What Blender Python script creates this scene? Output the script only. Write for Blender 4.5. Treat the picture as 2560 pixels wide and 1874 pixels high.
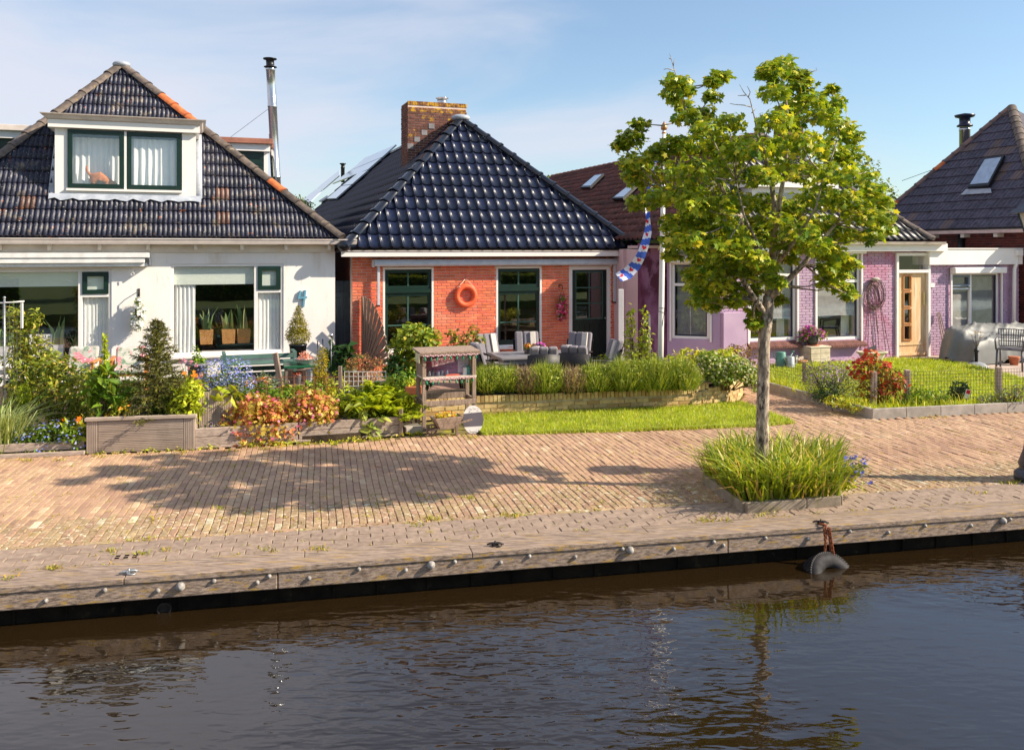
import bpy, math, random
import numpy as np
from mathutils import Vector, Matrix
R = math.radians
random.seed(7)
rng = np.random.default_rng(11)
sc = bpy.context.scene
COL = sc.collection
for o in list(bpy.data.objects):
    bpy.data.objects.remove(o)

# ------------------------------------------------------------------ camera
F, CX, HY, CZ = 2200.0, 1280.0, 625.0, 2.6      # focal length and horizon of the photograph, in its pixels; eye height in metres
cam = bpy.data.cameras.new('camera')
cam.sensor_width = 36.0
cam.lens = 36.0 * F / 2560.0
cam.shift_y = -(937.0 - HY) / 2560.0
cam.clip_start, cam.clip_end = 0.05, 2000.0
camo = bpy.data.objects.new('camera', cam)
COL.objects.link(camo)
camo.location = (0, 0, CZ)
camo.rotation_euler = (R(90), 0, 0)
sc.camera = camo

# ------------------------------------------------------------------ sky and sun
SUN_EL, SUN_AZ = 33.0, -6.0                     # azimuth from +X, turned towards the viewer
sd = Vector((math.cos(R(SUN_EL)) * math.cos(R(SUN_AZ)), math.cos(R(SUN_EL)) * math.sin(R(SUN_AZ)), math.sin(R(SUN_EL))))
world = bpy.data.worlds.new('World')
sc.world = world
world.use_nodes = True
wn, wl = world.node_tree.nodes, world.node_tree.links
wn.clear()
wo = wn.new('ShaderNodeOutputWorld'); bg = wn.new('ShaderNodeBackground')
sky = wn.new('ShaderNodeTexSky'); sky.sky_type = 'NISHITA'; sky.sun_disc = False
sky.sun_elevation = R(SUN_EL); sky.sun_rotation = R(96.0)
sky.air_density = 1.0; sky.dust_density = 0.6; sky.ozone_density = 2.0; sky.altitude = 0
tc = wn.new('ShaderNodeTexCoord'); mp = wn.new('ShaderNodeMapping')
mp.inputs['Rotation'].default_value = (0, R(-10), R(20))
mp.inputs['Scale'].default_value = (1.6, 1.6, 6.5)
wl.new(tc.outputs['Generated'], mp.inputs['Vector'])
cn = wn.new('ShaderNodeTexNoise'); cn.inputs['Scale'].default_value = 1.15; cn.inputs['Detail'].default_value = 7; cn.inputs['Roughness'].default_value = 0.52
cn.inputs['Distortion'].default_value = 0.35
wl.new(mp.outputs[0], cn.inputs['Vector'])
# the cloud sheet thickens towards the left of the view (azimuth), as cirrus does over one part of the sky
sx = wn.new('ShaderNodeSeparateXYZ'); wl.new(tc.outputs['Generated'], sx.inputs[0])
ma = wn.new('ShaderNodeMath'); ma.operation = 'MULTIPLY_ADD'; wl.new(sx.outputs['X'], ma.inputs[0]); ma.inputs[1].default_value = -0.42; ma.inputs[2].default_value = 0.0
mb_ = wn.new('ShaderNodeMath'); mb_.operation = 'ADD'; wl.new(cn.outputs['Fac'], mb_.inputs[0]); wl.new(ma.outputs[0], mb_.inputs[1])
cr = wn.new('ShaderNodeMapRange'); cr.inputs['From Min'].default_value = 0.40; cr.inputs['From Max'].default_value = 0.78; cr.interpolation_type = 'SMOOTHSTEP'
cr.inputs['To Min'].default_value = 0.12; cr.inputs['To Max'].default_value = 0.9
wl.new(mb_.outputs[0], cr.inputs['Value'])
tint = wn.new('ShaderNodeMix'); tint.data_type = 'RGBA'; tint.blend_type = 'MULTIPLY'; tint.inputs[0].default_value = 1.0
wl.new(sky.outputs[0], tint.inputs[6]); tint.inputs[7].default_value = (0.86, 0.97, 1.0, 1)
cm = wn.new('ShaderNodeMix'); cm.data_type = 'RGBA'
wl.new(cr.outputs[0], cm.inputs[0]); wl.new(tint.outputs[2], cm.inputs[6]); cm.inputs[7].default_value = (4.5, 4.6, 5.2, 1)
wl.new(cm.outputs[2], bg.inputs['Color']); bg.inputs['Strength'].default_value = 0.10
wl.new(bg.outputs[0], wo.inputs['Surface'])

sl = bpy.data.lights.new('sun', 'SUN'); sl.energy = 4.9; sl.angle = R(0.53); sl.color = (1.0, 0.885, 0.70)
so = bpy.data.objects.new('sun', sl); COL.objects.link(so)
so.rotation_euler = (-sd).to_track_quat('-Z', 'Y').to_euler(); so.location = (20, -2, 15)

sc.render.engine = 'CYCLES'
sc.view_settings.view_transform = 'Standard'; sc.view_settings.look = 'None'
sc.view_settings.exposure = 0.80; sc.view_settings.gamma = 1.0; sc.view_settings.use_curve_mapping = False
sc.cycles.use_denoising = True
sc.cycles.max_bounces = 8; sc.cycles.transparent_max_bounces = 12
sc.cycles.sample_clamp_indirect = 6.0

# ------------------------------------------------------------------ photograph pixels to places
def W(px, py, Y):
    return Vector(((px - CX) / F * Y, Y, CZ - (py - HY) / F * Y))
def G(px, py, z=0.0):
    Y = (CZ - z) * F / (py - HY)
    return Vector(((px - CX) / F * Y, Y, z))
def pxof(p):
    return CX + F * p[0] / p[1], HY + F * (CZ - p[2]) / p[1]
class Frame:
    """A wall's frame: x along the wall, y into the building, z up."""
    def __init__(s, x, y, deg):
        s.o = Vector((x, y, 0)); s.a = R(deg); s.deg = deg
        s.d = Vector((math.cos(s.a), math.sin(s.a), 0)); s.n = Vector((-math.sin(s.a), math.cos(s.a), 0))
    def L(s, px, py, d=0.0):
        u, v = (px - CX) / F, -(py - HY) / F
        Y = (d + s.o.dot(s.n)) / (u * s.n.x + s.n.y)
        P = Vector((u * Y, Y, 0)) - s.o
        return P.dot(s.d), CZ + v * Y
    def x(s, px, d=0.0): return s.L(px, 700, d)[0]
    def z(s, px, py, d=0.0): return s.L(px, py, d)[1]
    def w(s, x, y, z=0.0): return s.o + s.d * x + s.n * y + Vector((0, 0, z))
    def inv(s, p):
        q = Vector(p) - s.o
        return Vector((q.dot(s.d), q.dot(s.n), p[2]))
    def plane(s, px, py, P0, N):
        """local point where the ray through a pixel meets the local plane (P0, N)"""
        e = Vector((0, 0, CZ)) - s.o
        le = Vector((e.dot(s.d), e.dot(s.n), CZ))
        r = Vector(((px - CX) / F, 1, -(py - HY) / F)); lr = Vector((r.dot(s.d), r.dot(s.n), r.z))
        t = (Vector(P0) - le).dot(N) / lr.dot(N)
        return le + lr * t

# ------------------------------------------------------------------ materials
def S(r, g, b):
    f = lambda c: (c / 255 / 12.92) if c / 255 <= 0.04045 else ((c / 255 + 0.055) / 1.055) ** 2.4
    return (f(r), f(g), f(b))
MATS = {}
def newmat(name):
    m = bpy.data.materials.new(name); m.use_nodes = True; m.node_tree.nodes.clear(); MATS[name] = m
    N, L = m.node_tree.nodes, m.node_tree.links
    out = N.new('ShaderNodeOutputMaterial'); p = N.new('ShaderNodeBsdfPrincipled')
    L.new(p.outputs[0], out.inputs[0])
    return m, N, L, out, p
def rgba(c): return (c[0], c[1], c[2], 1)
def rand_value(N, L):
    g = N.new('ShaderNodeNewGeometry'); oi = N.new('ShaderNodeObjectInfo')
    a = N.new('ShaderNodeMath'); a.operation = 'ADD'; L.new(g.outputs['Random Per Island'], a.inputs[0]); L.new(oi.outputs['Random'], a.inputs[1])
    fr = N.new('ShaderNodeMath'); fr.operation = 'FRACT'; L.new(a.outputs[0], fr.inputs[0])
    return fr.outputs[0]
def noise(N, L, vec, scale, detail=4, rough=0.55, dist=0.0):
    n = N.new('ShaderNodeTexNoise'); n.inputs['Scale'].default_value = scale; n.inputs['Detail'].default_value = detail
    n.inputs['Roughness'].default_value = rough; n.inputs['Distortion'].default_value = dist
    L.new(vec, n.inputs['Vector']); return n.outputs['Fac']
def ramp(N, L, fac, a, b):
    r = N.new('ShaderNodeMapRange'); r.inputs['From Min'].default_value = a; r.inputs['From Max'].default_value = b
    L.new(fac, r.inputs['Value']); return r.outputs[0]
def mixc(N, L, fac, a, b, mode='MIX'):
    m = N.new('ShaderNodeMix'); m.data_type = 'RGBA'; m.blend_type = mode
    if isinstance(fac, (int, float)): m.inputs[0].default_value = fac
    else: L.new(fac, m.inputs[0])
    for k, c in ((6, a), (7, b)):
        if isinstance(c, tuple): m.inputs[k].default_value = rgba(c)
        else: L.new(c, m.inputs[k])
    return m.outputs[2]
def mat(name, c1, c2=None, rough=0.65, scale=6, lo=0.35, hi=0.65, rand=0.0, spec=0.4, metal=0.0, bump=0.0, bscale=60, stretch=(1, 1, 1), rot=0.0,
        spots=(), hue=0.0, coat=0.0, rough2=None, pieces=()):
    """spots: (colour, noise scale, from, to); pieces: (colour, share) - some of the separate pieces carry another colour"""
    if name in MATS: return MATS[name]
    m, N, L, out, p = newmat(name)
    g = N.new('ShaderNodeNewGeometry'); mpg = N.new('ShaderNodeMapping'); mpg.inputs['Scale'].default_value = stretch; mpg.inputs['Rotation'].default_value = (0, 0, -rot)
    L.new(g.outputs['Position'], mpg.inputs['Vector']); vec = mpg.outputs[0]
    c2 = c2 or tuple(x * 0.82 for x in c1)
    f = ramp(N, L, noise(N, L, vec, scale), lo, hi)
    col = mixc(N, L, f, c1, c2)
    if rand or pieces or hue:
        rv = rand_value(N, L)
        t0 = 0.0
        for c, share in pieces:
            gt = N.new('ShaderNodeMath'); gt.operation = 'GREATER_THAN'; L.new(rv, gt.inputs[0]); gt.inputs[1].default_value = 1 - t0 - share
            lt = N.new('ShaderNodeMath'); lt.operation = 'LESS_THAN'; L.new(rv, lt.inputs[0]); lt.inputs[1].default_value = 1 - t0
            ml = N.new('ShaderNodeMath'); ml.operation = 'MULTIPLY'; L.new(gt.outputs[0], ml.inputs[0]); L.new(lt.outputs[0], ml.inputs[1])
            col = mixc(N, L, ml.outputs[0], col, c); t0 += share
        hs = N.new('ShaderNodeHueSaturation'); L.new(col, hs.inputs['Color'])
        # a second, decorrelated random number for the value
        mu = N.new('ShaderNodeMath'); mu.operation = 'MULTIPLY'; L.new(rv, mu.inputs[0]); mu.inputs[1].default_value = 17.31
        fr = N.new('ShaderNodeMath'); fr.operation = 'FRACT'; L.new(mu.outputs[0], fr.inputs[0])
        v = N.new('ShaderNodeMapRange'); v.inputs['To Min'].default_value = 1 - rand; v.inputs['To Max'].default_value = 1 + rand; L.new(fr.outputs[0], v.inputs['Value'])
        L.new(v.outputs[0], hs.inputs['Value'])
        if hue:
            h = N.new('ShaderNodeMapRange'); h.inputs['To Min'].default_value = 0.5 - hue; h.inputs['To Max'].default_value = 0.5 + hue; L.new(rv, h.inputs['Value'])
            L.new(h.outputs[0], hs.inputs['Hue'])
        col = hs.outputs[0]
    for c, ssc, a, b in spots:
        col = mixc(N, L, ramp(N, L, noise(N, L, vec, ssc, 5, 0.6), a, b), col, c)
    L.new(col, p.inputs['Base Color'])
    p.inputs['Specular IOR Level'].default_value = spec; p.inputs['Metallic'].default_value = metal
    p.inputs['Coat Weight'].default_value = coat; p.inputs['Coat Roughness'].default_value = 0.06
    if rough2 is None: p.inputs['Roughness'].default_value = rough
    else:
        r = N.new('ShaderNodeMapRange'); r.inputs['To Min'].default_value = rough; r.inputs['To Max'].default_value = rough2
        L.new(noise(N, L, vec, scale * 1.7), r.inputs['Value']); L.new(r.outputs[0], p.inputs['Roughness'])
    if bump:
        b = N.new('ShaderNodeBump'); b.inputs['Strength'].default_value = 0.7; b.inputs['Distance'].default_value = bump
        L.new(noise(N, L, vec, bscale, 5, 0.65), b.inputs['Height']); L.new(b.outputs[0], p.inputs['Normal'])
    return m
def leafmat(name, c1, c2, c3=None, share=0.15, trans=0.35, rough=0.45, spec=0.3):
    """leaves: every leaf its own tone, some light passing through"""
    if name in MATS: return MATS[name]
    m, N, L, out, p = newmat(name)
    rv = rand_value(N, L)
    col = mixc(N, L, rv, c1, c2)
    if c3:
        gt = N.new('ShaderNodeMath'); gt.operation = 'GREATER_THAN'; gt.inputs[1].default_value = 1 - share
        mu = N.new('ShaderNodeMath'); mu.operation = 'MULTIPLY'; L.new(rv, mu.inputs[0]); mu.inputs[1].default_value = 23.7
        fr = N.new('ShaderNodeMath'); fr.operation = 'FRACT'; L.new(mu.outputs[0], fr.inputs[0]); L.new(fr.outputs[0], gt.inputs[0])
        col = mixc(N, L, gt.outputs[0], col, c3)
    gp = N.new('ShaderNodeNewGeometry'); hv = N.new('ShaderNodeHueSaturation'); L.new(col, hv.inputs['Color'])
    mr = N.new('ShaderNodeMapRange'); mr.inputs['From Min'].default_value = .3; mr.inputs['From Max'].default_value = .7; mr.inputs['To Min'].default_value = .72; mr.inputs['To Max'].default_value = 1.2
    L.new(noise(N, L, gp.outputs['Position'], 2.6, 3), mr.inputs['Value']); L.new(mr.outputs[0], hv.inputs['Value']); col = hv.outputs[0]
    L.new(col, p.inputs['Base Color']); p.inputs['Roughness'].default_value = rough; p.inputs['Specular IOR Level'].default_value = spec
    t = N.new('ShaderNodeBsdfTranslucent'); L.new(mixc(N, L, 1.0, col, (1.25, 1.15, 0.6), 'MULTIPLY'), t.inputs[0])
    mx = N.new('ShaderNodeMixShader'); mx.inputs[0].default_value = trans
    L.new(p.outputs[0], mx.inputs[1]); L.new(t.outputs[0], mx.inputs[2]); L.new(mx.outputs[0], out.inputs[0])
    return m
def glassmat(name, tintc=(0.96, 0.97, 0.97), refl=1.0):
    if name in MATS: return MATS[name]
    m, N, L, out, p = newmat(name)
    N.remove(p)
    tr = N.new('ShaderNodeBsdfTransparent'); tr.inputs[0].default_value = rgba(tintc)
    gl = N.new('ShaderNodeBsdfGlossy'); gl.inputs['Roughness'].default_value = 0.015; gl.inputs[0].default_value = rgba((refl, refl, refl))
    g = N.new('ShaderNodeNewGeometry'); b = N.new('ShaderNodeBump'); b.inputs['Distance'].default_value = 0.01; b.inputs['Strength'].default_value = 0.06
    L.new(noise(N, L, g.outputs['Position'], 2.2, 1), b.inputs['Height']); L.new(b.outputs[0], gl.inputs['Normal'])
    # Schlick's reflectance, the same from both faces of the pane
    dt = N.new('ShaderNodeVectorMath'); dt.operation = 'DOT_PRODUCT'; L.new(g.outputs['Incoming'], dt.inputs[0]); L.new(g.outputs['Normal'], dt.inputs[1])
    def mth(op, a, b=None):
        q = N.new('ShaderNodeMath'); q.operation = op; L.new(a, q.inputs[0])
        if b is not None: q.inputs[1].default_value = b
        return q.outputs[0]
    iv = N.new('ShaderNodeMath'); iv.operation = 'SUBTRACT'; iv.use_clamp = True; iv.inputs[0].default_value = 1.0; L.new(mth('ABSOLUTE', dt.outputs['Value']), iv.inputs[1])
    k = N.new('ShaderNodeMath'); k.operation = 'MULTIPLY_ADD'; L.new(mth('POWER', iv.outputs[0], 5.0), k.inputs[0]); k.inputs[1].default_value = 0.86; k.inputs[2].default_value = 0.14
    mx = N.new('ShaderNodeMixShader'); L.new(k.outputs[0], mx.inputs[0]); L.new(tr.outputs[0], mx.inputs[1]); L.new(gl.outputs[0], mx.inputs[2])
    L.new(mx.outputs[0], out.inputs[0])
    return m

# ------------------------------------------------------------------ mesh building
def unit(v): return Vector(v).normalized()
class MB:
    def __init__(s): s.v = []; s.f = []; s.mi = []; s.sm = []; s.m = 0; s.smooth = False
    def add(s, vs, fs):
        k = len(s.v); s.v.extend([tuple(x) for x in vs])
        for f in fs: s.f.append(tuple(i + k for i in f)); s.mi.append(s.m); s.sm.append(s.smooth)
        return s
    def box(s, x0, x1, y0, y1, z0, z1):
        if x0 > x1: x0, x1 = x1, x0
        if y0 > y1: y0, y1 = y1, y0
        if z0 > z1: z0, z1 = z1, z0
        return s.add([(x0,y0,z0),(x1,y0,z0),(x1,y1,z0),(x0,y1,z0),(x0,y0,z1),(x1,y0,z1),(x1,y1,z1),(x0,y1,z1)],
                     [(0,3,2,1),(4,5,6,7),(0,1,5,4),(1,2,6,5),(2,3,7,6),(3,0,4,7)])
    def obox(s, c, ax, ay, az):
        c, ax, ay, az = map(Vector, (c, ax, ay, az)); V = []
        for k in (-1, 1):
            for i, j in ((-1,-1),(1,-1),(1,1),(-1,1)): V.append(c + ax*i + ay*j + az*k)
        return s.add(V, [(0,3,2,1),(4,5,6,7),(0,1,5,4),(1,2,6,5),(2,3,7,6),(3,0,4,7)])
    def bar(s, p, q, w, h=None, up=(0, 0, 1)):
        p, q = Vector(p), Vector(q); d = (q - p); n = d.normalized(); h = h or w; up = Vector(up)
        if abs(n.dot(up)) > 0.98: up = Vector((0, 1, 0))
        a = n.cross(up).normalized(); b = a.cross(n)
        return s.obox((p + q) / 2, d / 2, a * w / 2, b * h / 2)
    def tube(s, pts, rads, n=6, cap=True):
        pts = [Vector(p) for p in pts]
        if isinstance(rads, (int, float)): rads = [rads] * len(pts)
        k = len(s.v); ref = Vector((0.13, 0.31, 0.94)); V = []; Fs = []
        for i, p in enumerate(pts):
            t = (pts[min(i+1, len(pts)-1)] - pts[max(i-1, 0)]).normalized()
            if i == 0:
                a = t.cross(ref) if abs(t.dot(ref)) < 0.95 else t.cross(Vector((1, 0, 0)))
            else: a = a - t * a.dot(t)
            a.normalize(); b = t.cross(a)
            for j in range(n):
                th = 2 * math.pi * j / n; V.append(p + (a * math.cos(th) + b * math.sin(th)) * rads[i])
        for i in range(len(pts) - 1):
            for j in range(n): Fs.append((i*n+j, i*n+(j+1) % n, (i+1)*n+(j+1) % n, (i+1)*n+j))
        if cap: Fs.append(tuple(range(n-1, -1, -1))); Fs.append(tuple((len(pts)-1)*n + j for j in range(n)))
        o = s.smooth; s.smooth = n > 4; s.add(V, Fs); s.smooth = o; return s
    def lathe(s, prof, n=16, c=(0, 0, 0), sx=1.0, sy=1.0, a0=0.0):
        V = []; Fs = []
        for r, z in prof:
            for j in range(n):
                th = a0 + 2 * math.pi * j / n; V.append((c[0] + r*sx*math.cos(th), c[1] + r*sy*math.sin(th), c[2] + z))
        for i in range(len(prof) - 1):
            for j in range(n): Fs.append((i*n+j, i*n+(j+1) % n, (i+1)*n+(j+1) % n, (i+1)*n+j))
        if prof[0][0] > 1e-6: Fs.append(tuple(range(n-1, -1, -1)))
        if prof[-1][0] > 1e-6: Fs.append(tuple((len(prof)-1)*n + j for j in range(n)))
        o = s.smooth; s.smooth = n > 6; s.add(V, Fs); s.smooth = o; return s
    def torus(s, c, RR, r, ax=(0, 0, 1), n=28, m=10, arc=(0, 2 * math.pi), sq=1.0):
        ax = unit(ax); a = ax.cross(Vector((0, 0, 1)) if abs(ax.z) < 0.9 else Vector((1, 0, 0))).normalized(); b = ax.cross(a); c = Vector(c); V = []; Fs = []
        full = abs(arc[1] - arc[0] - 2 * math.pi) < 1e-6; nn = n if full else n + 1
        for i in range(nn):
            t = arc[0] + (arc[1] - arc[0]) * i / n; e = a * math.cos(t) + b * math.sin(t)
            for j in range(m):
                p = 2 * math.pi * j / m; V.append(c + e * (RR + r * math.cos(p)) + ax * (r * sq * math.sin(p)))
        for i in range(n):
            for j in range(m): Fs.append((i*m+j, ((i+1) % nn)*m+j, ((i+1) % nn)*m+(j+1) % m, i*m+(j+1) % m))
        o = s.smooth; s.smooth = True; s.add(V, Fs); s.smooth = o; return s
    def prism(s, pts, ext):
        pts = [Vector(p) for p in pts]; e = Vector(ext); n = len(pts)
        return s.add(pts + [p + e for p in pts], [tuple(range(n-1, -1, -1)), tuple(range(n, 2*n))] + [(i, (i+1) % n, n+(i+1) % n, n+i) for i in range(n)])
    def ball(s, c, rx, ry=None, rz=None, n=12, m=8):
        ry = ry or rx; rz = rz or rx
        return s.lathe([(max(1e-7, math.sin(math.pi*i/m)), -math.cos(math.pi*i/m)*rz) for i in range(m+1)], n, c, rx, ry)
    def mesh(s, name='mesh'):
        me = bpy.data.meshes.new(name); me.from_pydata(s.v, [], s.f)
        if any(s.sm): me.polygons.foreach_set('use_smooth', s.sm)
        if any(s.mi): me.polygons.foreach_set('material_index', s.mi)
        me.update(); return me
def tag(o, label=None, cat=None, group=None, kind=None):
    for k, v in (('label', label), ('category', cat), ('group', group), ('kind', kind)):
        if v: o[k] = v
    return o
def ob(name, mb, m, parent=None, loc=None, rz=None, rot=None, kind=None, bev=0.0):
    me = mb.mesh(name) if isinstance(mb, MB) else mb
    o = bpy.data.objects.new(name, me); COL.objects.link(o)
    if not len(me.materials):
        for x in (m if isinstance(m, (list, tuple)) else [m]): me.materials.append(x)
    if parent: o.parent = parent
    if loc is not None: o.location = loc
    if rz is not None: o.rotation_euler = (0, 0, rz)
    if rot is not None: o.rotation_euler = rot
    if kind: o['kind'] = kind
    if bev:
        b = o.modifiers.new('bevel', 'BEVEL'); b.width = bev; b.segments = 2; b.limit_method = 'ANGLE'
    return o
def inst(name, me, parent, M):
    o = bpy.data.objects.new(name, me); COL.objects.link(o); o.parent = parent; o.matrix_basis = M; return o
def thing(name, label, cat, loc=(0, 0, 0), rz=0.0, group=None, kind=None):
    o = bpy.data.objects.new(name, None); COL.objects.link(o); o.location = loc; o.rotation_euler = (0, 0, rz); o.empty_display_size = 0.2
    return tag(o, label, cat, group, kind)
KIDS = {}
def kids(o): return [c for c in bpy.data.objects if c.parent == o]
def copy_tree(o, label=None, loc=None, rz=None, scale=None):
    def rec(a, par):
        b = a.copy(); COL.objects.link(b); b.parent = par
        for c in kids(a): rec(c, b)
        return b
    r = rec(o, None)
    if label: r['label'] = label
    if loc is not None: r.location = loc
    if rz is not None: r.rotation_euler = (0, 0, rz)
    if scale is not None: r.scale = (scale,) * 3 if isinstance(scale, (int, float)) else scale
    return r
def basis(o, x, y, z):
    M = Matrix.Identity(4)
    for i, v in enumerate((x, y, z)): M[0][i], M[1][i], M[2][i] = v[0], v[1], v[2]
    M[0][3], M[1][3], M[2][3] = o[0], o[1], o[2]
    return M

# ------------------------------------------------------------------ foliage
TEMPL = {
    'leaf': (np.array([(0,0,0),(0.45,0.5,0.10),(1,0,-0.06),(0.45,-0.5,0.10)]), [(0,1,2),(0,2,3)]),
    'long': (np.array([(0,0,0),(0.35,0.5,0.08),(0.75,0.33,0.0),(1,0,-0.14),(0.75,-0.33,0.0),(0.35,-0.5,0.08),(0.5,0,-0.03)]), [(0,1,6),(1,2,6),(2,3,6),(3,4,6),(4,5,6),(5,0,6)]),
    'maple': (np.array([(0,0,0),(0.08,0.42,-0.02),(0.34,0.26,0.03),(0.66,0.50,-0.06),(0.68,0.17,0.02),(1.0,0,-0.08),(0.68,-0.17,0.02),(0.66,-0.50,-0.06),(0.34,-0.26,0.03),(0.08,-0.42,-0.02),(0.36,0,0.05)]),
              [(i, (i+1) % 10, 10) for i in range(10)]),
    'disc': (np.array([(0.5*math.cos(t), 0.5*math.sin(t), 0.08) for t in np.arange(6)*math.pi/3] + [(0,0,0)]), [(i, (i+1) % 6, 6) for i in range(6)]),
    'star': (np.array([((0.5 if i % 2 == 0 else 0.22)*math.cos(i*math.pi/5), (0.5 if i % 2 == 0 else 0.22)*math.sin(i*math.pi/5), 0.06 if i % 2 == 0 else 0) for i in range(10)] + [(0,0,-0.03)]), [(i, (i+1) % 10, 10) for i in range(10)]),
    'cup': (np.array([(0.5*math.cos(t), 0.5*math.sin(t), 0.42) for t in np.arange(7)*math.pi*2/7] + [(0,0,0)]), [(i, (i+1) % 7, 7) for i in range(7)]),
}
def nrm(a): return a / np.maximum(np.linalg.norm(a, axis=1, keepdims=True), 1e-9)
def trimesh(name, V, T):
    me = bpy.data.meshes.new(name); n, k = len(V), len(T)
    me.vertices.add(n); me.vertices.foreach_set('co', np.asarray(V, np.float32).ravel())
    me.loops.add(3 * k); me.loops.foreach_set('vertex_index', np.asarray(T, np.int32).ravel())
    me.polygons.add(k); me.polygons.foreach_set('loop_start', np.arange(0, 3*k, 3, dtype=np.int32)); me.polygons.foreach_set('loop_total', np.full(k, 3, np.int32))
    me.update(calc_edges=True); return me
def leaves(P, size, shape='leaf', aspect=0.55, out=None, wout=0.6, wup=0.5, wr=0.6, droop=0.25, vary=0.35, tip=None, wtip=0.0, flat=False):
    """P: leaf bases (n,3); each leaf faces a mix of outward, up and chance. tip: preferred direction of the leaf's length."""
    P = np.asarray(P, float); n = len(P)
    tv, tf = TEMPL[shape]
    o = np.zeros((n, 3)) if out is None else out
    nn = nrm(o * wout + np.array((0, 0, wup)) + rng.normal(size=(n, 3)) * wr)
    d = rng.normal(size=(n, 3)); d[:, 2] -= droop
    if tip is not None: d = d * (1 - wtip) + tip * wtip * 2
    d = nrm(d - nn * np.sum(d * nn, 1, keepdims=True)); b = np.cross(nn, d)
    s = size * (1 + rng.uniform(-vary, vary, n))[:, None, None]
    V = P[:, None, :] + s * (tv[None, :, 0:1] * d[:, None, :] + aspect * tv[None, :, 1:2] * b[:, None, :] * (1 if shape in ('leaf', 'long', 'maple') else 1 / aspect) + tv[None, :, 2:3] * nn[:, None, :])
    k = len(tv); T = (np.asarray(tf)[None] + (np.arange(n) * k)[:, None, None]).reshape(-1, 3)
    return V.reshape(-1, 3), T
def blades(P, h, w, lean=0.35, vary=0.4, tipv=None):
    """grass-like blades from bases P, three triangles each, bending over"""
    P = np.asarray(P, float); n = len(P)
    th = rng.uniform(0, 2*math.pi, n); dirv = np.stack([np.cos(th), np.sin(th), np.zeros(n)], 1)
    if tipv is not None: dirv = nrm(dirv + tipv)
    side = np.stack([-dirv[:, 1], dirv[:, 0], np.zeros(n)], 1)
    fa = rng.uniform(0, 2*math.pi, n); side = nrm(side + 0.8*np.stack([np.cos(fa), np.sin(fa), np.zeros(n)], 1))
    hh = h * (1 + rng.uniform(-vary, vary, n))[:, None]; ln = lean * (0.3 + rng.uniform(0, 1.0, n))[:, None]
    up = np.array((0, 0, 1.0))
    m = P + up * hh * 0.55 + dirv * hh * ln * 0.35; t = P + up * hh * (1 - 0.35*ln) + dirv * hh * ln
    ww = w * (1 + rng.uniform(-0.3, 0.3, n))[:, None] / 2
    V = np.stack([P - side*ww, P + side*ww, m - side*ww*0.85, m + side*ww*0.85, t], 1).reshape(-1, 3)
    T = (np.array([(0,1,3),(0,3,2),(2,3,4)])[None] + (np.arange(n)*5)[:, None, None]).reshape(-1, 3)
    return V, T
def join(parts):
    V, T, k = [], [], 0
    for v, t in parts: V.append(v); T.append(t + k); k += len(v)
    return np.concatenate(V), np.concatenate(T)
def inblobs(blobs, n, shell=0.5):
    """n points spread through ellipsoids (x,y,z,rx,ry,rz), denser towards their skins; also the outward direction"""
    B = np.asarray(blobs, float); vol = (B[:, 3]*B[:, 4]*B[:, 5]) ** 0.7; idx = rng.choice(len(B), n, p=vol/vol.sum())
    u = nrm(rng.normal(size=(n, 3))); r = rng.uniform(0, 1, n) ** (shell/3 + 0.02)
    r = r * rng.uniform(0.8, 1.12, n)
    return B[idx, :3] + u * r[:, None] * B[idx, 3:6], u
def plant(name, label, cat, loc, blobs, lm, n, size, shape='leaf', aspect=0.55, flowers=(), stems=None, stem_mat=None, group=None, shell=0.5, kind=None, droop=0.25, wup=0.5, wr=0.6, extra=None, rz=0.0):
    """a plant: foliage, flower and stem parts under one Empty standing on the ground"""
    t = thing(name, label, cat, loc, rz, group, kind)
    P, u = inblobs(blobs, n, shell)
    me = trimesh('foliage', *leaves(P, size, shape, aspect, u, droop=droop, wup=wup, wr=wr))
    ob('foliage', me, lm, t)
    for fm, fn, fs, fsh, fb in flowers:
        P, u = inblobs(fb or blobs, fn, 0.12)
        u2 = nrm(u + np.array((0.25, -0.45, 0.45)))
        ob('flowers', trimesh('flowers', *leaves(P + u*0.02, fs, fsh, 1.0, u2, wout=1.2, wup=0.2, wr=0.3)), fm, t, kind='stuff')
    sb = MB()
    if stems is None:
        for b in blobs:
            for k in range(3):
                e = Vector((b[0] + random.uniform(-.5, .5)*b[3], b[1] + random.uniform(-.5, .5)*b[4], b[2] + random.uniform(-.2, .5)*b[5]))
                mid = Vector((e.x*0.6 + random.uniform(-.03, .03), e.y*0.6, e.z*0.5))
                sb.tube([(e.x*.25, e.y*.25, 0), mid, e], [0.009, 0.007, 0.004], 5)
    else:
        for pts, rr in stems: sb.tube(pts, rr, 6)
    if sb.f: ob('stem', sb, stem_mat or M_STEM, t)
    if extra: extra(t)
    return t
M_STEM = mat('stem', S(96, 78, 58), S(70, 60, 44), rough=0.85, scale=20)
M_GSTEM = mat('green_stem', S(96, 120, 48), S(80, 104, 44), rough=0.6, scale=20)
# ================================================================== the setting: water, quay, street
Q = Frame(0.0, 7.657, 12.4)                      # the quay's edge: x along it, y inland
MBx = lambda *a: MB().box(*a)
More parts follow.
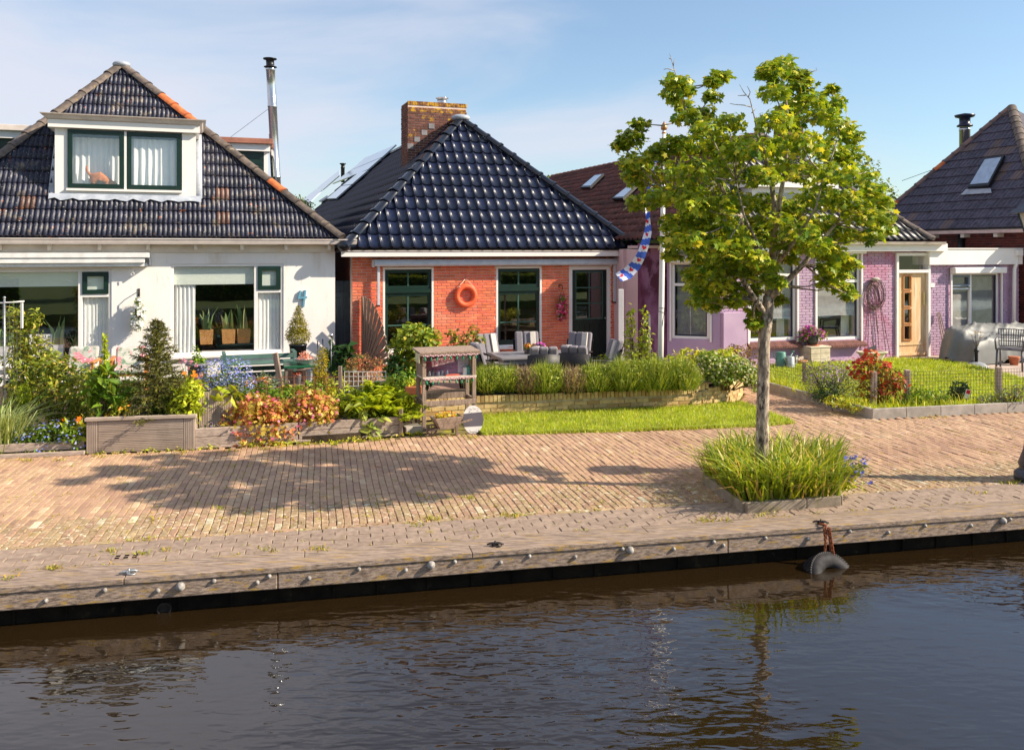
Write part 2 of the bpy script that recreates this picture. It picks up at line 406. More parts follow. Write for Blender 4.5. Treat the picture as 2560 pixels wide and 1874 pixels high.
# ---- materials
m_soil = mat('soil', S(74, 58, 42), S(52, 42, 30), rough=0.95, scale=9, bump=0.02, bscale=30)
m_fargrass = mat('rough_grass', S(96, 112, 52), S(70, 88, 40), rough=0.95, scale=3)
m_joint = mat('joint_sand', S(112, 98, 66), S(126, 120, 48), rough=0.95, scale=1.2, lo=0.4, hi=0.6, spots=((S(150, 142, 44), 4.0, 0.52, 0.62),), bump=0.004, bscale=120)
m_paver = mat('street_brick', S(190, 156, 125), S(172, 139, 110), rough=0.85, scale=14, rand=0.10, hue=0.008, bump=0.002, bscale=150, rot=R(12.4),
              spots=((S(206, 180, 154), 3.0, 0.60, 0.8), (S(158, 122, 100), .55, .50, .70), (S(156, 134, 70), 2.2, 0.62, 0.78)), pieces=((S(166, 130, 110), 0.16), (S(202, 172, 142), 0.03)))
m_paver2 = mat('mossy_brick', S(180, 150, 118), S(146, 120, 92), rough=0.9, scale=22, rand=0.14, hue=0.015, bump=0.004, bscale=120,
               spots=((S(212, 200, 174), 13.0, 0.57, 0.66), (S(142, 122, 52), 4.0, 0.60, 0.74), (S(98, 80, 64), 30.0, 0.58, 0.7)), pieces=((S(198, 182, 156), 0.02),))
m_border = mat('grey_paver', S(160, 138, 122), S(136, 116, 102), rough=0.85, scale=16, rand=0.10, bump=0.003, bscale=130,
               spots=((S(176, 160, 140), 7.0, 0.62, 0.74), (S(150, 130, 60), 3.0, 0.64, 0.78)))
m_quaywood = mat('weathered_timber', S(172, 150, 134), S(104, 88, 78), rough=0.92, scale=5, stretch=(1.2, 14, 14), rot=R(12.4), bump=0.006, bscale=16, rand=0.05,
                 spots=((S(214, 198, 172), 10.0, 0.62, 0.74), (S(176, 140, 56), 2.2, 0.55, 0.70), (S(70, 57, 50), 11.0, 0.58, 0.70)))
m_sheet = mat('wet_sheet_piling', S(34, 29, 23), S(20, 17, 14), rough=0.92, spec=.12, scale=6, bump=0.01, bscale=24, spots=((S(58, 50, 36), 9.0, 0.60, 0.74), (S(70, 76, 50), 14.0, 0.66, 0.78)))
m_galv = mat('galvanised_steel', S(176, 178, 180), S(140, 142, 146), rough=0.45, scale=40, metal=0.75)
m_darkiron = mat('dark_iron', S(66, 60, 58), S(48, 44, 42), rough=0.55, scale=30, metal=0.6)
m_rust = mat('rusty_chain', S(160, 86, 48), S(104, 58, 38), rough=0.85, scale=60)
m_tyre = mat('tyre_rubber', S(58, 55, 57), S(38, 36, 37), rough=0.7, spec=.2, scale=20)
m_concrete = mat('concrete', S(176, 166, 158), S(150, 142, 134), rough=0.9, scale=7, bump=0.004, bscale=70, spots=((S(120, 108, 92), 4.0, 0.62, 0.76),), rand=0.05)
# ---- water
def build_water():
    m, N, L, out, p = newmat('canal_water')
    p.inputs['Base Color'].default_value = rgba((0.017, 0.0098, 0.0038)); p.inputs['Roughness'].default_value = 0.02
    p.inputs['IOR'].default_value = 1.8; p.inputs['Specular IOR Level'].default_value = 0.5
    g = N.new('ShaderNodeNewGeometry')
    def mapped(sx, sy, rot):
        q = N.new('ShaderNodeMapping'); q.inputs['Scale'].default_value = (sx, sy, 1); q.inputs['Rotation'].default_value = (0, 0, rot); L.new(g.outputs['Position'], q.inputs['Vector']); return q.outputs[0]
    def w(vec, sc_, det, dist): return noise(N, L, vec, sc_, det, 0.45, dist)
    big = w(mapped(1.0, 2.2, R(-14)), 1.2, 1, 0.5)
    mid = w(mapped(1.0, 2.6, R(-22)), 4.6, 1, 0.4)
    sml = w(mapped(1.0, 1.9, R(10)), 11.0, 1, 0.3)
    calm = ramp(N, L, w(mapped(1, 1, 0), 0.26, 2, 0.5), 0.44, 0.58)
    def mul(a, b, c=None):
        k = N.new('ShaderNodeMath'); k.operation = 'MULTIPLY' if c is None else 'MULTIPLY_ADD'
        for i, x in enumerate((a, b) if c is None else (a, b, c)):
            if isinstance(x, (int, float)): k.inputs[i].default_value = x
            else: L.new(x, k.inputs[i])
        return k.outputs[0]
    amp = mul(calm, 1.7, 0.35)
    h = mul(mul(big, amp), 0.0085, mul(mul(mid, amp), 0.0064, mul(mul(sml, amp), 0.0017)))
    b = N.new('ShaderNodeBump'); b.inputs['Strength'].default_value = 1.0; b.inputs['Distance'].default_value = 1.0
    L.new(h, b.inputs['Height']); L.new(b.outputs[0], p.inputs['Normal'])
    mb = MB().add([Q.w(-120, -11, -.33), Q.w(120, -11, -.33), Q.w(120, .2, -.33), Q.w(-120, .2, -.33)], [(0, 1, 2, 3)])
    ob('water', mb, m, kind='structure')
build_water()
# ---- ground sheets
mb = MB().add([Q.w(-500, .3, -.04), Q.w(500, .3, -.04), Q.w(500, 900, -.04), Q.w(-500, 900, -.04)], [(0, 1, 2, 3)])
ob('ground', mb, m_fargrass, kind='structure')
mb = MB().box(-500, 500, -900, -11, -.9, -.02)
o = ob('opposite_bank', mb, m_fargrass, loc=Q.o, rz=Q.a, kind='structure')

# ---- quay wall: cap planks, face beams, bolts, sheet piling
quay = thing('quay_wall', None, None, Q.o, Q.a, kind='structure')
XL, XR = Q.x(-260) - 5.0, Q.x(2900) + 7.0
ob('sheet_piling', MB().box(XL, XR, 0.10, 0.2, -1.2, -.165), m_sheet, quay)
def sheet_ribs():
    mb = MB(); x = XL
    while x < XR:
        mb.box(x, x + 0.012, 0.085, 0.11, -1.2, -.18); x += random.uniform(0.36, 0.44)
    return mb
ob('piling_joint', sheet_ribs(), m_sheet, quay, kind='stuff')
xs = [XL, Q.x(694), Q.x(1820), XR]
for i in range(3):
    ob('face_beam', MB().box(xs[i] + .003, xs[i+1] - .003, 0.0, 0.16, -.185, -.052), m_quaywood, quay, bev=.008)
xs = [XL, Q.x(310), Q.x(1180), Q.x(2060), XR]
for i in range(4):
    ob('cap_plank', MB().box(xs[i] + .002, xs[i+1] - .002, -.012, 0.182, -.048, 0.0), m_quaywood, quay, bev=.006)
xs = [XL, Q.x(760), Q.x(1640), Q.x(2360), XR]
for i in range(4):
    ob('cap_plank', MB().box(xs[i] + .002, xs[i+1] - .002, .188, 0.378, -.05, -.003), m_quaywood, quay, bev=.006)
bolt = MB(); bolt.lathe([(.0001, -.034), (.012, -.031), (.021, -.022), (.026, -.008), (.027, .0)], 14); bolt_me = bolt.mesh('bolt'); bolt_me.materials.append(mat('dull_bolt', S(174, 170, 166), S(132, 126, 120), rough=.7, scale=40, metal=.15, spec=.25))
RX = Matrix.Rotation(R(-90), 4, 'X')
for x, y, s in [(451,1465,1.4),(1077,1411,1.4),(1574,1374,1.4),(2506,1301,1.35)] + [(a, b, .70) for a, b in ((115,1500),(262,1474),(395,1475),(535,1451),(643,1455),(673,1439),(773,1444),(897,1421),(1014,1424),(1137,1401),(1252,1405),(1323,1384),(1438,1391),(1556,1366),(1684,1371),(1784,1349),(1808,1362),(1913,1340),(2020,1346),(2124,1323),(2220,1330),(2312,1310),(2427,1313),(2524,1297))]:
    lx, lz = Q.L(x, y); lz = min(max(lz, -.17), -.07)
    inst('bolt', bolt_me, quay, Matrix.Translation((lx, 0.0, lz)) @ RX @ Matrix.Scale(s, 4))
lx, lz = Q.L(412, 1515, .1)
pipe = MB(); pipe.smooth = True
n = 20
for r0, y0, r1, y1 in ((.055, .06, .055, .2), (.046, .06, .046, .2), (.046, .06, .055, .06)):
    V = []; Fs = []
    for r, y in ((r0, y0), (r1, y1)):
        for j in range(n): V.append((lx + r*math.cos(j*2*math.pi/n), y, lz - .01 + r*math.sin(j*2*math.pi/n)))
    for j in range(n): Fs.append((j, (j+1) % n, n+(j+1) % n, n+j))
    pipe.add(V, Fs)
pipe.add([(lx + .046*math.cos(j*2*math.pi/n), .085, lz - .01 + .046*math.sin(j*2*math.pi/n)) for j in range(n)], [tuple(range(n))])
ob('drain_pipe', pipe, m_darkiron, quay)
def cleat(px, py, mt, tilt):
    t = thing('mooring_cleat', None, None); t.parent = quay
    lx, _ = Q.L(px, py, .1); P = Q.inv(G(px, py)); t.location = (P.x, P.y, 0)
    t.rotation_euler = (0, 0, tilt)
    mb = MB(); mb.tube([(-.075, 0, .016), (-.04, 0, .024), (.04, 0, .024), (.075, 0, .014)], [.006, .010, .010, .006], 8)
    mb.box(-.03, .03, -.022, .022, .0, .010); mb.tube([(0, 0, 0), (0, 0, .045)], [.012, .008], 8)
    ob('cleat_bar', mb, mt, t); ob('ring', MB().torus((.02, -.012, .016), .036, .006, (0.1, -.25, 1), 18, 6), mt, t)
cleat(322, 1434, m_galv, .25); cleat(1238, 1364, m_darkiron, -.1); cleat(2052, 1309, m_darkiron, -.35)

# ---- border courses along the quay: grey pavers laid lengthwise
pave = thing('quay_pavement', None, None, Q.o, Q.a, kind='structure')
ob('bedding', MB().box(XL, XR, .38, .935, -.08, -.010), m_joint, pave)
def paver_mesh(lx, ly, h=.06, c=.006):
    a, b = lx/2, ly/2
    V = [(-a, -b, -h), (a, -b, -h), (a, b, -h), (-a, b, -h), (-a, -b, -c), (a, -b, -c), (a, b, -c), (-a, b, -c), (-a+c, -b+c, 0), (a-c, -b+c, 0), (a-c, b-c, 0), (-a+c, b-c, 0)]
    Fs = [(8, 9, 10, 11)] + [(i, (i+1) % 4, 4+(i+1) % 4, 4+i) for i in range(4)] + [(4+i, 4+(i+1) % 4, 8+(i+1) % 4, 8+i) for i in range(4)]
    return MB().add(V, Fs)
def lay(parent, name, rows, mt, lx, ly, limit=300):
    """rows: list of (x, y, z, rotation); nearest ones become objects, the rest one part"""
    me = paver_mesh(lx, ly).mesh(name); me.materials.append(mt)
    big = MB(); base = paver_mesh(lx, ly)
    for k, (x, y, z, r) in enumerate(rows):
        M = Matrix.Translation((x, y, z)) @ Matrix.Rotation(r, 4, 'Z') @ Matrix.Rotation(random.gauss(0, .010), 4, 'X') @ Matrix.Rotation(random.gauss(0, .014), 4, 'Y')
        if k < limit: inst(name, me, parent, M)
        else: big.add([M @ Vector(v) for v in base.v], base.f)
    if big.f: ob(name + '_field', big, mt, parent, kind='stuff')
rows = []
for r in range(5):
    y = .38 + .0545 + r * .109; x = XL + (r % 2) * .11 + random.uniform(0, .03)
    while x < XR:
        q = pxof(Q.w(x, y))
        rows.append((x, y, random.gauss(-.001, .0018), random.gauss(0, .006)))
        x += .2165
rows.sort(key=lambda r: abs(r[0] - Q.x(1280)))
lay(pave, 'paver', rows, m_border, .212, .104)
# ---- the street: narrow bricks, long side pointing at the houses
street = thing('street', None, None, Q.o, Q.a, kind='structure')
EDGE = [(-400, 1165), (0, 1143), (215, 1134), (485, 1123), (560, 1118), (840, 1108), (1000, 1092), (1060, 1086), (1210, 1084), (1500, 1076), (1900, 1061), (1978, 1056), (1979, 992), (2180, 1046), (2560, 1029), (2900, 1016)]
def edge_y(px): return float(np.interp(px, [e[0] for e in EDGE], [e[1] for e in EDGE]))
def on_street(px, py):
    if py > edge_y(px): return True
    return 1858 < px < 1990 and 957 + (px - 1858) * .285 < py < 1012 + (px - 1856) * .36
ob('bedding', MB().box(XL - 3, XR + 3, .935, 12, -.09, -.028), m_joint, street)
near, far, halves = [], [], []
pitch_x, pitch_y = .0722, .2055
i0, i1 = int(Q.x(-150) * 2.1 / pitch_x), int(Q.x(2700) * 3.0 / pitch_x)
for i in range(i0, i1):
    x = i * pitch_x; off = (i * .47 % 1) * pitch_y + random.uniform(-.02, .02)
    for j in range(0, 48):
        y = 1.01 + .1 + (j + (.5 if i % 2 else 0)) * pitch_y
        p = Q.w(x + .006 * math.sin(y * 2.1), y)
        if p.y < 2: continue
        px, py = pxof(p)
        if not (-900 < px < 3300) or not on_street(px, py): continue
        (near if y < 1.82 else far).append((x + .006 * math.sin(y * 2.1), y, random.gauss(-.0012, .0026) - .002 + .005 * math.sin(x * 1.3 + .6 * math.sin(y)) * math.sin(y * 1.7 + x * .4), random.gauss(0, .012)))
    if i % 2: halves.append((x, 1.0605, -.002, 0))
near.sort(key=lambda r: Q.w(r[0], r[1]).length)
lay(street, 'brick', near, m_paver2, .0675, .2)
lay(street, 'brick', far, m_paver, .0680, .2, limit=0)
lay(street, 'half_brick', halves, m_paver2, .0675, .095, limit=0)
# bricks closing the street against the border, laid lengthwise
hb = []
x = XL
while x < XR: hb.append((x, .972, -.002, R(90) + random.gauss(0, .01))); x += .206
lay(street, 'edge_brick', hb, m_paver2, .066, .2, limit=120)
# drain grate
P = Q.inv(G(316, 1392)); gr = MB(); gr.box(-.11, .11, -.055, .055, -.02, .006)
g = ob('drain_grate', gr, m_border, street, loc=(P.x, P.y, 0))
sl_ = MB()
for a in (-.07, 0, .07):
    for b in (-.028, .026): sl_.box(a - .018, a + .018, b - .018, b + .018, .0055, .0075)
ob('slot', sl_, mat('black_hole', (.004, .004, .004), rough=1, spec=0), street, loc=(P.x, P.y, 0), kind='stuff')

# ---- grass: the strip before the yellow wall and the lawn by the purple house
m_lawnbase = mat('lawn_soil', S(150, 156, 48), S(122, 134, 40), rough=0.95, scale=8)
lm_grass = leafmat('grass_blade', S(190, 198, 50), S(148, 172, 38), S(206, 196, 110), 0.14, trans=0.4)
def patch(name, pts, z, mt, h=.05, kind='structure'):
    c = [Vector((p[0], p[1], z)) for p in pts]
    mb = MB(); mb.add(c, [tuple(range(len(c)))])
    mb.prism([Vector((p[0], p[1], z - h)) for p in pts], (0, 0, h - .002))
    return ob(name, mb, mt, kind=kind)
def inside(P, poly):
    x, y = P[:, 0], P[:, 1]; r = np.zeros(len(P), bool); n = len(poly)
    for i in range(n):
        a, b = poly[i], poly[(i+1) % n]
        c = ((a[1] > y) != (b[1] > y)) & (x < (b[0]-a[0]) * (y-a[1]) / (b[1]-a[1] + 1e-12) + a[0]); r ^= c
    return r
def scatter(poly, n):
    a = np.array([(p[0], p[1]) for p in poly]); lo, hi = a.min(0), a.max(0); out = np.zeros((0, 2))
    while len(out) < n:
        P = rng.uniform(lo, hi, (n * 2, 2)); out = np.concatenate([out, P[inside(P, a)]])
    return out[:n]
def grass(name, poly, z, n, h, w, lm, lean=.5):
    P = scatter(poly, n); P3 = np.c_[P, np.full(n, z)]
    return ob(name, trimesh(name, *blades(P3, h, w, lean)), lm, kind='stuff')
strip = [G(1206, 1087), G(1500, 1080), G(1750, 1071), G(1900, 1065), G(1984, 1058), G(1930, 1036), G(1860, 1010), G(1750, 1010), G(1500, 1024), G(1150, 1040)]
patch('grass_strip', strip, .035, m_lawnbase)
grass('grass', strip, .033, 16000, .05, .007, lm_grass)
fe_ = []
for a, b in zip(strip[:4], strip[1:5]):
    for k in range(int((b - a).length * 150)): q = a.lerp(b, random.random()); w_ = .018 + .022 * abs(math.sin(q.x * 3.1) + .5 * math.sin(q.x * 7.7)); fe_.append((q.x + random.gauss(0, .02), q.y - abs(random.gauss(0, w_)), .004))
ob('grass_edge', trimesh('grass_edge', *blades(np.array(fe_), .055, .009, 1.0)), lm_grass, kind='stuff')
kerbL, kerbC, kerbR = G(1886, 966), G(2181, 1046), G(2760, 1018)
dL = (kerbL - kerbC).normalized(); dR = (kerbR - kerbC).normalized()
# garden kerb of concrete lengths
kerb = thing('garden_kerb', None, None, kerbC, 0, kind='structure')
for d, L_, lens in ((dL, (kerbL - kerbC).length, 1.0), (dR, (kerbR - kerbC).length, .62)):
    s = 0; k = 0
    while s < L_ - .05:
        e = min(L_, s + (lens if not (k == 0 and d is dR) else .6)); nrm_ = Vector((-d.y, d.x, 0)); inn = nrm_ if d is dR else -nrm_
        ob('kerb_stone', MB().bar(d * (s + .003) + inn * .03 + Vector((0, 0, .02)), d * (e - .003) + inn * .03 + Vector((0, 0, .02)), .06, .25), m_concrete, kerb, bev=.006)
        s = e; k += 1
lawn = [kerbC + Vector((.02, .1, 0)), kerbR + Vector((0, .05, 0)), G(2900, 965), G(2560, 958), G(2480, 936), G(2400, 918), G(2330, 908), G(2240, 905), G(2160, 912), G(1890, 925), kerbL + Vector((.1, 0, 0))]
patch('lawn', lawn, .10, m_lawnbase, h=.14)
grass('grass', lawn, .098, 30000, .06, .011, lm_grass)
m_terrace = mat('terrace_slab', S(196, 176, 160), S(170, 150, 136), rough=0.9, scale=3, bump=.003, bscale=60, spots=((S(150, 126, 110), 2.0, .6, .75),))
ter = [G(1870, 965), G(2000, 920), G(2160, 914), G(2240, 906), G(2330, 909), G(2400, 919), G(2480, 937), G(2560, 959), G(2950, 968), Vector((22, 22.6, 0)), Vector((22, 26, 0)), Vector((3.2, 19.4, 0)), Vector((3.6, 17.0, 0))]
terrace = patch('terrace', ter, .055, m_terrace, h=.09)
# ================================================================== building helpers
def wall_boxes(x0, x1, z0, z1, y0, y1, holes):
    """a wall slab with openings, as butted boxes"""
    xs = sorted({x0, x1, *[min(max(h[i], x0), x1) for h in holes for i in (0, 1)]}); mb = MB()
    for a, b in zip(xs, xs[1:]):
        if b - a < 1e-4: continue
        m = (a + b) / 2; cuts = sorted((h[2], h[3]) for h in holes if h[0] < m < h[1]); z = z0
        for c0, c1 in cuts:
            if c0 > z + 1e-4: mb.box(a, b, y0, y1, z, c0)
            z = max(z, c1)
        if z < z1 - 1e-4: mb.box(a, b, y0, y1, z, z1)
    return mb
def brick_rows(x0, x1, z0, z1, holes, bl=.205, ch=.0625, j=.010):
    out = []; r = 0; z = z0
    while z + ch <= z1 + .02:
        a0, a1 = z + j/2, min(z + ch - j/2, z1); iv = [(x0, x1)]
        for h in holes:
            if h[2] < (a0 + a1)/2 < h[3]:
                nv = []
                for a, b in iv:
                    if h[1] <= a or h[0] >= b: nv.append((a, b)); continue
                    if h[0] > a: nv.append((a, h[0]))
                    if h[1] < b: nv.append((h[1], b))
                iv = nv
        for a, b in iv:
            s = x0 + math.floor((a - x0) / bl) * bl - (r % 2) * bl / 2 + random.uniform(-.01, .01)
            while s < b:
                c, d = max(a, s + j/2), min(b, s + bl - j/2)
                if d - c > .025: out.append((c, d, a0, a1))
                s += bl
        z += ch; r += 1
    return out
def lay_bricks(parent, rows, y, mt, limit=300, name='brick', dep=.03, axis='x', key=None, field=None):
    """bricks standing proud of the mortar plane at local y (axis x) or local x (axis y)"""
    if key: rows = sorted(rows, key=key)
    big = MB(); shared = {}
    for k, (a, b, c, d) in enumerate(rows):
        p = y - .010 - random.uniform(0, .006); e = .004
        def geo(a, b, c, d):
            V = [(a, p + dep, c), (b, p + dep, c), (b, p + dep, d), (a, p + dep, d), (a, p + e, c), (b, p + e, c), (b, p + e, d), (a, p + e, d), (a+e, p, c+e), (b-e, p, c+e), (b-e, p, d-e), (a+e, p, d-e)]
            if axis == 'y': V = [(v[1], v[0], v[2]) for v in V]
            return V
        Fs = [(8, 9, 10, 11)] + [(i, (i+1) % 4, 4+(i+1) % 4, 4+i) for i in range(4)] + [(4+i, 4+(i+1) % 4, 8+(i+1) % 4, 8+i) for i in range(4)]
        if k < limit:
            w, h = round(b - a, 3), round(d - c, 3)
            if (w, h) not in shared:
                p0 = p; p = 0.0; me = MB().add(geo(-w/2, w/2, -h/2, h/2), Fs).mesh(name); me.materials.append(mt); shared[(w, h)] = me; p = p0
            loc = ((a+b)/2, p, (c+d)/2) if axis == 'x' else (p, (a+b)/2, (c+d)/2)
            inst(name, shared[(w, h)], parent, Matrix.Translation(loc))
        else: big.add(geo(a, b, c, d), Fs)
    if big.f: ob(field or name + '_field', big, mt, parent, kind='stuff')
def clip_range(poly, t):
    xs = []
    for i in range(len(poly)):
        (s0, t0), (s1, t1) = poly[i], poly[(i+1) % len(poly)]
        if (t0 <= t <= t1 or t1 <= t <= t0) and abs(t1 - t0) > 1e-9: xs.append(s0 + (s1 - s0) * (t - t0) / (t1 - t0))
    return (min(xs), max(xs)) if len(xs) >= 2 else None
def tiles(parent, P0, ex, gy, poly, pitch, course, prof, mt, thick=.022, lift=.03, limit=300, hole=None, name='tile', jit=0.0, smooth=True, stagger=0.0, order=None, field='tile_field', s_off=0.0):
    """roof tiles on a plane: P0 the eave corner, ex along the eave, gy up the slope; poly the roof's outline in (s, t)"""
    P0, ex, gy = Vector(P0), unit(ex), unit(gy); nz = ex.cross(gy).normalized()
    ts = [p[1] for p in poly]; t = min(ts); j = 0; plan = []
    while t < max(ts) - .04:
        tb = t + 1e-4; te = min(t + course * 1.08, max(ts) - 1e-3)
        rb, rt = clip_range(poly, tb), clip_range(poly, te)
        if not rb or not rt: t += course; j += 1; continue
        s = min(p[0] for p in poly) + s_off - (stagger * (j % 2)) * pitch
        while s < max(rb[1], rt[1]):
            if s + pitch > min(rb[0], rt[0]):
                c = (s + pitch/2, t + course/2)
                if not (hole and any(h[0] < c[0] < h[1] and h[2] < c[1] < h[3] for h in hole)): plan.append((s, t, te, rb, rt))
            s += pitch
        t += course; j += 1
    if order: plan.sort(key=order)
    def geo(s, t, te, rb, rt):
        V = []; n = len(prof)
        for tt, rr, dz in ((t, rb, lift), (te, rt, .0)):
            for (x, z) in prof:
                q = min(max(s + x, rr[0]), rr[1]); V.append((q - s, tt - t, z + dz))
        V += [(V[i][0], V[i][1], V[i][2] - thick) for i in range(n)]
        Fs = [(i, i+1, n+i+1, n+i) for i in range(n-1)] + [(2*n+i, 2*n+i+1, i+1, i) for i in range(n-1)]
        return V, Fs, (V[n-1][0] - V[0][0]), (V[2*n-1][0] - V[n][0])
    full = None; big = MB(); k = 0
    for (s, t, te, rb, rt) in plan:
        V, Fs, w0, w1 = geo(s, t, te, rb, rt)
        if max(w0, w1) < .02: continue
        o = P0 + ex * s + gy * t
        e2, g2, n2 = ex, gy, nz
        if jit:
            a = random.gauss(0, jit); e2 = (ex + gy * a).normalized(); g2 = (gy - ex * a + nz * random.gauss(0, jit)).normalized(); n2 = e2.cross(g2)
        M = basis(o, e2, g2, n2)
        if k < limit:
            isfull = w0 > pitch - 1e-4 and w1 > pitch - 1e-4 and te - t > course * 1.07
            if isfull and full: me = full
            else:
                mb = MB(); mb.smooth = smooth; mb.add(V, Fs); me = mb.mesh(name); me.materials.append(mt)
                if isfull: full = me
            inst(name, me, parent, M)
        else:
            big.smooth = smooth; big.add([M @ Vector(v) for v in V], Fs)
        k += 1
    if big.f: ob(field, big, mt, parent, kind='stuff')
    return k
def ridge_caps(parent, A, B, up, r, seg, mt, name='ridge_tile', flare=.012, hgt=.75, mats2=None):
    """half-round caps from A (low) to B (high)"""
    A, B = Vector(A), Vector(B); d = (B - A).normalized(); up = (Vector(up) - d * Vector(up).dot(d)).normalized(); sd_ = d.cross(up)
    n = max(1, round((B - A).length / seg)); L_ = (B - A).length / n; mb = MB(); mb.smooth = True; K = 9; V = []
    for x, rr in ((-.03, r + flare), (.02, r + flare), (.05, r + flare*.4), (L_, r)):
        for i in range(K):
            th = math.pi * i / (K - 1); V.append((math.cos(th) * rr, x, math.sin(th) * rr * hgt + (flare*.6 if x < .03 else 0)))
    Fs = [(a*K+i, a*K+i+1, (a+1)*K+i+1, (a+1)*K+i) for a in range(3) for i in range(K-1)] + [tuple(range(K))]
    mb.add(V, Fs); me = mb.mesh(name); me.materials.append(mt)
    for i in range(n):
        m2 = me
        if mats2 and i in mats2: m2 = me.copy(); m2.materials.clear(); m2.materials.append(mats2[i])
        inst(name, m2, parent, basis(A + d * (i * L_) + up * random.uniform(0, .008), sd_, d, up))
GLASS = glassmat('window_glass')
GLASS_D = glassmat('dim_glass', (0.55, 0.60, 0.60))
m_white = mat('white_paint', (0.84, 0.795, 0.765), (0.79, 0.745, 0.715), rough=0.45, scale=3, spots=((S(170, 158, 142), 5.0, .68, .85),))
m_green = mat('dark_green_paint', S(22, 48, 40), S(18, 40, 34), rough=0.35, scale=4)
m_room = mat('dim_room', S(74, 60, 54), S(60, 50, 46), rough=0.95, scale=1.5)
m_curtain = mat('curtain_cloth', (0.86, 0.86, 0.84), (0.78, 0.78, 0.77), rough=0.9, scale=8, stretch=(3, 3, .4))
m_blind = mat('linen_blind', (0.74, 0.78, 0.72), (0.68, 0.72, 0.66), rough=0.9, scale=30, stretch=(.4, .4, 3))
def frame_mb(x0, x1, z0, z1, w, y0, y1, mb=None, wb=None):
    mb = mb or MB(); wb = wb or w
    mb.box(x0, x0 + w, y0, y1, z0, z1); mb.box(x1 - w, x1, y0, y1, z0, z1)
    mb.box(x0 + w, x1 - w, y0, y1, z1 - w, z1); mb.box(x0 + w, x1 - w, y0, y1, z0, z0 + wb); return mb
def curtain_mb(x0, x1, z0, z1, y, folds=5, amp=.03):
    mb = MB(); mb.smooth = True; n = folds * 6; V = []
    ph = [random.uniform(.7, 1.3) for _ in range(n + 1)]
    a_ = 0.0
    for i in range(n + 1):
        a_ += random.uniform(.45, 1.75) * 1.05; x = x0 + (x1 - x0) * i / n; yy = y + amp * math.sin(a_) * ph[i]; V += [(x, yy, z0), (x + .006 * math.sin(i), yy * .5 + y * .5, (z0 + z1)/2), (x, yy * .7 + y * .3, z1)]
    Fs = []
    for i in range(n):
        for k in range(2): Fs.append((3*i+k, 3*i+3+k, 3*i+4+k, 3*i+1+k))
    return mb.add(V, Fs)
def pane(parent, x0, x1, z0, z1, y, m=None):
    return ob('pane', MB().add([(x0, y, z0), (x1, y, z0), (x1, y, z1), (x0, y, z1)], [(0, 1, 2, 3)]), m or GLASS, parent)
def venetian(x0, x1, z0, z1, y, pitch=.028, tilt=.6):
    mb = MB(); z = z1
    while z > z0:
        h = .0125; mb.add([(x0, y - h*math.cos(tilt), z - h*math.sin(tilt)), (x1, y - h*math.cos(tilt), z - h*math.sin(tilt)), (x1, y + h*math.cos(tilt), z + h*math.sin(tilt)), (x0, y + h*math.cos(tilt), z + h*math.sin(tilt))], [(0, 1, 2, 3)]); z -= pitch
    return mb
def room_mb(x0, x1, z0, z1, y0, y1):
    mb = MB(); mb.box(x0, x1, y1, y1 + .05, z0, z1); mb.box(x0, x1, y0, y1, z0 - .05, z0); mb.box(x0, x1, y0, y1, z1, z1 + .05); mb.box(x0 - .05, x0, y0, y1, z0, z1); mb.box(x1, x1 + .05, y0, y1, z0, z1); return mb
m_steel = mat('stainless_flue', S(214, 214, 216), S(190, 190, 194), rough=0.22, scale=3, metal=0.9, stretch=(1, 1, .3))
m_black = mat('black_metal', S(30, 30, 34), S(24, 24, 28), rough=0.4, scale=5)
m_zinc = mat('zinc_gutter', S(222, 208, 200), S(204, 190, 182), rough=0.5, scale=4, spots=((S(150, 136, 122), 6.0, .62, .8),))
m_lead = mat('lead_flashing', S(176, 180, 190), S(146, 152, 164), rough=0.6, scale=5, spots=((S(204, 206, 212), 8.0, .6, .75),))

# ================================================================== the white house
FW = Frame(-3.70, 18.40, 20.0)
wh = thing('white_house', 'white plastered house with an old lichen-spotted black tiled roof and a dormer', 'house', FW.o, FW.a)
m_plaster = mat('white_plaster', (0.87, 0.815, 0.78), (0.82, 0.765, 0.73), rough=0.85, scale=1.4, stretch=(1.6, 1.6, .45), bump=.0035, bscale=26, spots=((S(206, 186, 166), 1.2, .55, .85), (S(196, 178, 160), 5.0, .64, .84)))
m_cream = mat('cream_paint', S(232, 220, 204), S(220, 206, 190), rough=0.5, scale=4)
L = FW.L
bx0, bz1 = L(427, 660); bx1, bz0 = L(709, 881); bz0 = L(568, 886)[1]
ax1, az1 = L(279, 672); az0 = L(230, 908)[1]; ax0 = L(-190, 700)[0]
XL_W = -8.6
holesW = [(bx0, bx1, bz0, bz1), (ax0, ax1, az0, az1)]
wtop = L(640, 640)[1]
ob('wall', wall_boxes(XL_W, 0, 0, wtop + .1, 0, .28, holesW), m_plaster, wh)
for a_, b_ in ((-.28, 0), (XL_W, XL_W + .28)): ob('side_wall', MB().box(a_, b_, .28, 8, 0, wtop + .1), m_plaster, wh)
ob('room', room_mb(XL_W + .3, -.3, .05, 2.5, .285, 4.2), m_room, wh)
plinth = MB(); plinth.box(ax0, -.0, -.012, -.001, 0, .30)
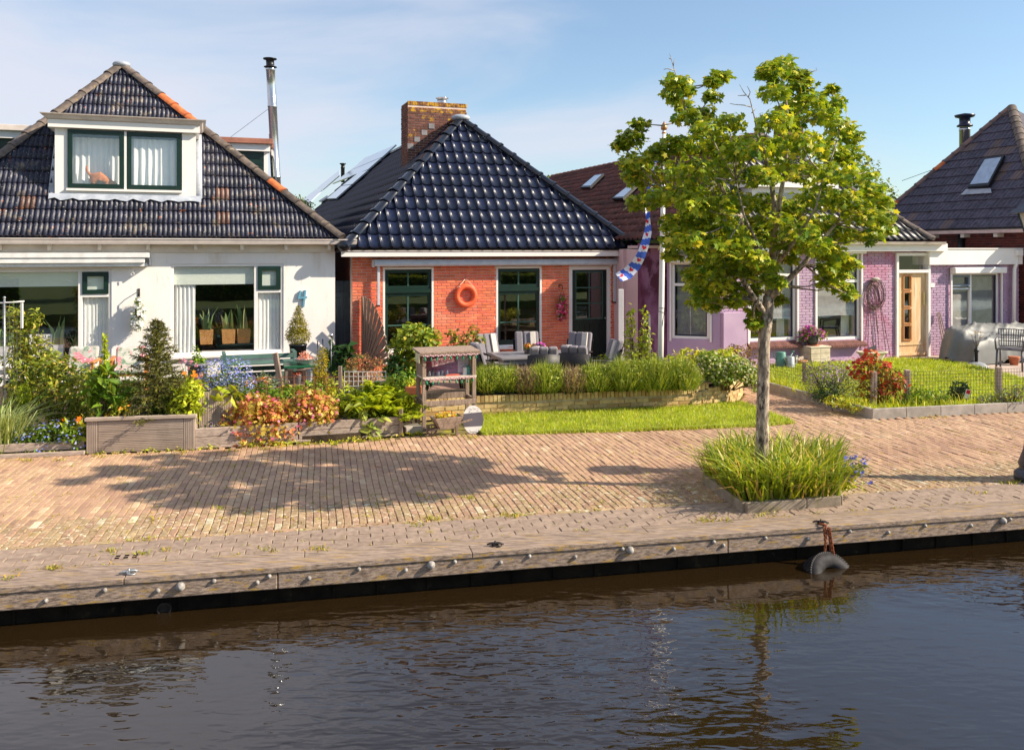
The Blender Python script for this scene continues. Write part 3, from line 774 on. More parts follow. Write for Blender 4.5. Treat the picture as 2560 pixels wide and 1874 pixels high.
# window with blind, curtains and green vent light on the bright side of the wall
def house_window(x0, x1, z0, z1, xm, zt, big_left=True):
    """picture window with a narrow side light: xm the mullion, zt the transom of the side light"""
    w = .055
    fr = frame_mb(x0, x1, z0, z1, w, .02, .12, wb=.06); fr.box(xm - .035, xm + .035, .02, .12, z0 + .06, z1 - w); fr.box(xm + .035, x1 - w, .021, .119, zt - .03, zt + .03)
    f = ob('window', fr, m_white, wh, bev=.004)
    ob('sill', MB().box(x0 - .03, x1 + .03, -.07, .02, z0 - .045, z0 - .002), m_white, f)
    pane(f, x0 + w, xm - .035, z0 + .06, z1 - w, .09)
    vf = frame_mb(xm + .036, x1 - w - .001, zt + .031, z1 - w - .001, .085, .0, .07)
    ob('vent_sash', vf, m_green, f, bev=.003); pane(f, xm + .12, x1 - w - .085, zt + .115, z1 - w - .085, .04)
    pane(f, xm + .035, x1 - w, z0 + .06, zt - .03, .09)
    ob('blind', MB().box(x0 + .056, xm - .036, .105, .11, L(568, 711)[1], z1 - .06), m_blind, f)
    ob('blind', MB().box(xm + .12, x1 - .14, .06, .065, zt + .115, z1 - .14), m_blind, f)
    ob('curtain', curtain_mb(xm + .036, x1 - .056, z0 + .06, zt - .03, .125, 6, .014), m_curtain, f)
    return f
xm_b = L(640, 700)[0]; fB = house_window(bx0, bx1, bz0, bz1, xm_b, L(675, 728)[1])
ob('curtain', curtain_mb(bx0 + .06, L(489, 700)[0], bz0 + .06, bz1 - .3, .15, 5, .025), m_curtain, fB)
xm_a = L(200, 700)[0]; fA = house_window(ax0, ax1, az0, az1, xm_a, L(235, 739)[1])
# indoor window board
ob('window_board', MB().box(bx0, bx1, .19, .46, bz0 - .02, bz0 + .055), m_white, wh); ob('window_board', MB().box(ax0, ax1, .19, .46, az0 - .02, az0 + .055), m_white, wh)
# gutter, fascia, corbels
gz1, gz0, fz0 = L(400, 596, -.30)[1], L(400, 610, -.30)[1], L(400, 631)[1]
gx1 = L(892, 600, -.30)[0]
gut = MB(); prof = [(-.30, gz0), (-.31, gz0 + .03), (-.325, gz1 - .02), (-.335, gz1 - .018), (-.335, gz1), (-.31, gz1), (-.16, gz1 - .01), (-.10, gz0 + .015), (-.10, gz0)]
gut.prism([(XL_W, y, z) for y, z in prof], (gx1 - XL_W, 0, 0)); ob('gutter', gut, m_zinc, wh)
ob('fascia', MB().box(XL_W, L(836, 620, -.04)[0], -.045, -.001, fz0, gz0 - .002), m_cream, wh, bev=.004)
ob('soffit', MB().box(XL_W, .06, -.1, .2, gz0 + .02, gz0 + .05), m_cream, wh)
for px in (-250, -120, 2, 125, 250, 371, 489, 604, 714, 821):
    x = L(px, 620, -.08)[0]; ob('corbel', MB().box(x - .03, x + .03, -.20, -.046, fz0 + .05, gz0 - .004), m_cream, wh, bev=.003)
# rolled-up awning over the far window
ax = L(373, 640, -.26)[0]; z1, z2, z3 = L(200, 632, -.26)[1], L(200, 645, -.26)[1], L(200, 667, -.26)[1]
m_awn = mat('awning_cassette', (0.82, 0.80, 0.78), rough=0.4)
aw = MB(); aw.box(XL_W + .5, ax, -.27, -.003, z2 + .004, z1); aw.box(XL_W + .55, ax - .08, -.25, -.02, z3 + .07, z2 - .004); aw.box(XL_W + .5, ax - .03, -.20, -.004, z3, z3 + .066)
a_ = ob('awning', aw, m_awn, wh, bev=.006)
ob('bracket', MB().box(ax - .004, ax + .02, -.24, -.01, z3 + .03, z2 - .006), m_galv, a_)
cr_ = MB(); xk = L(333, 668, -.15)[0]; cr_.tube([(xk, -.12, z3), (xk - .01, -.13, z3 - .11)], .006, 6); cr_.torus((xk - .012, -.13, z3 - .145), .03, .005, (.3, 1, 0), 14, 6); ob('crank_eye', cr_, m_white, a_)
# house number 4
m_num = mat('pale_blue_enamel', S(108, 164, 186), S(96, 150, 176), rough=0.4)
nx, nz = L(757, 746, -.02)
num = MB(); num.bar((nx + .05, -.028, nz + .17), (nx + .012, -.028, nz - .17), .035, .05, (0, 1, 0)); num.bar((nx - .04, -.028, nz + .16), (nx - .085, -.028, nz + .01), .035, .05, (0, 1, 0)); num.bar((nx - .095, -.028, nz + .005), (nx + .085, -.028, nz + .028), .035, .0505, (0, 1, 0))
ob('house_number', num, m_num, wh)
# ---- roof
m_oldtile = mat('old_black_tile', S(46, 48, 68), S(28, 29, 48), rough=0.32, rough2=0.6, scale=9, rand=0.25, spec=0.42, bump=.003, bscale=90,
                spots=((S(112, 100, 88), 3.4, .57, .70), (S(190, 180, 164), 26.0, .62, .70), (S(170, 98, 54), 7.0, .65, .71), (S(120, 96, 46), 11.0, .66, .75)), pieces=((S(96, 64, 54), .03),))
m_oldridge = mat('old_ridge_tile', S(112, 98, 88), S(84, 74, 70), rough=0.8, scale=10, rand=0.25, bump=.006, bscale=50, spots=((S(150, 138, 116), 9.0, .6, .72), (S(150, 122, 48), 6.0, .66, .75)))
m_terracotta = mat('terracotta', S(206, 116, 66), S(178, 92, 52), rough=0.8, scale=8, bump=.004, bscale=50, spots=((S(120, 90, 60), 9.0, .62, .75),))
apx, apz = L(304, 168, 2.75)
EY = -.24; EZ = gz1 + .005
eR = Vector((L(848, 590, EY)[0], EY, EZ)); eL = Vector((L(-266, 590, EY)[0], EY, EZ)); AP = Vector((apx, 2.75, apz))
RB = AP + Vector((0, 6.5, 0))
under = MB(); under.add([eL, eR, AP], [(0, 1, 2)])
BR, BL = eR + Vector((0, 9.2, 0)), eL + Vector((0, 9.2, 0))
under.add([eR, BR, RB, AP], [(0, 1, 2, 3)]); under.add([eL, AP, RB, BL], [(0, 1, 2, 3)])
roofW = ob('roof', under, m_oldtile, wh)
def slope_uv(P0, ex, gy, pts): return [((Vector(p) - P0).dot(ex), (Vector(p) - P0).dot(gy)) for p in pts]
ex = Vector((1, 0, 0)); gy = unit((0, AP.y - EY, AP.z - EZ))
poly = slope_uv(eL, ex, gy, [eL, eR, AP])
prof3 = []
for k in range(3):
    for x, z in ((0, .008), (.010, .024), (.036, .036), (.062, .028), (.080, .006)): prof3.append((k * .09 + x, z))
prof3.append((.27, .012))
# the dormer's front stands on the slope
DD = .34
dx0, dz0 = L(137, 487, DD); dx1, dz1 = L(490, 300, DD)[0], L(310, 303, DD)[1]; dz0 = L(310, 489, DD)[1]
tt = lambda z: (z - EZ) / gy.z
hole = [(dx0 - eL.x - .03, dx1 - eL.x + .03, tt(dz0) - .02, tt(dz1) - .1)]
tiles(roofW, eL + Vector((0, 0, .012)), ex, gy, poly, .27, .325, prof3, m_oldtile, hole=hole, jit=.006, limit=300, order=lambda p: p[1])
gyr = unit((-(eR.x - AP.x), 0, AP.z - EZ)); exr = Vector((0, 1, 0))
ridge_caps(roofW, eR + Vector((.02, -.03, .02)), AP + Vector((0, 0, .03)), (0, 0, 1), .125, .40, m_oldridge, mats2={4: m_terracotta, 11: m_terracotta, 12: m_terracotta, 10: m_terracotta})
ridge_caps(roofW, eL + Vector((0, 0, .02)), AP + Vector((0, 0, .03)), (0, 0, 1), .125, .40, m_oldridge)
capm = MB(); capm.ball((AP.x, AP.y - .02, AP.z + .05), .19, .2, .08); ob('apex_cap', capm, m_lead, roofW)
# ---- front dormer
dm = ob('dormer', wall_boxes(dx0, dx1, dz0, dz1, DD, DD + .1, [(L(172, 400, DD)[0], L(455, 400, DD)[0], L(310, 476, DD)[1], dz1 - .02)]), m_white, wh)
cheek = MB()
for x0, x1 in ((dx0, dx0 + .06), (dx1 - .06, dx1)): cheek.box(x0, x1, DD + .1, DD + 2.0, dz0 + .1, dz1)
ob('cheek', cheek, m_white, dm)
ob('room', room_mb(dx0 + .1, dx1 - .1, dz0 + .05, dz1 - .05, DD + .12, DD + 1.4), m_room, dm)
kz0, kz1, kz2 = L(310, 325, DD - .10)[1], L(310, 306, DD - .10)[1], L(310, 290, DD - .22)[1]
kx0, kx1 = L(119, 320, DD - .1)[0], L(499, 320, DD - .1)[0]
ob('frieze', MB().box(kx0, kx1, DD - .10, DD + 2.1, kz0, kz1), m_white, dm, bev=.004)
cor = MB(); cor.prism([(0, DD - .10, kz1 + .003), (0, DD - .14, kz1 + .02), (0, DD - .17, kz1 + .07), (0, DD - .22, kz2 - .015), (0, DD - .225, kz2), (0, DD + 2.2, kz2), (0, DD + 2.2, kz1 + .003)], (1, 0, 0))
cor.v = [(kx0 - (DD - .1 - v[1] if v[1] < DD else .1) if v[0] == 0 else kx1 + (DD - .1 - v[1] if v[1] < DD else .1), v[1], v[2]) for v in cor.v]
ob('cornice', cor, m_zinc, dm)
wz0, wz1 = L(310, 473, DD - .01)[1], L(310, 329, DD - .01)[1]
wx = [L(p, 400, DD - .01)[0] for p in (169, 310, 317, 453)]
ob('centre_post', MB().box(wx[1] + .004, wx[2] - .004, DD - .02, DD + .08, wz0, wz1), m_white, dm)
for a, b, tilt in ((wx[0], wx[1], 1), (wx[2], wx[3], 0)):
    y = DD - .035 if tilt else DD - .015
    s_ = ob('sash', frame_mb(a, b, wz0 + .005, wz1, .085, y, y + .06), m_green, dm, bev=.004)
    pane(s_, a + .085, b - .085, wz0 + .09, wz1 - .085, y + .03) if False else ob('pane', MB().add([(a+.085, y+.03, wz0+.09), (b-.085, y+.03, wz0+.09), (b-.085, y+.03, wz1-.085), (a+.085, y+.03, wz1-.085)], [(0, 1, 2, 3)]), GLASS, dm)
    ob('curtain', curtain_mb(a + .05, b - .05, wz0 + .05, wz1 - .12, DD + (.24 if tilt else .13), 7, .025), m_curtain, dm)
ob('sill', MB().box(wx[0] - .02, wx[3] + .02, DD - .06, DD, wz0 - .05, wz0 - .005), m_white, dm)
ap = MB(); yb = DD - .03; n_ = 26; V = []
for i in range(n_ + 1):
    x = dx0 - .10 + (dx1 - dx0 + .2) * i / n_; z = dz0 + .02; t_ = tt(dz0 - .17) + .03 * math.sin(i * 1.9); q = eL + gy * t_ + Vector((0, -.05, .075 + .012 * math.sin(i * 2.3)))
    V += [(x, yb, z), (x, q.y, q.z)]
ap.smooth = True; ap.add(V, [(2*i, 2*i+1, 2*i+3, 2*i+2) for i in range(n_)])
for x in (dx0 - .06, dx1 + .06):
    p0 = eL + gy * tt(dz0 - .1); p1 = eL + gy * (tt(dz1) - .1); ap.bar((x, p0.y, p0.z + .06), (x, p1.y, p1.z + .06), .12, .05)
ob('flashing', ap, m_lead, dm)
# ---- dormers on the two flanks, seen past the hips
def flank(pxa, pxb, pya, pyb, d, label_mat):
    x0, x1 = L(pxa, 400, d)[0], L(pxb, 400, d)[0]; zt, zb = L((pxa+pxb)/2, pya, d)[1], L((pxa+pxb)/2, pyb, d)[1]
    f = ob('side_dormer', MB().box(x0 + .1, x1 - .1, d + .02, d + 3.0, 2.9, zb), m_green, wh)
    ob('cornice', MB().box(x0, x1, d - .22, d + 3.1, zt - .13, zt), label_mat, f, bev=.01); ob('frieze', MB().box(x0 + .06, x1 - .06, d - .12, d + 3.05, zb, zt - .132), m_white, f)
    sl = MB()
    for k in range(6):
        z = zb - .05 - k * .14; sl.box(x0 + .14, x1 - .2, d + .0, d + .019, z - .13, z)
    ob('cladding', sl, m_green, f, kind='stuff')
    ob('corner_post', MB().box(x1 - .2, x1 - .1, d - .01, d + .018, 2.9, zb), m_white, f)
    return f
m_brownfascia = mat('brown_fascia', S(170, 112, 92), S(140, 92, 76), rough=0.6, scale=4)
flank(548, 681, 347, 378, 3.6, m_brownfascia)
flank(-160, 112, 312, 345, 3.4, m_zinc)
# ---- steel flue
fx, fz = L(685, 300, 4.2); zt_ = L(680, 145, 4.2)[1]
fl = MB(); fl.lathe([(.11, 3.0), (.11, 4.4), (.118, 4.41), (.118, 4.44), (.11, 4.45), (.11, zt_ - 1.25), (.12, zt_ - 1.24), (.12, zt_ - 1.19), (.11, zt_ - 1.18), (.11, zt_ - .33), (.12, zt_ - .32), (.115, zt_ - .24)], 18)
lean = -.05
def leanv(mb): mb.v = [(v[0] + (v[2] - 3.0) * lean, v[1], v[2]) for v in mb.v]; return mb
flo = ob('flue', leanv(fl), m_steel, wh, loc=(fx + .12, 4.2, 0))
cap = MB(); cap.lathe([(.16, zt_ - .24), (.16, zt_ - .225), (.10, zt_ - .2), (.10, zt_ - .06), (.165, zt_ - .045), (.17, zt_ - .02), (.06, zt_), (.0001, zt_ + .005)], 18); ob('flue_cap', leanv(cap), m_black, flo)
st = MB(); st.bar((-.09, .05, 3.0), (-.09 + lean * 2.4, .05, zt_ - 1.9), .06, .05); ob('rust_strip', st, mat('rust_strip', S(186, 110, 66), S(150, 84, 52), rough=.8, scale=8), flo)
gw = MB(); q = Vector((.0 + lean * (zt_ - 1.2 - 3), 0, zt_ - 1.2)); gw.tube([q, Vector((-2.7, 1.2, zt_ - 3.2))], .006, 4); ob('guy_wire', gw, m_black, flo)
# ================================================================== the brick house
FB = Frame(-3.38, 18.60, 19.5)
bh = thing('brick_house', 'orange brick house with a glossy black tiled roof and a big chimney', 'house', FB.o, FB.a)
L = FB.L
m_brick = mat('orange_brick', S(232, 124, 84), S(216, 106, 70), rough=0.8, scale=7, rand=0.12, hue=.008, bump=.002, bscale=110, pieces=((S(212, 100, 70), .12),), spots=((S(170, 78, 54), 12.0, .68, .82), (S(226, 160, 130), 1.1, .58, .80), (S(184, 84, 60), .7, .60, .80)))
m_mortar = mat('mortar', S(232, 206, 194), S(212, 186, 174), rough=0.95, scale=20)
WB = 6.345
w1 = (L(957, 760)[0], L(1084, 760)[0], L(960, 879)[1], L(1020, 668)[1])
w2 = (L(1240, 760)[0], L(1354, 760)[0], L(1280, 867)[1], L(1290, 666)[1])
dr = (L(1422, 760)[0], L(1526, 760)[0], .04, L(1470, 665)[1])
WTOP = 2.50
holesB = [(w1[0], w1[1], .28, w1[3]), w2, (dr[0], dr[1], 0, dr[3])]
wb = ob('wall', wall_boxes(0, WB, 0, WTOP + .2, 0, .28, holesB), m_mortar, bh)
rows = brick_rows(0, WB, 0.0, WTOP, holesB, j=.0125)
def vis(r):  # what hangs or grows before the wall hides least in the middle strip
    return (0 if r[2] > .55 else 1, abs((r[0] + r[1]) / 2 - 2.6))
lay_bricks(wb, rows, 0.0, m_brick, key=vis)
for nm, rx in (('side_wall', 0.0), ('side_wall', WB - .28)):
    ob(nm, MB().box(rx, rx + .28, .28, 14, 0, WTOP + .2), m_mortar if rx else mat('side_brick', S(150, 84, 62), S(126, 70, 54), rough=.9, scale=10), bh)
ob('room', room_mb(.3, WB - .3, .03, 2.45, .285, 4.5), m_room, bh)
rows = [(c, d, a, b) for (c, d, a, b) in brick_rows(.0, 3.0, 0, WTOP, [])]
m_sill = m_white
def sash_window(o, kind):
    x0, x1, z0, z1 = o
    f = ob('window', frame_mb(x0, x1, z0, z1, .045, -.012, .09, wb=.05), m_white, bh, bev=.003)
    ob('sill', MB().box(x0 - .02, x1 + .02, -.07, -.0125, z0 - .035, z0 - .002), m_white, f)
    a, b, c, d = x0 + .047, x1 - .047, z0 + .053, z1 - .047
    zt = c + (d - c) * (1 - (727 - 672) / (876 - 672.0)); s = MB()
    frame_mb(a, b, zt + .03, d, .075, .02, .075, s); frame_mb(a, b, c, zt - .05, .07, .035, .085, s, wb=.10)
    s.box(a, b, -.0, .08, zt - .049, zt + .029)
    ob('sash', s, m_green, f, bev=.003)
    xm = (a + b) / 2; zl = c + (zt - c) * .40; g = MB()
    g.box(xm - .016, xm + .016, .03, .06, zt + .105, d - .075); g.box(xm - .016, xm + .016, .045, .075, c + .1, zt - .12)
    g.box(a + .07, xm - .0165, .0455, .0745, zl - .014, zl + .014); g.box(xm + .0165, b - .07, .0455, .0745, zl - .014, zl + .014)
    ob('glazing_bar', g, mat('bar_green', S(64, 96, 86), S(52, 82, 74), rough=.35), f)
    for p in ((a + .07, xm, zt + .1, d - .07, .05), (xm, b - .07, zt + .1, d - .07, .05), (a + .07, xm, c + .1, zl, .065), (xm, b - .07, c + .1, zl, .065), (a + .07, xm, zl, zt - .12, .065), (xm, b - .07, zl, zt - .12, .065)): pane(f, *p)
    return f
f1 = sash_window(w1, 0); f2 = sash_window(w2, 1)
pp = MB(); pp.box(w1[0] + .02, w1[1] - .02, .0, .1, .28, w1[2] - .04); pp.box(w1[0] - .02, w1[1] + .02, -.03, .1, .42, w1[2] - .038) if False else None
ob('panel', pp, m_white, f1)
lb = MB(); lb.box(w1[0] + .0, w1[1] - .0, -.05, -.001, .29, .325); lb.box(w1[0] + .0, w1[1], -.035, -.001, .15, .20); ob('moulding', lb, m_white, f1)
# door
dfr = ob('door_frame', frame_mb(dr[0], dr[1], dr[2] - .2, dr[3], .085, -.012, .12, wb=.2), m_white, bh, bev=.004)
dx0_, dx1_ = dr[0] + .09, dr[1] - .09; dz1_ = dr[3] - .09; zg0, zg1 = L(1470, 797)[1], L(1470, 680)[1]
door = MB(); door.box(dx0_, dx1_, .03, .08, .05, zg0); door.box(dx0_, dx0_ + .09, .03, .08, zg0, dz1_); door.box(dx1_ - .09, dx1_, .03, .08, zg0, dz1_); door.box(dx0_ + .09, dx1_ - .09, .03, .08, zg1, dz1_)
m_door = mat('door_green', S(22, 36, 32), S(16, 28, 26), rough=.3)
do = ob('door', door, m_door, bh, bev=.003)
g = MB(); ga, gb = dx0_ + .09, dx1_ - .09; gm = (ga + gb)/2
for i in range(4):
    z = zg0 + (zg1 - zg0) * i / 3; g.box(ga, gb, .024, .06, z - .014, z + .014)
g.box(ga, ga + .02, .0245, .0595, zg0, zg1); g.box(gb - .02, gb, .0245, .0595, zg0, zg1); g.box(gm - .013, gm + .013, .0235, .0605, zg0, zg1)
ob('glazing_bar', g, mat('bar_green', S(64, 96, 86)), do)
for i in range(3):
    for a, b in ((ga, gm), (gm, gb)): pane(do, a, b, zg0 + (zg1-zg0)*i/3, zg0 + (zg1-zg0)*(i+1)/3, .05)
vs = MB()
for k in range(6): x = dx0_ + .06 + k * (dx1_ - dx0_ - .12)/6; vs.box(x, x + (dx1_ - dx0_ - .12)/6 - .008, .022, .029, .12, zg0 - .08)
ob('door_board', vs, m_door, do, kind='stuff')
ob('handle', MB().ball((dx1_ - .045, -.0, L(1513, 795)[1]), .022, .022, .022).box(dx1_ - .053, dx1_ - .037, .0, .03, 1.0, 1.02), m_galv, do)
# fascia board, awning
fa0, fa1, fb0, fb1 = L(853, 633, -.37)[0], L(1593, 633, -.37)[0], L(1200, 641, -.37)[1], L(1200, 628, -.37)[1]
ob('fascia', MB().box(fa0, fa1, -.37, -.34, fb0, fb1), m_white, bh, bev=.004)
ob('gutter_lip', MB().box(fa0, fa1, -.39, -.20, fb1 + .002, fb1 + .018), m_zinc, bh)
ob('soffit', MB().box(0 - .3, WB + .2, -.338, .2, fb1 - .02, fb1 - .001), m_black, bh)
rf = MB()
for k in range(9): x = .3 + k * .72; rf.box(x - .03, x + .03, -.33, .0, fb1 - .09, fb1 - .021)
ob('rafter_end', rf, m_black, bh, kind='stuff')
m_alu = mat('aluminium_cassette', S(202, 206, 214), S(190, 194, 202), rough=.35, metal=.15)
ax0_, ax1_, az0_, az1_ = L(937, 655, -.22)[0], L(1546, 655, -.22)[0], L(1240, 664, -.22)[1], L(1240, 648, -.22)[1]
aw = MB(); aw.prism([(ax0_, -.05, az0_), (ax0_, -.20, az0_), (ax0_, -.225, az0_ + .03), (ax0_, -.225, az0_ + .07), (ax0_, -.20, az1_), (ax0_, -.05, az1_)], (ax1_ - ax0_, 0, 0))
awo = ob('awning', aw, m_alu, bh); arms = []
for p0, p1, yb in ((943, 949, 766), (1534, 1539, 757)):
    xa = (L(p0, 700, -.12)[0] + L(p1, 700, -.12)[0]) / 2; zb_ = L(p0, yb, -.12)[1]
    ob('arm', MB().box(xa - .028, xa + .028, -.15, -.09, zb_ + .03, az0_ - .001), m_alu, awo, bev=.004); ob('arm_foot', MB().box(xa - .022, xa + .03, -.145, -.003, zb_, zb_ + .029), m_black, awo)
    ob('wall_bracket', MB().box(xa - .13, xa - .09, -.16, -.012, az0_ - .02, az1_), m_white, awo)
# ---- roof
m_glaze = mat('glazed_black_tile', S(26, 34, 62), S(18, 25, 50), rough=0.22, rough2=.40, scale=14, rand=0.28, spec=0.42, spots=((S(96, 92, 88), 22.0, .64, .76), (S(120, 112, 96), 40.0, .66, .74)))
m_glaze2 = mat('glazed_ridge_tile', S(26, 28, 38), S(20, 22, 30), rough=0.22, scale=8, rand=.15, spec=.5, coat=.15, spots=((S(110, 104, 100), 10.0, .70, .8),))
EYB = -.40; EZB = L(1200, 621, EYB)[1]
eLb = Vector((L(864, 615, EYB)[0], EYB, EZB)); eRb = Vector((L(1589, 615, EYB)[0], EYB, EZB))
apx, apz = L(1152, 301, 2.25); APb = Vector((apx, 2.25, apz)); RBb = APb + Vector((0, 15.5, 0))
under = MB(); down = Vector((0, 0, -.012))
bRr, bLr = eRb + Vector((0, 18.1, 0)), eLb + Vector((0, 18.1, 0))
under.add([eLb + down, eRb + down, APb + down], [(0, 1, 2)]); under.add([eRb + down, bRr + down, RBb + down, APb + down], [(0, 1, 2, 3)]); under.add([eLb + down, APb + down, RBb + down, bLr + down], [(0, 1, 2, 3)])
under.add([bRr + down, bLr + down, RBb + down], [(0, 1, 2)])
roofB = ob('roof', under, mat('roof_batten', S(20, 20, 24), rough=.9), bh)
prof_s = [(0, .030), (.010, .044), (.024, .047), (.038, .034), (.050, .012), (.085, .003), (.14, .0), (.195, .004), (.224, .014), (.236, .030)]
gyb = unit((0, APb.y - EYB, APb.z - EZB)); poly = slope_uv(eLb, ex, gyb, [eLb, eRb, APb])
tiles(roofB, eLb, ex, gyb, poly, .236, .372, prof_s, m_glaze, thick=.026, lift=.034, jit=.009, limit=300)
# left slope (its tiles shrink to ripples in the photograph: one part), ridge caps on the hips
gl_ = unit((APb.x - eLb.x, 0, APb.z - EZB)); exl = Vector((0, -1, 0)); P0l = bLr
poly = slope_uv(P0l, exl, gl_, [bLr, eLb, APb, RBb])
tiles(roofB, P0l, exl, gl_, poly, .236, .372, [(0, .04), (.03, .046), (.07, .012), (.16, .008), (.236, .04)], m_glaze, thick=.026, lift=.034, limit=0, field='flank_tiles')
ridge_caps(roofB, eLb + Vector((-.02, -.02, .03)), APb + Vector((0, 0, .03)), (0, 0, 1), .115, .40, m_glaze2, flare=.022)
ridge_caps(roofB, eRb + Vector((.02, -.02, .03)), APb + Vector((0, 0, .03)), (0, 0, 1), .115, .40, m_glaze2, flare=.022)
ridge_caps(roofB, RBb, APb + Vector((0, .2, .02)), (0, 0, 1), .115, .42, m_glaze2, flare=.015)
cp = MB(); cp.ball((APb.x, APb.y, APb.z + .06), .24, .2, .09); ob('apex_cap', cp, m_lead, roofB)
knob = MB(); knob.ball((eLb.x - .03, eLb.y - .02, eLb.z + .05), .15, .12, .12); knob.ball((eRb.x + .02, eRb.y, eRb.z + .03), .12, .12, .1); ob('hip_end', knob, m_glaze2, roofB, kind='stuff')
# ---- chimney straddling the ridge behind the apex
m_chim = mat('chimney_brick', S(124, 80, 66), S(98, 62, 54), rough=0.9, scale=12, rand=.22, bump=.003, bscale=90, spots=((S(196, 146, 40), 5.0, .60, .68), (S(96, 60, 48), 8.0, .64, .76)), pieces=((S(106, 66, 54), .15),))
cd = 3.1; cx0, czt = L(1019, 258, cd); cx1 = L(1167, 258, cd)[0]; czb = apz - .95 * (APb.x - cx0)
czt = L(1090, 256, cd)[1]
ch = ob('chimney', MB().box(cx0 + .01, cx1 - .01, cd + .01, cd + .75, EZB + 1.2, czt - .01), m_mortar, bh)
zc = czt - .105
_br = brick_rows(cx0, cx1, EZB + 1.7, zc, [])
lay_bricks(ch, [r for r in _br if r[2] < zc - .22], cd + .012, m_chim, limit=130, key=lambda r: -r[2])
sold = []; x = cx0
while x < cx1 - .03: sold.append((x + .004, min(x + .058, cx1), zc + .004, czt)); x += .0625
m_lich = mat('lichened_brick', S(128, 82, 62), S(102, 64, 52), rough=.95, scale=12, rand=.2, bump=.004, bscale=80, spots=((S(206, 156, 40), 5.0, .50, .60), (S(180, 126, 40), 17.0, .54, .64)))
lay_bricks(ch, sold, cd + .010, m_lich, limit=60)
side = [(a, b, c, d) for (a, b, c, d) in brick_rows(cd + .02, cd + .75, EZB + 1.2, czt, [])]
lay_bricks(ch, side, cx0 + .008, m_chim, limit=0, axis='y', field='side_bricks')
lay_bricks(ch, [r for r in _br if r[2] >= zc - .22], cd + .012, m_lich, limit=40)
fz = MB(); n = 0
for k, (px, py) in enumerate(((1026, 362), (1043, 345), (1061, 328), (1079, 312))):
    xx, zz = L(px, py, cd); fz.box(xx - .075, xx + .073, cd - .012, cd - .0005 * k, zz - .10, zz + .03 - .001 * k)
ob('flashing', fz, mat('dull_lead', S(150, 146, 148), S(128, 124, 128), rough=.8), ch, kind='stuff')
cpx = L(1105, 250, cd + .35)[0]; cpp = MB(); cpp.lathe([(.13, czt - .02), (.13, czt + .13), (.115, czt + .13), (.115, czt + .16), (.17, czt + .165), (.16, czt + .18), (.0001, czt + .20)], 16, (cpx, cd + .35, 0)); ob('flue_cap', cpp, m_steel, ch)
# ---- panels and roof lights lying on the left slope
Nl = Vector((-gl_.z, 0, gl_.x)); lift_ = Nl * .12
def on_slope(pts, name, m, h=.05):
    P = [FB.plane(x, y, Vector(eLb) + lift_, Nl) for x, y in pts]
    return ob(name, MB().prism(P, Nl * h), m, roofB)
m_panel = mat('solar_glass', S(206, 214, 226), S(190, 200, 214), rough=.12, spec=.8, scale=.6, metal=.35)
c4 = lambda *p: [(600 + x / 3.0594, 100 + y / 3.0594) for x, y in p]
on_slope(c4((1200, 808), (1095, 903), (850, 1003), (960, 908)), 'solar_panel', m_panel)
on_slope(c4((1088, 909), (985, 998), (712, 1104), (842, 1009)), 'solar_panel', m_panel)
on_slope(c4((985, 1004), (864, 1110), (790, 1120), (910, 1025)), 'solar_panel', m_panel)
on_slope(c4((858, 1115), (742, 1218), (670, 1220), (783, 1125)), 'solar_panel', m_panel)
on_slope(c4((762, 1003), (765, 1042), (638, 1150), (590, 1140)), 'solar_panel', m_panel)
on_slope(c4((632, 1155), (520, 1265), (462, 1243), (584, 1146)), 'solar_panel', m_panel)
on_slope(c4((672, 1195), (682, 1207), (628, 1240), (606, 1238)), 'roof_light', m_lead)
vp = FB.plane(857, 440, Vector(eLb), Nl); v = MB(); v.lathe([(.09, -.3), (.09, .35), (.1, .36), (.1, .42), (.085, .44), (.085, .52), (.15, .56), (.15, .6), (.0001, .62)], 14, vp); ob('vent_pipe', v, m_black, roofB)
# ---- things fixed to or leaning on the brick house that are things of their own
lbx, lbz = L(1165, 739, -.07)
ring = thing('life_ring', 'orange life ring hung on the brick wall by a loop of cord', 'life ring', FB.w(lbx, -.07, lbz), FB.a)
m_orange = mat('orange_foam', S(232, 104, 62), S(222, 92, 54), rough=.6, scale=5, spots=((S(240, 150, 110), 6.0, .68, .85),))
ob('ring', MB().torus((0, 0, 0), .205, .060, (0, 1, 0), 40, 14, sq=.9), m_orange, ring)
cd_ = MB(); hk = Vector((.0, .045, .37)); cd_.tube([(-.19, -.02, .17), (-.12, .0, .25), hk], .007, 6); cd_.tube([(.19, -.02, .17), (.1, .0, .27), hk], .007, 6); cd_.torus((-.165, -.03, .17), .03, .007, (.3, 1, .2), 12, 6)
ob('cord', cd_, mat('pale_cord', S(228, 206, 180), rough=.9), ring)
hkm = MB(); hkm.tube([hk + Vector((0, .03, 0)), hk + Vector((0, -.01, .0)), hk + Vector((0, -.012, .02))], .006, 6); ob('nail', hkm, m_black, ring)
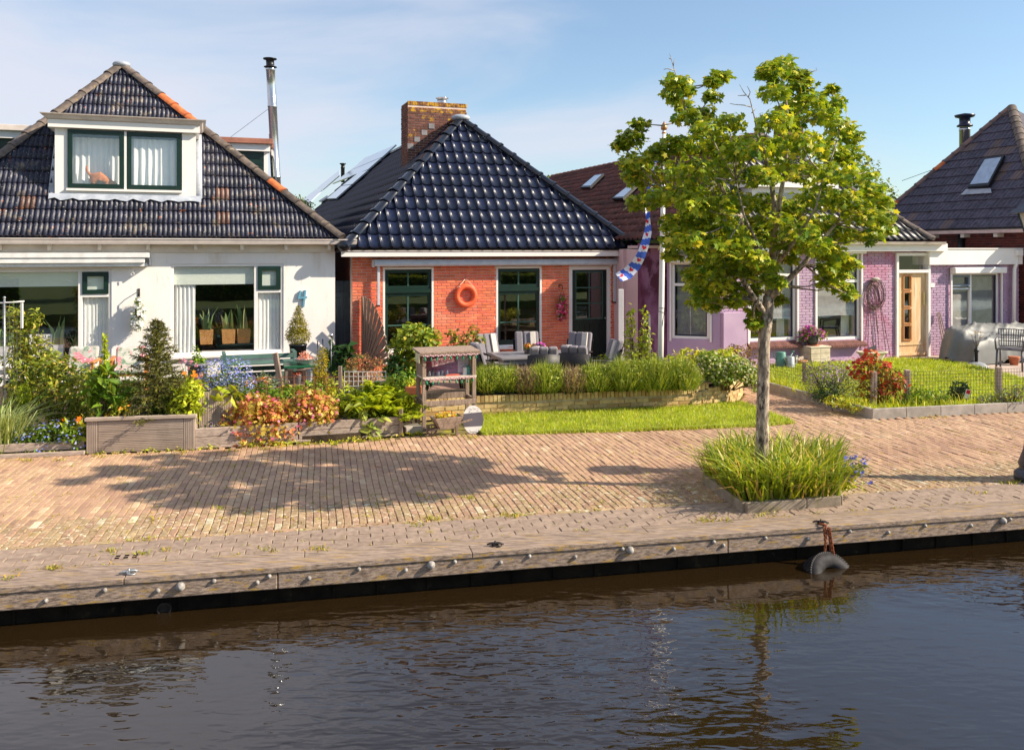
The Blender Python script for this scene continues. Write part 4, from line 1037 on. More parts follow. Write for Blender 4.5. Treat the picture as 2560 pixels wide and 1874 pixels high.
# ================================================================== the purple house
_u = (2280 - CX) / F; _Y = 17.5 / (1 - _u * math.tan(R(20)))
FP = Frame(_u * _Y, _Y, 20.0)
ph = thing('purple_house', 'purple painted brick house with white window frames and a bare wooden door', 'house', FP.o, FP.a)
L = FP.L
m_purple = mat('purple_brick', S(184, 156, 180), S(170, 140, 166), rough=0.8, scale=1.8, rand=.05, bump=.004, bscale=45, spots=((S(178, 122, 150), 1.3, .60, .74), (S(192, 140, 164), 5.0, .66, .78)))
m_purpleplain = mat('purple_render', S(186, 158, 184), S(172, 144, 172), rough=0.8, scale=1.5, bump=.003, bscale=30, spots=((S(186, 128, 152), 1.4, .64, .76),))
m_stain_shade = mat('stained_shaded_plum', S(136, 90, 120), S(98, 50, 78), rough=0.85, scale=1.6, lo=.45, hi=.6, bump=.004, bscale=30, stretch=(1, 1, .6), spots=((S(76, 26, 48), 2.6, .48, .56),))  # darker plum carries the bay's shade in its colour; the blotches are stains
m_mauve = mat('mauve_render', S(214, 188, 190), S(200, 172, 176), rough=0.85, scale=.9, bump=.003, bscale=30)
PX = lambda px, d=0: L(px, 760, d)[0]
x_l, x_r, x_e = PX(1800), PX(2325), PX(2549)
PT = L(2200, 626)[1]                              # top of the wall
wA = (PX(1872), PX(1990), L(1930, 851)[1], L(1930, 632)[1])
wB = (PX(2040), PX(2150), L(2095, 849)[1], L(2095, 632)[1])
dP = (PX(2237), PX(2322), 0.02, L(2280, 632)[1])
holesP = [wA, wB, dP]
zp = L(2000, 868)[1] - .02
wp = ob('wall', wall_boxes(x_l, x_r, 0, PT, 0, .28, holesP), m_purpleplain, ph)
rows = brick_rows(x_l, x_r, zp, PT, [(h[0] - .0, h[1] + .0, h[2] - .1, h[3]) for h in holesP])
rows += [r for r in brick_rows(wB[1] + .02, dP[0], 0.02, zp, [])]
m_pstain = mat('stained_purple_brick', S(188, 154, 178), S(182, 138, 164), rough=0.8, scale=1.8, rand=.05, bump=.004, bscale=45, spots=((S(180, 106, 134), 1.6, .50, .66), (S(172, 92, 120), 5.0, .60, .74)))
in_panel = lambda r: wB[1] <= r[0] and r[1] <= dP[0] + .02
lay_bricks(wp, [r for r in rows if in_panel(r)], 0.0, m_pstain, limit=150)
lay_bricks(wp, [r for r in rows if not in_panel(r)], 0.0, m_purple, limit=150, key=lambda r: 0 if r[0] > wA[1] - .1 else 1)
ob('room', room_mb(x_l + .3, x_r, .03, PT - .1, .285, 4), m_room, ph)
# angled bay flank, recessed stained wall with shade in its colour and pale return
p1 = Vector((x_l, 0, 0)); p2 = Vector((PX(1668, .7), .7, 0)); bd = (p2 - p1); bl_ = bd.length; bu = bd.normalized()
bay = thing('bay', None, None); bay.parent = ph; bay.location = p2; bay.rotation_euler = (0, 0, math.atan2(-bu.y, -bu.x))
wbx0, wbx1 = .10, bl_ - .22; bz0, bz1 = L(1720, 848, .35)[1], L(1720, 655, .35)[1]
ob('bay_wall', wall_boxes(0, bl_, 0, PT, 0, .2, [(wbx0, wbx1, bz0, bz1)]), m_purpleplain, bay)
def upvc(parent, o, zt=None, y0=.02, blind=None, shutter=True, guide=True, xm=None):
    """white plastic window with a top light, a roller-shutter box above and guides at the sides"""
    x0, x1, z0, z1 = o
    f = ob('window', frame_mb(x0, x1, z0, z1, .06, y0, y0 + .07), m_white, parent, bev=.004)
    a, b, c, d = x0 + .06, x1 - .06, z0 + .06, z1 - .06
    ob('inner_frame', frame_mb(a + .001, b - .001, c + .001, d - .001, .02, y0 + .02, y0 + .05), mat('blue_grey_gasket', S(52, 62, 84)), f)
    g = MB()
    if zt: g.box(a, (b if not xm else xm), y0 + .004, y0 + .066, zt - .03, zt + .03)
    if xm: g.box(xm - .03, xm + .03, y0 + .003, y0 + .067, c, d)
    if g.f: ob('transom', g, m_white, f)
    xsp = [a, xm, b] if xm else [a, b]; zsp = [c, zt, d] if zt else [c, d]
    for i in range(len(xsp) - 1):
        for k in range(len(zsp) - 1): pane(f, xsp[i], xsp[i+1], zsp[k], zsp[k+1], y0 + .045)
    if blind is not None: ob('venetian_blind', venetian(a + .05, b - .03, blind, d - .02, y0 + .085, .026, .9), mat('grey_slat', S(178, 172, 168), S(160, 154, 150), rough=.6), f, kind='stuff')
    if shutter: ob('shutter_box', MB().box(x0 - .05, x1 + .05, -.17, -.002, z1 - .02, z1 + .13), m_white, parent, bev=.02)
    if guide:
        for x in (x0 - .045, x1 + .005): ob('shutter_guide', MB().box(x, x + .04, -.045, -.013, z0 - .05, z1 - .022), m_white, parent)
    return f
upvc(bay, (wbx0, wbx1, bz0, bz1), zt=bz1 - .50, blind=bz0 + .1)
ob('recess_wall', MB().box(PX(1608, .7), PX(1668, .7) + .01, .7, .95, 0, 2.75), m_stain_shade, ph)
ob('return_wall', MB().box(PX(1608, .7), PX(1608, .7) + .2, .95, 9, 0, 2.62), m_mauve, ph)
ob('rear_wall', MB().box(PX(1558, 1.5), PX(1611, 1.5), 1.5, 1.7, 0, 2.62), m_mauve, ph)
fA_ = upvc(ph, wA, zt=wA[3] - .5, blind=L(1930, 797)[1]); fB_ = upvc(ph, wB, zt=L(2095, 703)[1], blind=L(2095, 790)[1])
for f, o in ((fA_, wA), (fB_, wB)):
    sb = MB(); x = o[0] - .06
    while x < o[1] + .06: sb.add([(x, -.16, o[2] - .16), (x + .06, -.16, o[2] - .16), (x + .06, -.0, o[2] - .07), (x, -.0, o[2] - .07), (x, -.16, o[2] - .115), (x + .06, -.16, o[2] - .115), (x + .06, .0, o[2] - .02), (x, .0, o[2] - .02)], [(0, 3, 2, 1), (4, 5, 6, 7), (0, 1, 5, 4), (1, 2, 6, 5), (3, 0, 4, 7)]); x += .066
    ob('brick_sill', sb, mat('sill_brick', S(116, 74, 66), S(96, 60, 56), rough=.8, rand=.2, scale=20), f, kind='stuff')
    ob('curtain', curtain_mb(o[1] - .28, o[1] - .08, o[2] + .06, o[3] - .1, .3, 3, .03), m_curtain, f)
# pilaster beside the bay
ob('pilaster', MB().box(x_l + .02, wA[0] - .12, -.10, -.001, 0, L(1830, 780)[1]), m_purpleplain, ph, bev=.01)
# door
m_oak = mat('bare_wood_door', S(224, 188, 142), S(208, 168, 122), rough=.6, scale=3, stretch=(6, 6, .5), spots=((S(226, 204, 176), 2.6, .50, .64), (S(160, 108, 72), 5.0, .60, .74)))
dfr = ob('door_frame', frame_mb(dP[0], dP[1], -.1, dP[3], .07, -.06, .12, wb=.13), m_white, ph, bev=.004)
zt = L(2280, 678)[1]; a, b = dP[0] + .07, dP[1] - .07
ob('transom', MB().box(a, b, -.058, .118, zt - .035, zt + .035), m_white, dfr); pane(dfr, a, b, zt + .035, dP[3] - .07, .05)
lz = [(L(2268, 560 + y / 3.177)[1]) for y in (515, 415, 650, 545, 783, 678, 915, 810)]; lx = (PX(2261), PX(2277))
hl = [(lx[0], lx[1], lz[i], lz[i+1]) for i in (0, 2, 4, 6)]
dd = ob('door', wall_boxes(a + .005, b - .005, .06, zt - .04, .02, .07, hl), m_oak, ph)
for h in hl:
    ob('light_frame', frame_mb(h[0] - .03, h[1] + .03, h[2] - .03, h[3] + .03, .03, -.005, .019), mat('oak_moulding', S(184, 122, 66)), dd); ob('pane', MB().add([(h[0], .045, h[2]), (h[1], .045, h[2]), (h[1], .045, h[3]), (h[0], .045, h[3])], [(0, 1, 2, 3)]), GLASS_D, dd)
st_ = MB(); st_.box(b - .1, b - .06, -.01, .019, L(2300, 762)[1], L(2300, 730)[1]); ob('handle', st_, mat('brass_plate', S(214, 190, 130), rough=.4, metal=.5), dd)
bd_ = MB(); bd_.box(a + .02, b - .02, -.02, .019, .10, .16); bd_.box(a + .02, b - .02, .0, .019, .34, .36); ob('weatherboard', bd_, m_oak, dd)
ob('threshold', MB().box(dP[0] - .02, dP[1] + .05, -.16, .1, 0, .05), m_concrete, ph)
ob('house_number', MB().box(PX(2321) + .07, PX(2321) + .18, -.015, -.002, L(2327, 718)[1], L(2327, 707)[1]), m_white, ph)
# gutter and fascia
g0, g1 = L(2200, 612, -.35)[1], L(2200, 604, -.35)[1]; gxr = L(2366, 606, -.35)[0]; gxl = x_l - .35
gt = MB(); gt.prism([(gxl, -.24, g0), (gxl, -.33, g0 + .01), (gxl, -.36, g1), (gxl, -.345, g1), (gxl, -.22, g1 - .02)], (gxr - gxl, 0, 0)); ob('gutter', gt, m_zinc, ph)
ob('fascia', MB().box(x_l - .25, PX(2350), -.23, -.001, L(2200, 628, -.2)[1], g0 + .03), m_white, ph, bev=.004)
ob('side_gutter', MB().box(PX(1582, 1.2), PX(1690, 1.2), .55, 1.45, 2.64, 2.70), m_mauve, ph)
# roof: corrugated dark tiles on the front hip, a long red-brown flank
m_ptile = mat('dull_black_tile', S(66, 62, 64), S(48, 46, 50), rough=.4, rand=.2, scale=12, spots=((S(110, 100, 90), 8.0, .64, .78),))
m_redtile = mat('old_red_tile', S(112, 62, 52), S(78, 44, 42), rough=.7, rand=.3, scale=7, hue=.01, spots=((S(64, 46, 44), 2.2, .52, .68), (S(150, 84, 60), 9.0, .66, .8)))
EYP = -.33; EZP = g1 + .02
eRp = Vector((L(2330, 598, EYP)[0], EYP, EZP)); eLp = Vector((L(1660, 598, EYP)[0], EYP, EZP))
ax_, az_ = L(1902, 338, 2.9); APp = Vector((ax_, 2.9, az_)); RBp = APp + Vector((0, 14, 0))
bRp, bLp = eRp + Vector((0, 17.3, 0)), eLp + Vector((0, 17.3, 0))
under = MB(); under.add([eLp, eRp, APp], [(0, 1, 2)]); under.add([eRp, bRp, RBp, APp], [(0, 1, 2, 3)]); under.add([eLp, APp, RBp, bLp], [(0, 1, 2, 3)]); under.add([bRp, bLp, RBp], [(0, 1, 2)])
roofP = ob('roof', under, m_ptile, ph)
gyp = unit((0, APp.y - EYP, APp.z - EZP)); profw = [(0, .01), (.03, .045), (.06, .05), (.10, .012), (.15, .004), (.2, .01)]
tiles(roofP, eLp + Vector((0, 0, .01)), ex, gyp, slope_uv(eLp, ex, gyp, [eLp, eRp, APp]), .2, .34, profw, m_ptile, limit=300, order=lambda p: -p[0], jit=.005)
glp = unit((APp.x - eLp.x, 0, APp.z - EZP)); exl = Vector((0, -1, 0))
rk = []
tiles(roofP, bLp + Vector((0, 0, .01)), exl, glp, slope_uv(bLp, exl, glp, [bLp, eLp, APp, RBp]), .215, .34, profw, m_redtile, limit=300, order=lambda p: abs(p[0] - 12.0) + abs(p[1] - 2.2), jit=.006, field='flank_tiles')
ridge_caps(roofP, eRp + Vector((0, 0, .02)), APp, (0, 0, 1), .12, .4, m_oldridge); ridge_caps(roofP, eLp + Vector((0, 0, .02)), APp, (0, 0, 1), .12, .4, m_oldridge); ridge_caps(roofP, RBp, APp, (0, 0, 1), .12, .4, mat('red_ridge_tile', S(120, 72, 60), S(96, 56, 50), rough=.8, rand=.2, scale=8))
Np = Vector((-glp.z, 0, glp.x))
m_skyglass = mat('roof_window_glass', S(196, 208, 222), rough=.08, spec=.9, metal=.4)
def rooflight(F_, root, P0, N_, ptsq, h=.07):
    Pq = [F_.plane(x, y, Vector(P0) + N_ * .11, N_) for x, y in ptsq]; c = sum(Pq, Vector()) / 4
    fr = ob('roof_window', MB().prism([c + (p - c) * 1.22 for p in Pq], N_ * h), m_black, root); ob('pane', MB().prism([p + N_ * (h + .004) for p in Pq], N_ * .004), m_skyglass, fr)
c6 = lambda *p: [(1140 + x / 3.7537, 200 + y / 3.7537) for x, y in p]
rooflight(FP, roofP, eLp, Np, c6((1310, 915), (1375, 905), (1270, 1010), (1195, 1012)))
rooflight(FP, roofP, eLp, Np, c6((1620, 1020), (1690, 1015), (1580, 1118), (1495, 1120)))
chd = 4.2; cxa, cza = L(1967, 311, chd); cxb = L(1990, 311, chd)[0]
chp = ob('chimney', MB().box(cxa, cxb + .25, chd, chd + .6, az_ - 1.2, cza), m_chim, ph)
# white front dormer behind the tree
pdd = .55; pd0, pd1 = L(1880, 500, pdd)[0], L(2075, 500, pdd)[0]; pz0, pz1 = L(1980, 556, pdd)[1], L(1980, 470, pdd)[1]
dmp = ob('dormer', wall_boxes(pd0, pd1, pz0, pz1, pdd, pdd + .1, [(pd0 + .15, pd1 - .15, pz0 + .15, pz1 - .12)]), m_white, ph); ob('dormer_roof', MB().box(pd0 - .12, pd1 + .12, pdd - .15, 3.2, pz1 + .002, pz1 + .12), m_white, dmp); ob('cheek', MB().box(pd0, pd0 + .05, pdd + .1, 2.8, pz0, pz1).box(pd1 - .05, pd1, pdd + .1, 2.8, pz0, pz1), m_white, dmp); ob('pane', MB().add([(pd0 + .1, pdd + .06, pz0 + .1), (pd1 - .1, pdd + .06, pz0 + .1), (pd1 - .1, pdd + .06, pz1 - .1), (pd0 + .1, pdd + .06, pz1 - .1)], [(0, 1, 2, 3)]), GLASS_D, dmp); ob('room', room_mb(pd0 + .06, pd1 - .06, pz0, pz1 - .05, pdd + .11, 1.6), m_room, dmp)
# ---- extension on the right
ez = (L(2450, 661)[1], L(2450, 623)[1], L(2450, 622)[1])
we = (PX(2378), PX(2500), L(2440, 830)[1], L(2440, 681)[1])
ext = ob('extension', wall_boxes(x_r + .001, x_e, 0, ez[0] + .05, .03, .3, [(we[0], we[1], we[2], we[3])]), m_purpleplain, ph)
lay_bricks(ext, brick_rows(x_r + .02, x_e, 0, ez[0], [we]), .03, m_purple, limit=150)
ob('room', room_mb(x_r + .1, x_e - .1, .05, 2.3, .305, 3), m_room, ext)
ob('fascia', MB().box(PX(2323, -.12), PX(2556, -.12), -.13, .4, ez[0], ez[1]), m_white, ext, bev=.004); ob('roof_trim', MB().box(PX(2348, -.12), PX(2556, -.12), -.15, 3.5, ez[1] + .002, ez[1] + .03), m_white, ext)
upvc(ph, (we[0], we[1], we[2], we[3]), zt=None, blind=we[2] + .05, xm=PX(2431), y0=.05)
vs2 = MB(); frame_mb(PX(2382), PX(2428), L(2400, 716)[1], we[3] - .06, .05, .035, .10, vs2); vs2.box(we[0] + .06, PX(2428), .052, .118, L(2400, 722)[1] - .02, L(2400, 722)[1] + .02); ob('vent_sash', vs2, mat('grey_blue_frame', S(120, 132, 148)), ext)
xd = PX(2536, -.1); dpm = MB(); dpm.tube([(xd + .10, -.10, ez[1] - .12), (xd + .06, -.1, ez[0] + .02), (xd, -.10, ez[0] - .12), (xd - .02, -.10, .0)], .045, 12); dpm.box(xd - .02, xd + .18, -.2, -.131, ez[1] - .16, ez[1] - .02); ob('downpipe', dpm, m_white, ext)

# ================================================================== the house at the far right
FR = Frame(12.95, 22.55, 110.0)                   # x runs away from the street along its flank; y points into the house
rh = thing('red_brick_house', 'dark red brick house with a steep pyramid of weathered brown tiles', 'house', FR.o, FR.a)
# its flank faces the viewer's left: local +x = into depth, inward = -y
m_dkbrick = mat('dark_red_brick', S(128, 62, 54), S(104, 50, 46), rough=.85, rand=.15, scale=8, bump=.003, bscale=80, pieces=((S(92, 50, 50), .2),))
wl_ = ob('wall', MB().box(-1.2, 5.4, -.3, 0, 0, 3.1), mat('pale_mortar', S(150, 120, 110)), rh)
# bricks on the face at y = 0, looking towards +y
def flank_bricks():
    rowsR = brick_rows(-1.2, 5.4, 2.3, 3.05, []) + brick_rows(-1.2, .3, .0, 2.3, [])
    rowsR = [(a, b, c, d) for a, b, c, d in rowsR]
    big = MB(); me = {}
    for k, (a, b, c, d) in enumerate(rowsR):
        p = .010 + random.uniform(0, .005); mbx = MB().box(-(b-a)/2, (b-a)/2, -.02, p, -(d-c)/2, (d-c)/2)
        if k < 200:
            key_ = (round(b-a, 2), round(d-c, 3))
            if key_ not in me: q = mbx.mesh('brick'); q.materials.append(m_dkbrick); me[key_] = q
            inst('brick', me[key_], wl_, Matrix.Translation(((a+b)/2, 0, (c+d)/2)))
        else: big.add([(v[0] + (a+b)/2, v[1], v[2] + (c+d)/2) for v in mbx.v], mbx.f)
    ob('brick_field', big, m_dkbrick, wl_, kind='stuff')
flank_bricks()
EZR = 3.16
eNr, eFr = Vector((-1.0, .25, EZR)), Vector((5.24, .25, EZR))
apR = FR.inv(Vector((0, 0, 0)))
wA_ = Vector((16.09 - .342 * 3.2, 23.4 + .94 * 3.2, 0)); apl = FR.inv(wA_); yA = wA_.y; zA = CZ + (HY - 268) / F * yA
APR = Vector((apl.x, apl.y, zA))
und = MB(); und.add([eNr, eFr, APR], [(0, 1, 2)]); far_ = Vector((0, -7.2, 0)); und.add([eNr, eNr + far_, APR], [(0, 1, 2)]); und.add([eFr, eFr + far_, APR], [(0, 1, 2)])
m_flat = mat('weathered_flat_tile', S(84, 77, 90), S(58, 53, 68), rough=.6, rand=.18, scale=9, hue=.01, spots=((S(118, 100, 92), 10.0, .62, .78), (S(58, 52, 56), 3.0, .58, .72)), pieces=((S(98, 80, 78), .08),))
roofR = ob('roof', und, m_flat, rh)
exR = Vector((-1, 0, 0)); mid = Vector((APR.x, .25, EZR)); gyR = unit(APR - mid)
polyR = slope_uv(eFr, exR, gyR, [eFr, eNr, APR])
profR = [(0, .0), (.004, .022), (.06, .022), (.075, .008), (.115, .008), (.13, .024), (.19, .024), (.205, .008), (.245, .008), (.26, .022), (.30, .022)]
skq = lambda *p: [(2120 + x / 3.7545, 200 + y / 3.7545) for x, y in p]
NR = exR.cross(gyR).normalized()
tiles(roofR, eFr + NR * .01, exR, gyR, polyR, .30, .36, profR, m_flat, thick=.028, lift=.03, smooth=False, limit=300, jit=.004)
m_ridgeR = mat('flank_ridge_tile', S(120, 92, 82), S(92, 76, 76), rough=.7, rand=.3, scale=6)
ridge_caps(roofR, eFr, APR, (0, 0, 1), .13, .36, m_ridgeR, mats2={3: m_terracotta, 8: m_terracotta}); ridge_caps(roofR, eNr, APR, (0, 0, 1), .13, .36, m_oldridge)
Pq = [FR.plane(x, y, eFr + NR * .10, NR) for x, y in skq((1300, 765), (1455, 745), (1330, 985), (1160, 1000))]; cq = sum(Pq, Vector()) / 4
sk = ob('roof_window', MB().prism([cq + (p - cq) * 1.18 for p in Pq], NR * .08), m_black, roofR); ob('pane', MB().prism([p + NR * .084 for p in Pq], NR * .004), m_skyglass, sk)
Pf = [FR.plane(x, y, eFr + NR * .075, NR) for x, y in skq((1110, 1030), (1340, 1020), (1350, 1062), (1060, 1080))]; ob('flashing', MB().prism(Pf, NR * .02), m_lead, sk)
ob('gutter', MB().box(-1.2, 5.6, .12, .34, EZR - .12, EZR - .03), mat('pink_fascia', S(206, 176, 168), rough=.5), rh, bev=.01)
cb = MB()
for k in range(6): x = -.6 + k * 1.05; cb.box(x - .06, x + .06, .0, .24, EZR - .22, EZR - .125)
ob('corbel', cb, m_cream, rh, kind='stuff')
hp = FR.plane(2402, 600, Vector((0, .1, 0)), Vector((0, 1, 0))); dp2 = MB(); dp2.tube([(hp.x, .09, EZR - .12), (hp.x, .09, .5)], .09, 12); ob('downpipe', dp2, m_black, rh)
# steel flue rising from the far slope, seen over the hip
flR = W(2412, 350, 27.5); tz = W(2412, 283, 27.5).z; q = FR.inv(flR)
fm = MB(); fm.lathe([(.16, 3.8), (.16, tz - .55), (.17, tz - .54), (.17, tz - .5), (.15, tz - .45)], 16, (q.x, q.y, 0)); fo = ob('flue', fm, m_steel, rh)
fc = MB(); fc.lathe([(.23, tz - .42), (.23, tz - .38), (.16, tz - .34), (.16, tz - .16), (.28, tz - .12), (.3, tz - .06), (.0001, tz)], 16, (q.x, q.y, 0)); ob('flue_cap', fc, mat('blue_black_cowl', S(36, 40, 66), rough=.3), fo)
ob('overhead_wire', MB().tube([FR.inv(W(2255, 452, 30)), FR.inv(W(2330, 425, 28.5)), FR.inv(W(2375, 396, 28))], .008, 4), m_black, rh)
# ================================================================== the far bank (mirrored in the window panes), distant trees
lm_hedge = leafmat('hedge_leaf', S(150, 164, 52), S(96, 118, 38), S(180, 176, 70), .1)
lm_green = leafmat('green_leaf', S(136, 164, 46), S(82, 120, 34), S(178, 184, 66), .1)
lm_yg = leafmat('yellow_green_leaf', S(206, 206, 58), S(152, 172, 44), S(218, 202, 80), .15)
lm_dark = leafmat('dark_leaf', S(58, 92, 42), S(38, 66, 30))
lm_maple = leafmat('maple_leaf', S(180, 190, 48), S(82, 120, 32), S(216, 206, 70), .13, trans=.36, rough=.4)
lm_dist = leafmat('distant_leaf', S(140, 150, 60), S(96, 118, 46), trans=.35)
m_bark = mat('maple_bark', S(180, 162, 144), S(118, 102, 90), rough=.9, scale=26, stretch=(1, 1, .35), bump=.012, bscale=34, spots=((S(206, 190, 168), 24.0, .54, .64), (S(66, 56, 50), 30.0, .54, .64), (S(92, 80, 70), 7.0, .58, .72)))
m_twig = mat('twig', S(98, 82, 70), S(70, 58, 50), rough=.9, scale=30)
def hedge(label, x, y, lx, ly, h, rz):
    t = thing('hedge', label, 'hedge', (x, y, -.02), rz, 'clipped hedges on the far bank')
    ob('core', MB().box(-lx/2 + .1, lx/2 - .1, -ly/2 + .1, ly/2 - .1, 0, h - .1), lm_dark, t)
    n = int(lx * 260); P = np.c_[rng.uniform(-lx/2, lx/2, n), rng.uniform(-ly/2, ly/2, n), rng.uniform(.0, h, n)]; s = rng.integers(0, 3, n)
    P[s == 0, 1] = ly/2; P[s == 1, 2] = h; P[s == 2, 1] = -ly/2
    ob('foliage', trimesh('foliage', *leaves(P, .13, wr=.9)), lm_hedge, t)
hedge('long low clipped hedge beside the water on the far bank', 17, -7.2, 34, .9, 1.15, R(12.4))
hedge('taller clipped hedge further back on the far bank', 19, -9.8, 36, 1.2, 1.9, R(12.4))
hedge('short clipped hedge on the far bank opposite the white house', -12, -11.2, 16, .9, 1.4, R(12.4))
def simple_tree(name, label, loc, h, crown, n, lm, leaf=.14, group=None, tr=.12):
    t = thing(name, label, 'tree', loc, 0, group)
    tb = MB(); c0 = crown[0]; tb.tube([(0, 0, -.1), (.03, .02, h*.3), (c0[0]*.4, c0[1]*.4, h*.55), (c0[0]*.8, c0[1]*.8, c0[2])], [tr, tr*.8, tr*.6, tr*.25], 10); ob('trunk', tb, m_bark, t)
    bb = MB()
    for c in crown:
        a = Vector((c[0]*.3, c[1]*.3, h*.42)); e = Vector(c[:3]); m_ = (a + e)/2 + Vector((0, 0, -.12*h*.2)); bb.tube([a, m_, e], [tr*.4, tr*.25, tr*.08], 6)
        for k in range(4): v = e + Vector((random.uniform(-1, 1)*c[3]*.8, random.uniform(-1, 1)*c[4]*.8, random.uniform(-.2, .9)*c[5])); bb.tube([e.lerp(a, .2), (e+v)/2, v], [tr*.12, tr*.08, tr*.03], 4)
    ob('branch', bb, m_twig, t)
    P, u = inblobs(crown, n, .7); ob('crown', trimesh('crown', *leaves(P, leaf, 'leaf', .6, u)), lm, t)
    return t
for i, (x, y) in enumerate(((13, -14), (21, -13), (29, -14), (38, -13), (3, -15), (-9, -16), (-20, -15))):
    h = 4.6 + .5 * (i % 3)
    simple_tree('broadleaf_tree', 'leafy tree behind the far hedges, ' + ['second east of the canal bend', 'third along the hedge', 'fourth along the hedge', 'last one to the east', 'first at the hedge corner', 'straight across from the white house', 'westernmost of the row'][i], (x, y, -.02), h, [(0, 0, h*.58, 2.9, 2.6, 2.2), (1.4, .4, h*.45, 2.2, 2, 1.5), (-1.5, -.3, h*.5, 2, 2, 1.6), (.2, 0, h*.85, 1.7, 1.7, 1.4)], 5200, lm_green, .24, 'trees on the far bank', .16)
# distant trees above the roofs
def far_tree(label, px, py, Y, blobs, n, leaf):
    o = W(px, py, Y); t = simple_tree('distant_tree', label, (o.x, o.y, 0), o.z, [(b[0], b[1], o.z + b[2], b[3], b[4], b[5]) for b in blobs], n, lm_dist, leaf, None, .14)
far_tree('small yellow-green treetop peeping between the black roof and the red roof', 1398, 452, 42, [(-.3, 0, -.2, .7, .7, .55), (.55, 0, -.1, .35, .4, .4), (-.9, 0, -.9, .8, .8, .6), (.2, 0, -.9, 1.2, .8, .7)], 800, .16)
far_tree('airy green tree behind the street maple and the brown pyramid roof', 2185, 480, 30, [(-.35, 0, .75, .55, .5, .5), (-.1, 0, .1, .65, .6, .6), (.45, 0, -.25, .5, .5, .5), (-.6, 0, -.4, .7, .6, .7), (.75, 0, -.55, .45, .4, .4), (.2, 0, -1.0, .9, .7, .6), (-.7, 0, .2, .5, .5, .6)], 1500, .13)
far_tree('tuft of yellowish treetop above the hip of the old tiled roof', 742, 492, 36, [(0, 0, -.25, .45, .4, .3), (-.5, 0, -.4, .3, .3, .25), (.4, 0, -.4, .3, .3, .25)], 420, .12)

# ================================================================== the street maple in its planted pit
TB = G(1905, 1218)
tree = thing('street_tree', 'young maple with an airy yellow-green crown standing on the quay', 'tree', (TB.x, TB.y, 0))
TS = F / TB.y
def tp(cx, cy, dy=0.0):                           # a spot in the crop the crown was read from, at a given nearness
    px, py = 1500 + cx / 2.295, 100 + cy / 2.295; Y = TB.y + dy; p = W(px, py, Y); return p - Vector((TB.x, TB.y, 0))
tpx = lambda px, py, dy=0.0: W(px, py, TB.y + dy) - Vector((TB.x, TB.y, 0))
trunk = MB(); trunk.tube([Vector((0, 0, -.05)), tpx(1905, 1100), tpx(1908, 960), tpx(1910, 850), tpx(1917, 790), tpx(1922, 740)], [.10, .070, .066, .064, .068, .058], 16)
ob('trunk', trunk, m_bark, tree)
lead = [tpx(1922, 742), tpx(1928, 660), tpx(1937, 580, .05), tpx(1935, 500, .05), tpx(1922, 420), tpx(1903, 350), tpx(1885, 290)]
lead2 = [tpx(1930, 640), tpx(1950, 500, -.1), tpx(1965, 400, -.15), tpx(1970, 300, -.1), tpx(1962, 220, -.1), tpx(1950, 180)]
right = [tpx(1920, 750), tpx(1955, 715, -.1), tpx(2010, 660, -.15), tpx(2045, 610, -.1), tpx(2090, 560, 0), tpx(2140, 500, .1)]
left = [tpx(1915, 790), tpx(1885, 745, -.15), tpx(1850, 690, -.2), tpx(1800, 620, -.2), tpx(1740, 560, -.1), tpx(1680, 490, 0)]
left2 = [tpx(1926, 690), tpx(1880, 600, .3), tpx(1820, 500, .4), tpx(1760, 400, .3), tpx(1720, 300, .2), tpx(1700, 220, .1)]
back = [tpx(1930, 650), tpx(1990, 560, .5), tpx(2050, 450, .7), tpx(2080, 350, .6), tpx(2090, 270, .4)]
front = [tpx(1924, 700), tpx(1900, 620, -.5), tpx(1860, 540, -.8), tpx(1840, 450, -.9)]
front2 = [tpx(1926, 680), tpx(1990, 600, -.6), tpx(2040, 520, -.9), tpx(2060, 440, -.9)]
bb = MB(); limbs = [(lead, .05), (lead2, .032), (right, .042), (left, .038), (left2, .03), (back, .03), (front, .028), (front2, .026)]
nodes = []
for pts, r in limbs:
    n = len(pts); bb.tube(pts, [r * (1 - .85 * i / (n - 1)) for i in range(n)], 8); nodes += [(p, r * (1 - .85*i/(n-1))) for i, p in enumerate(pts) if i > 0]
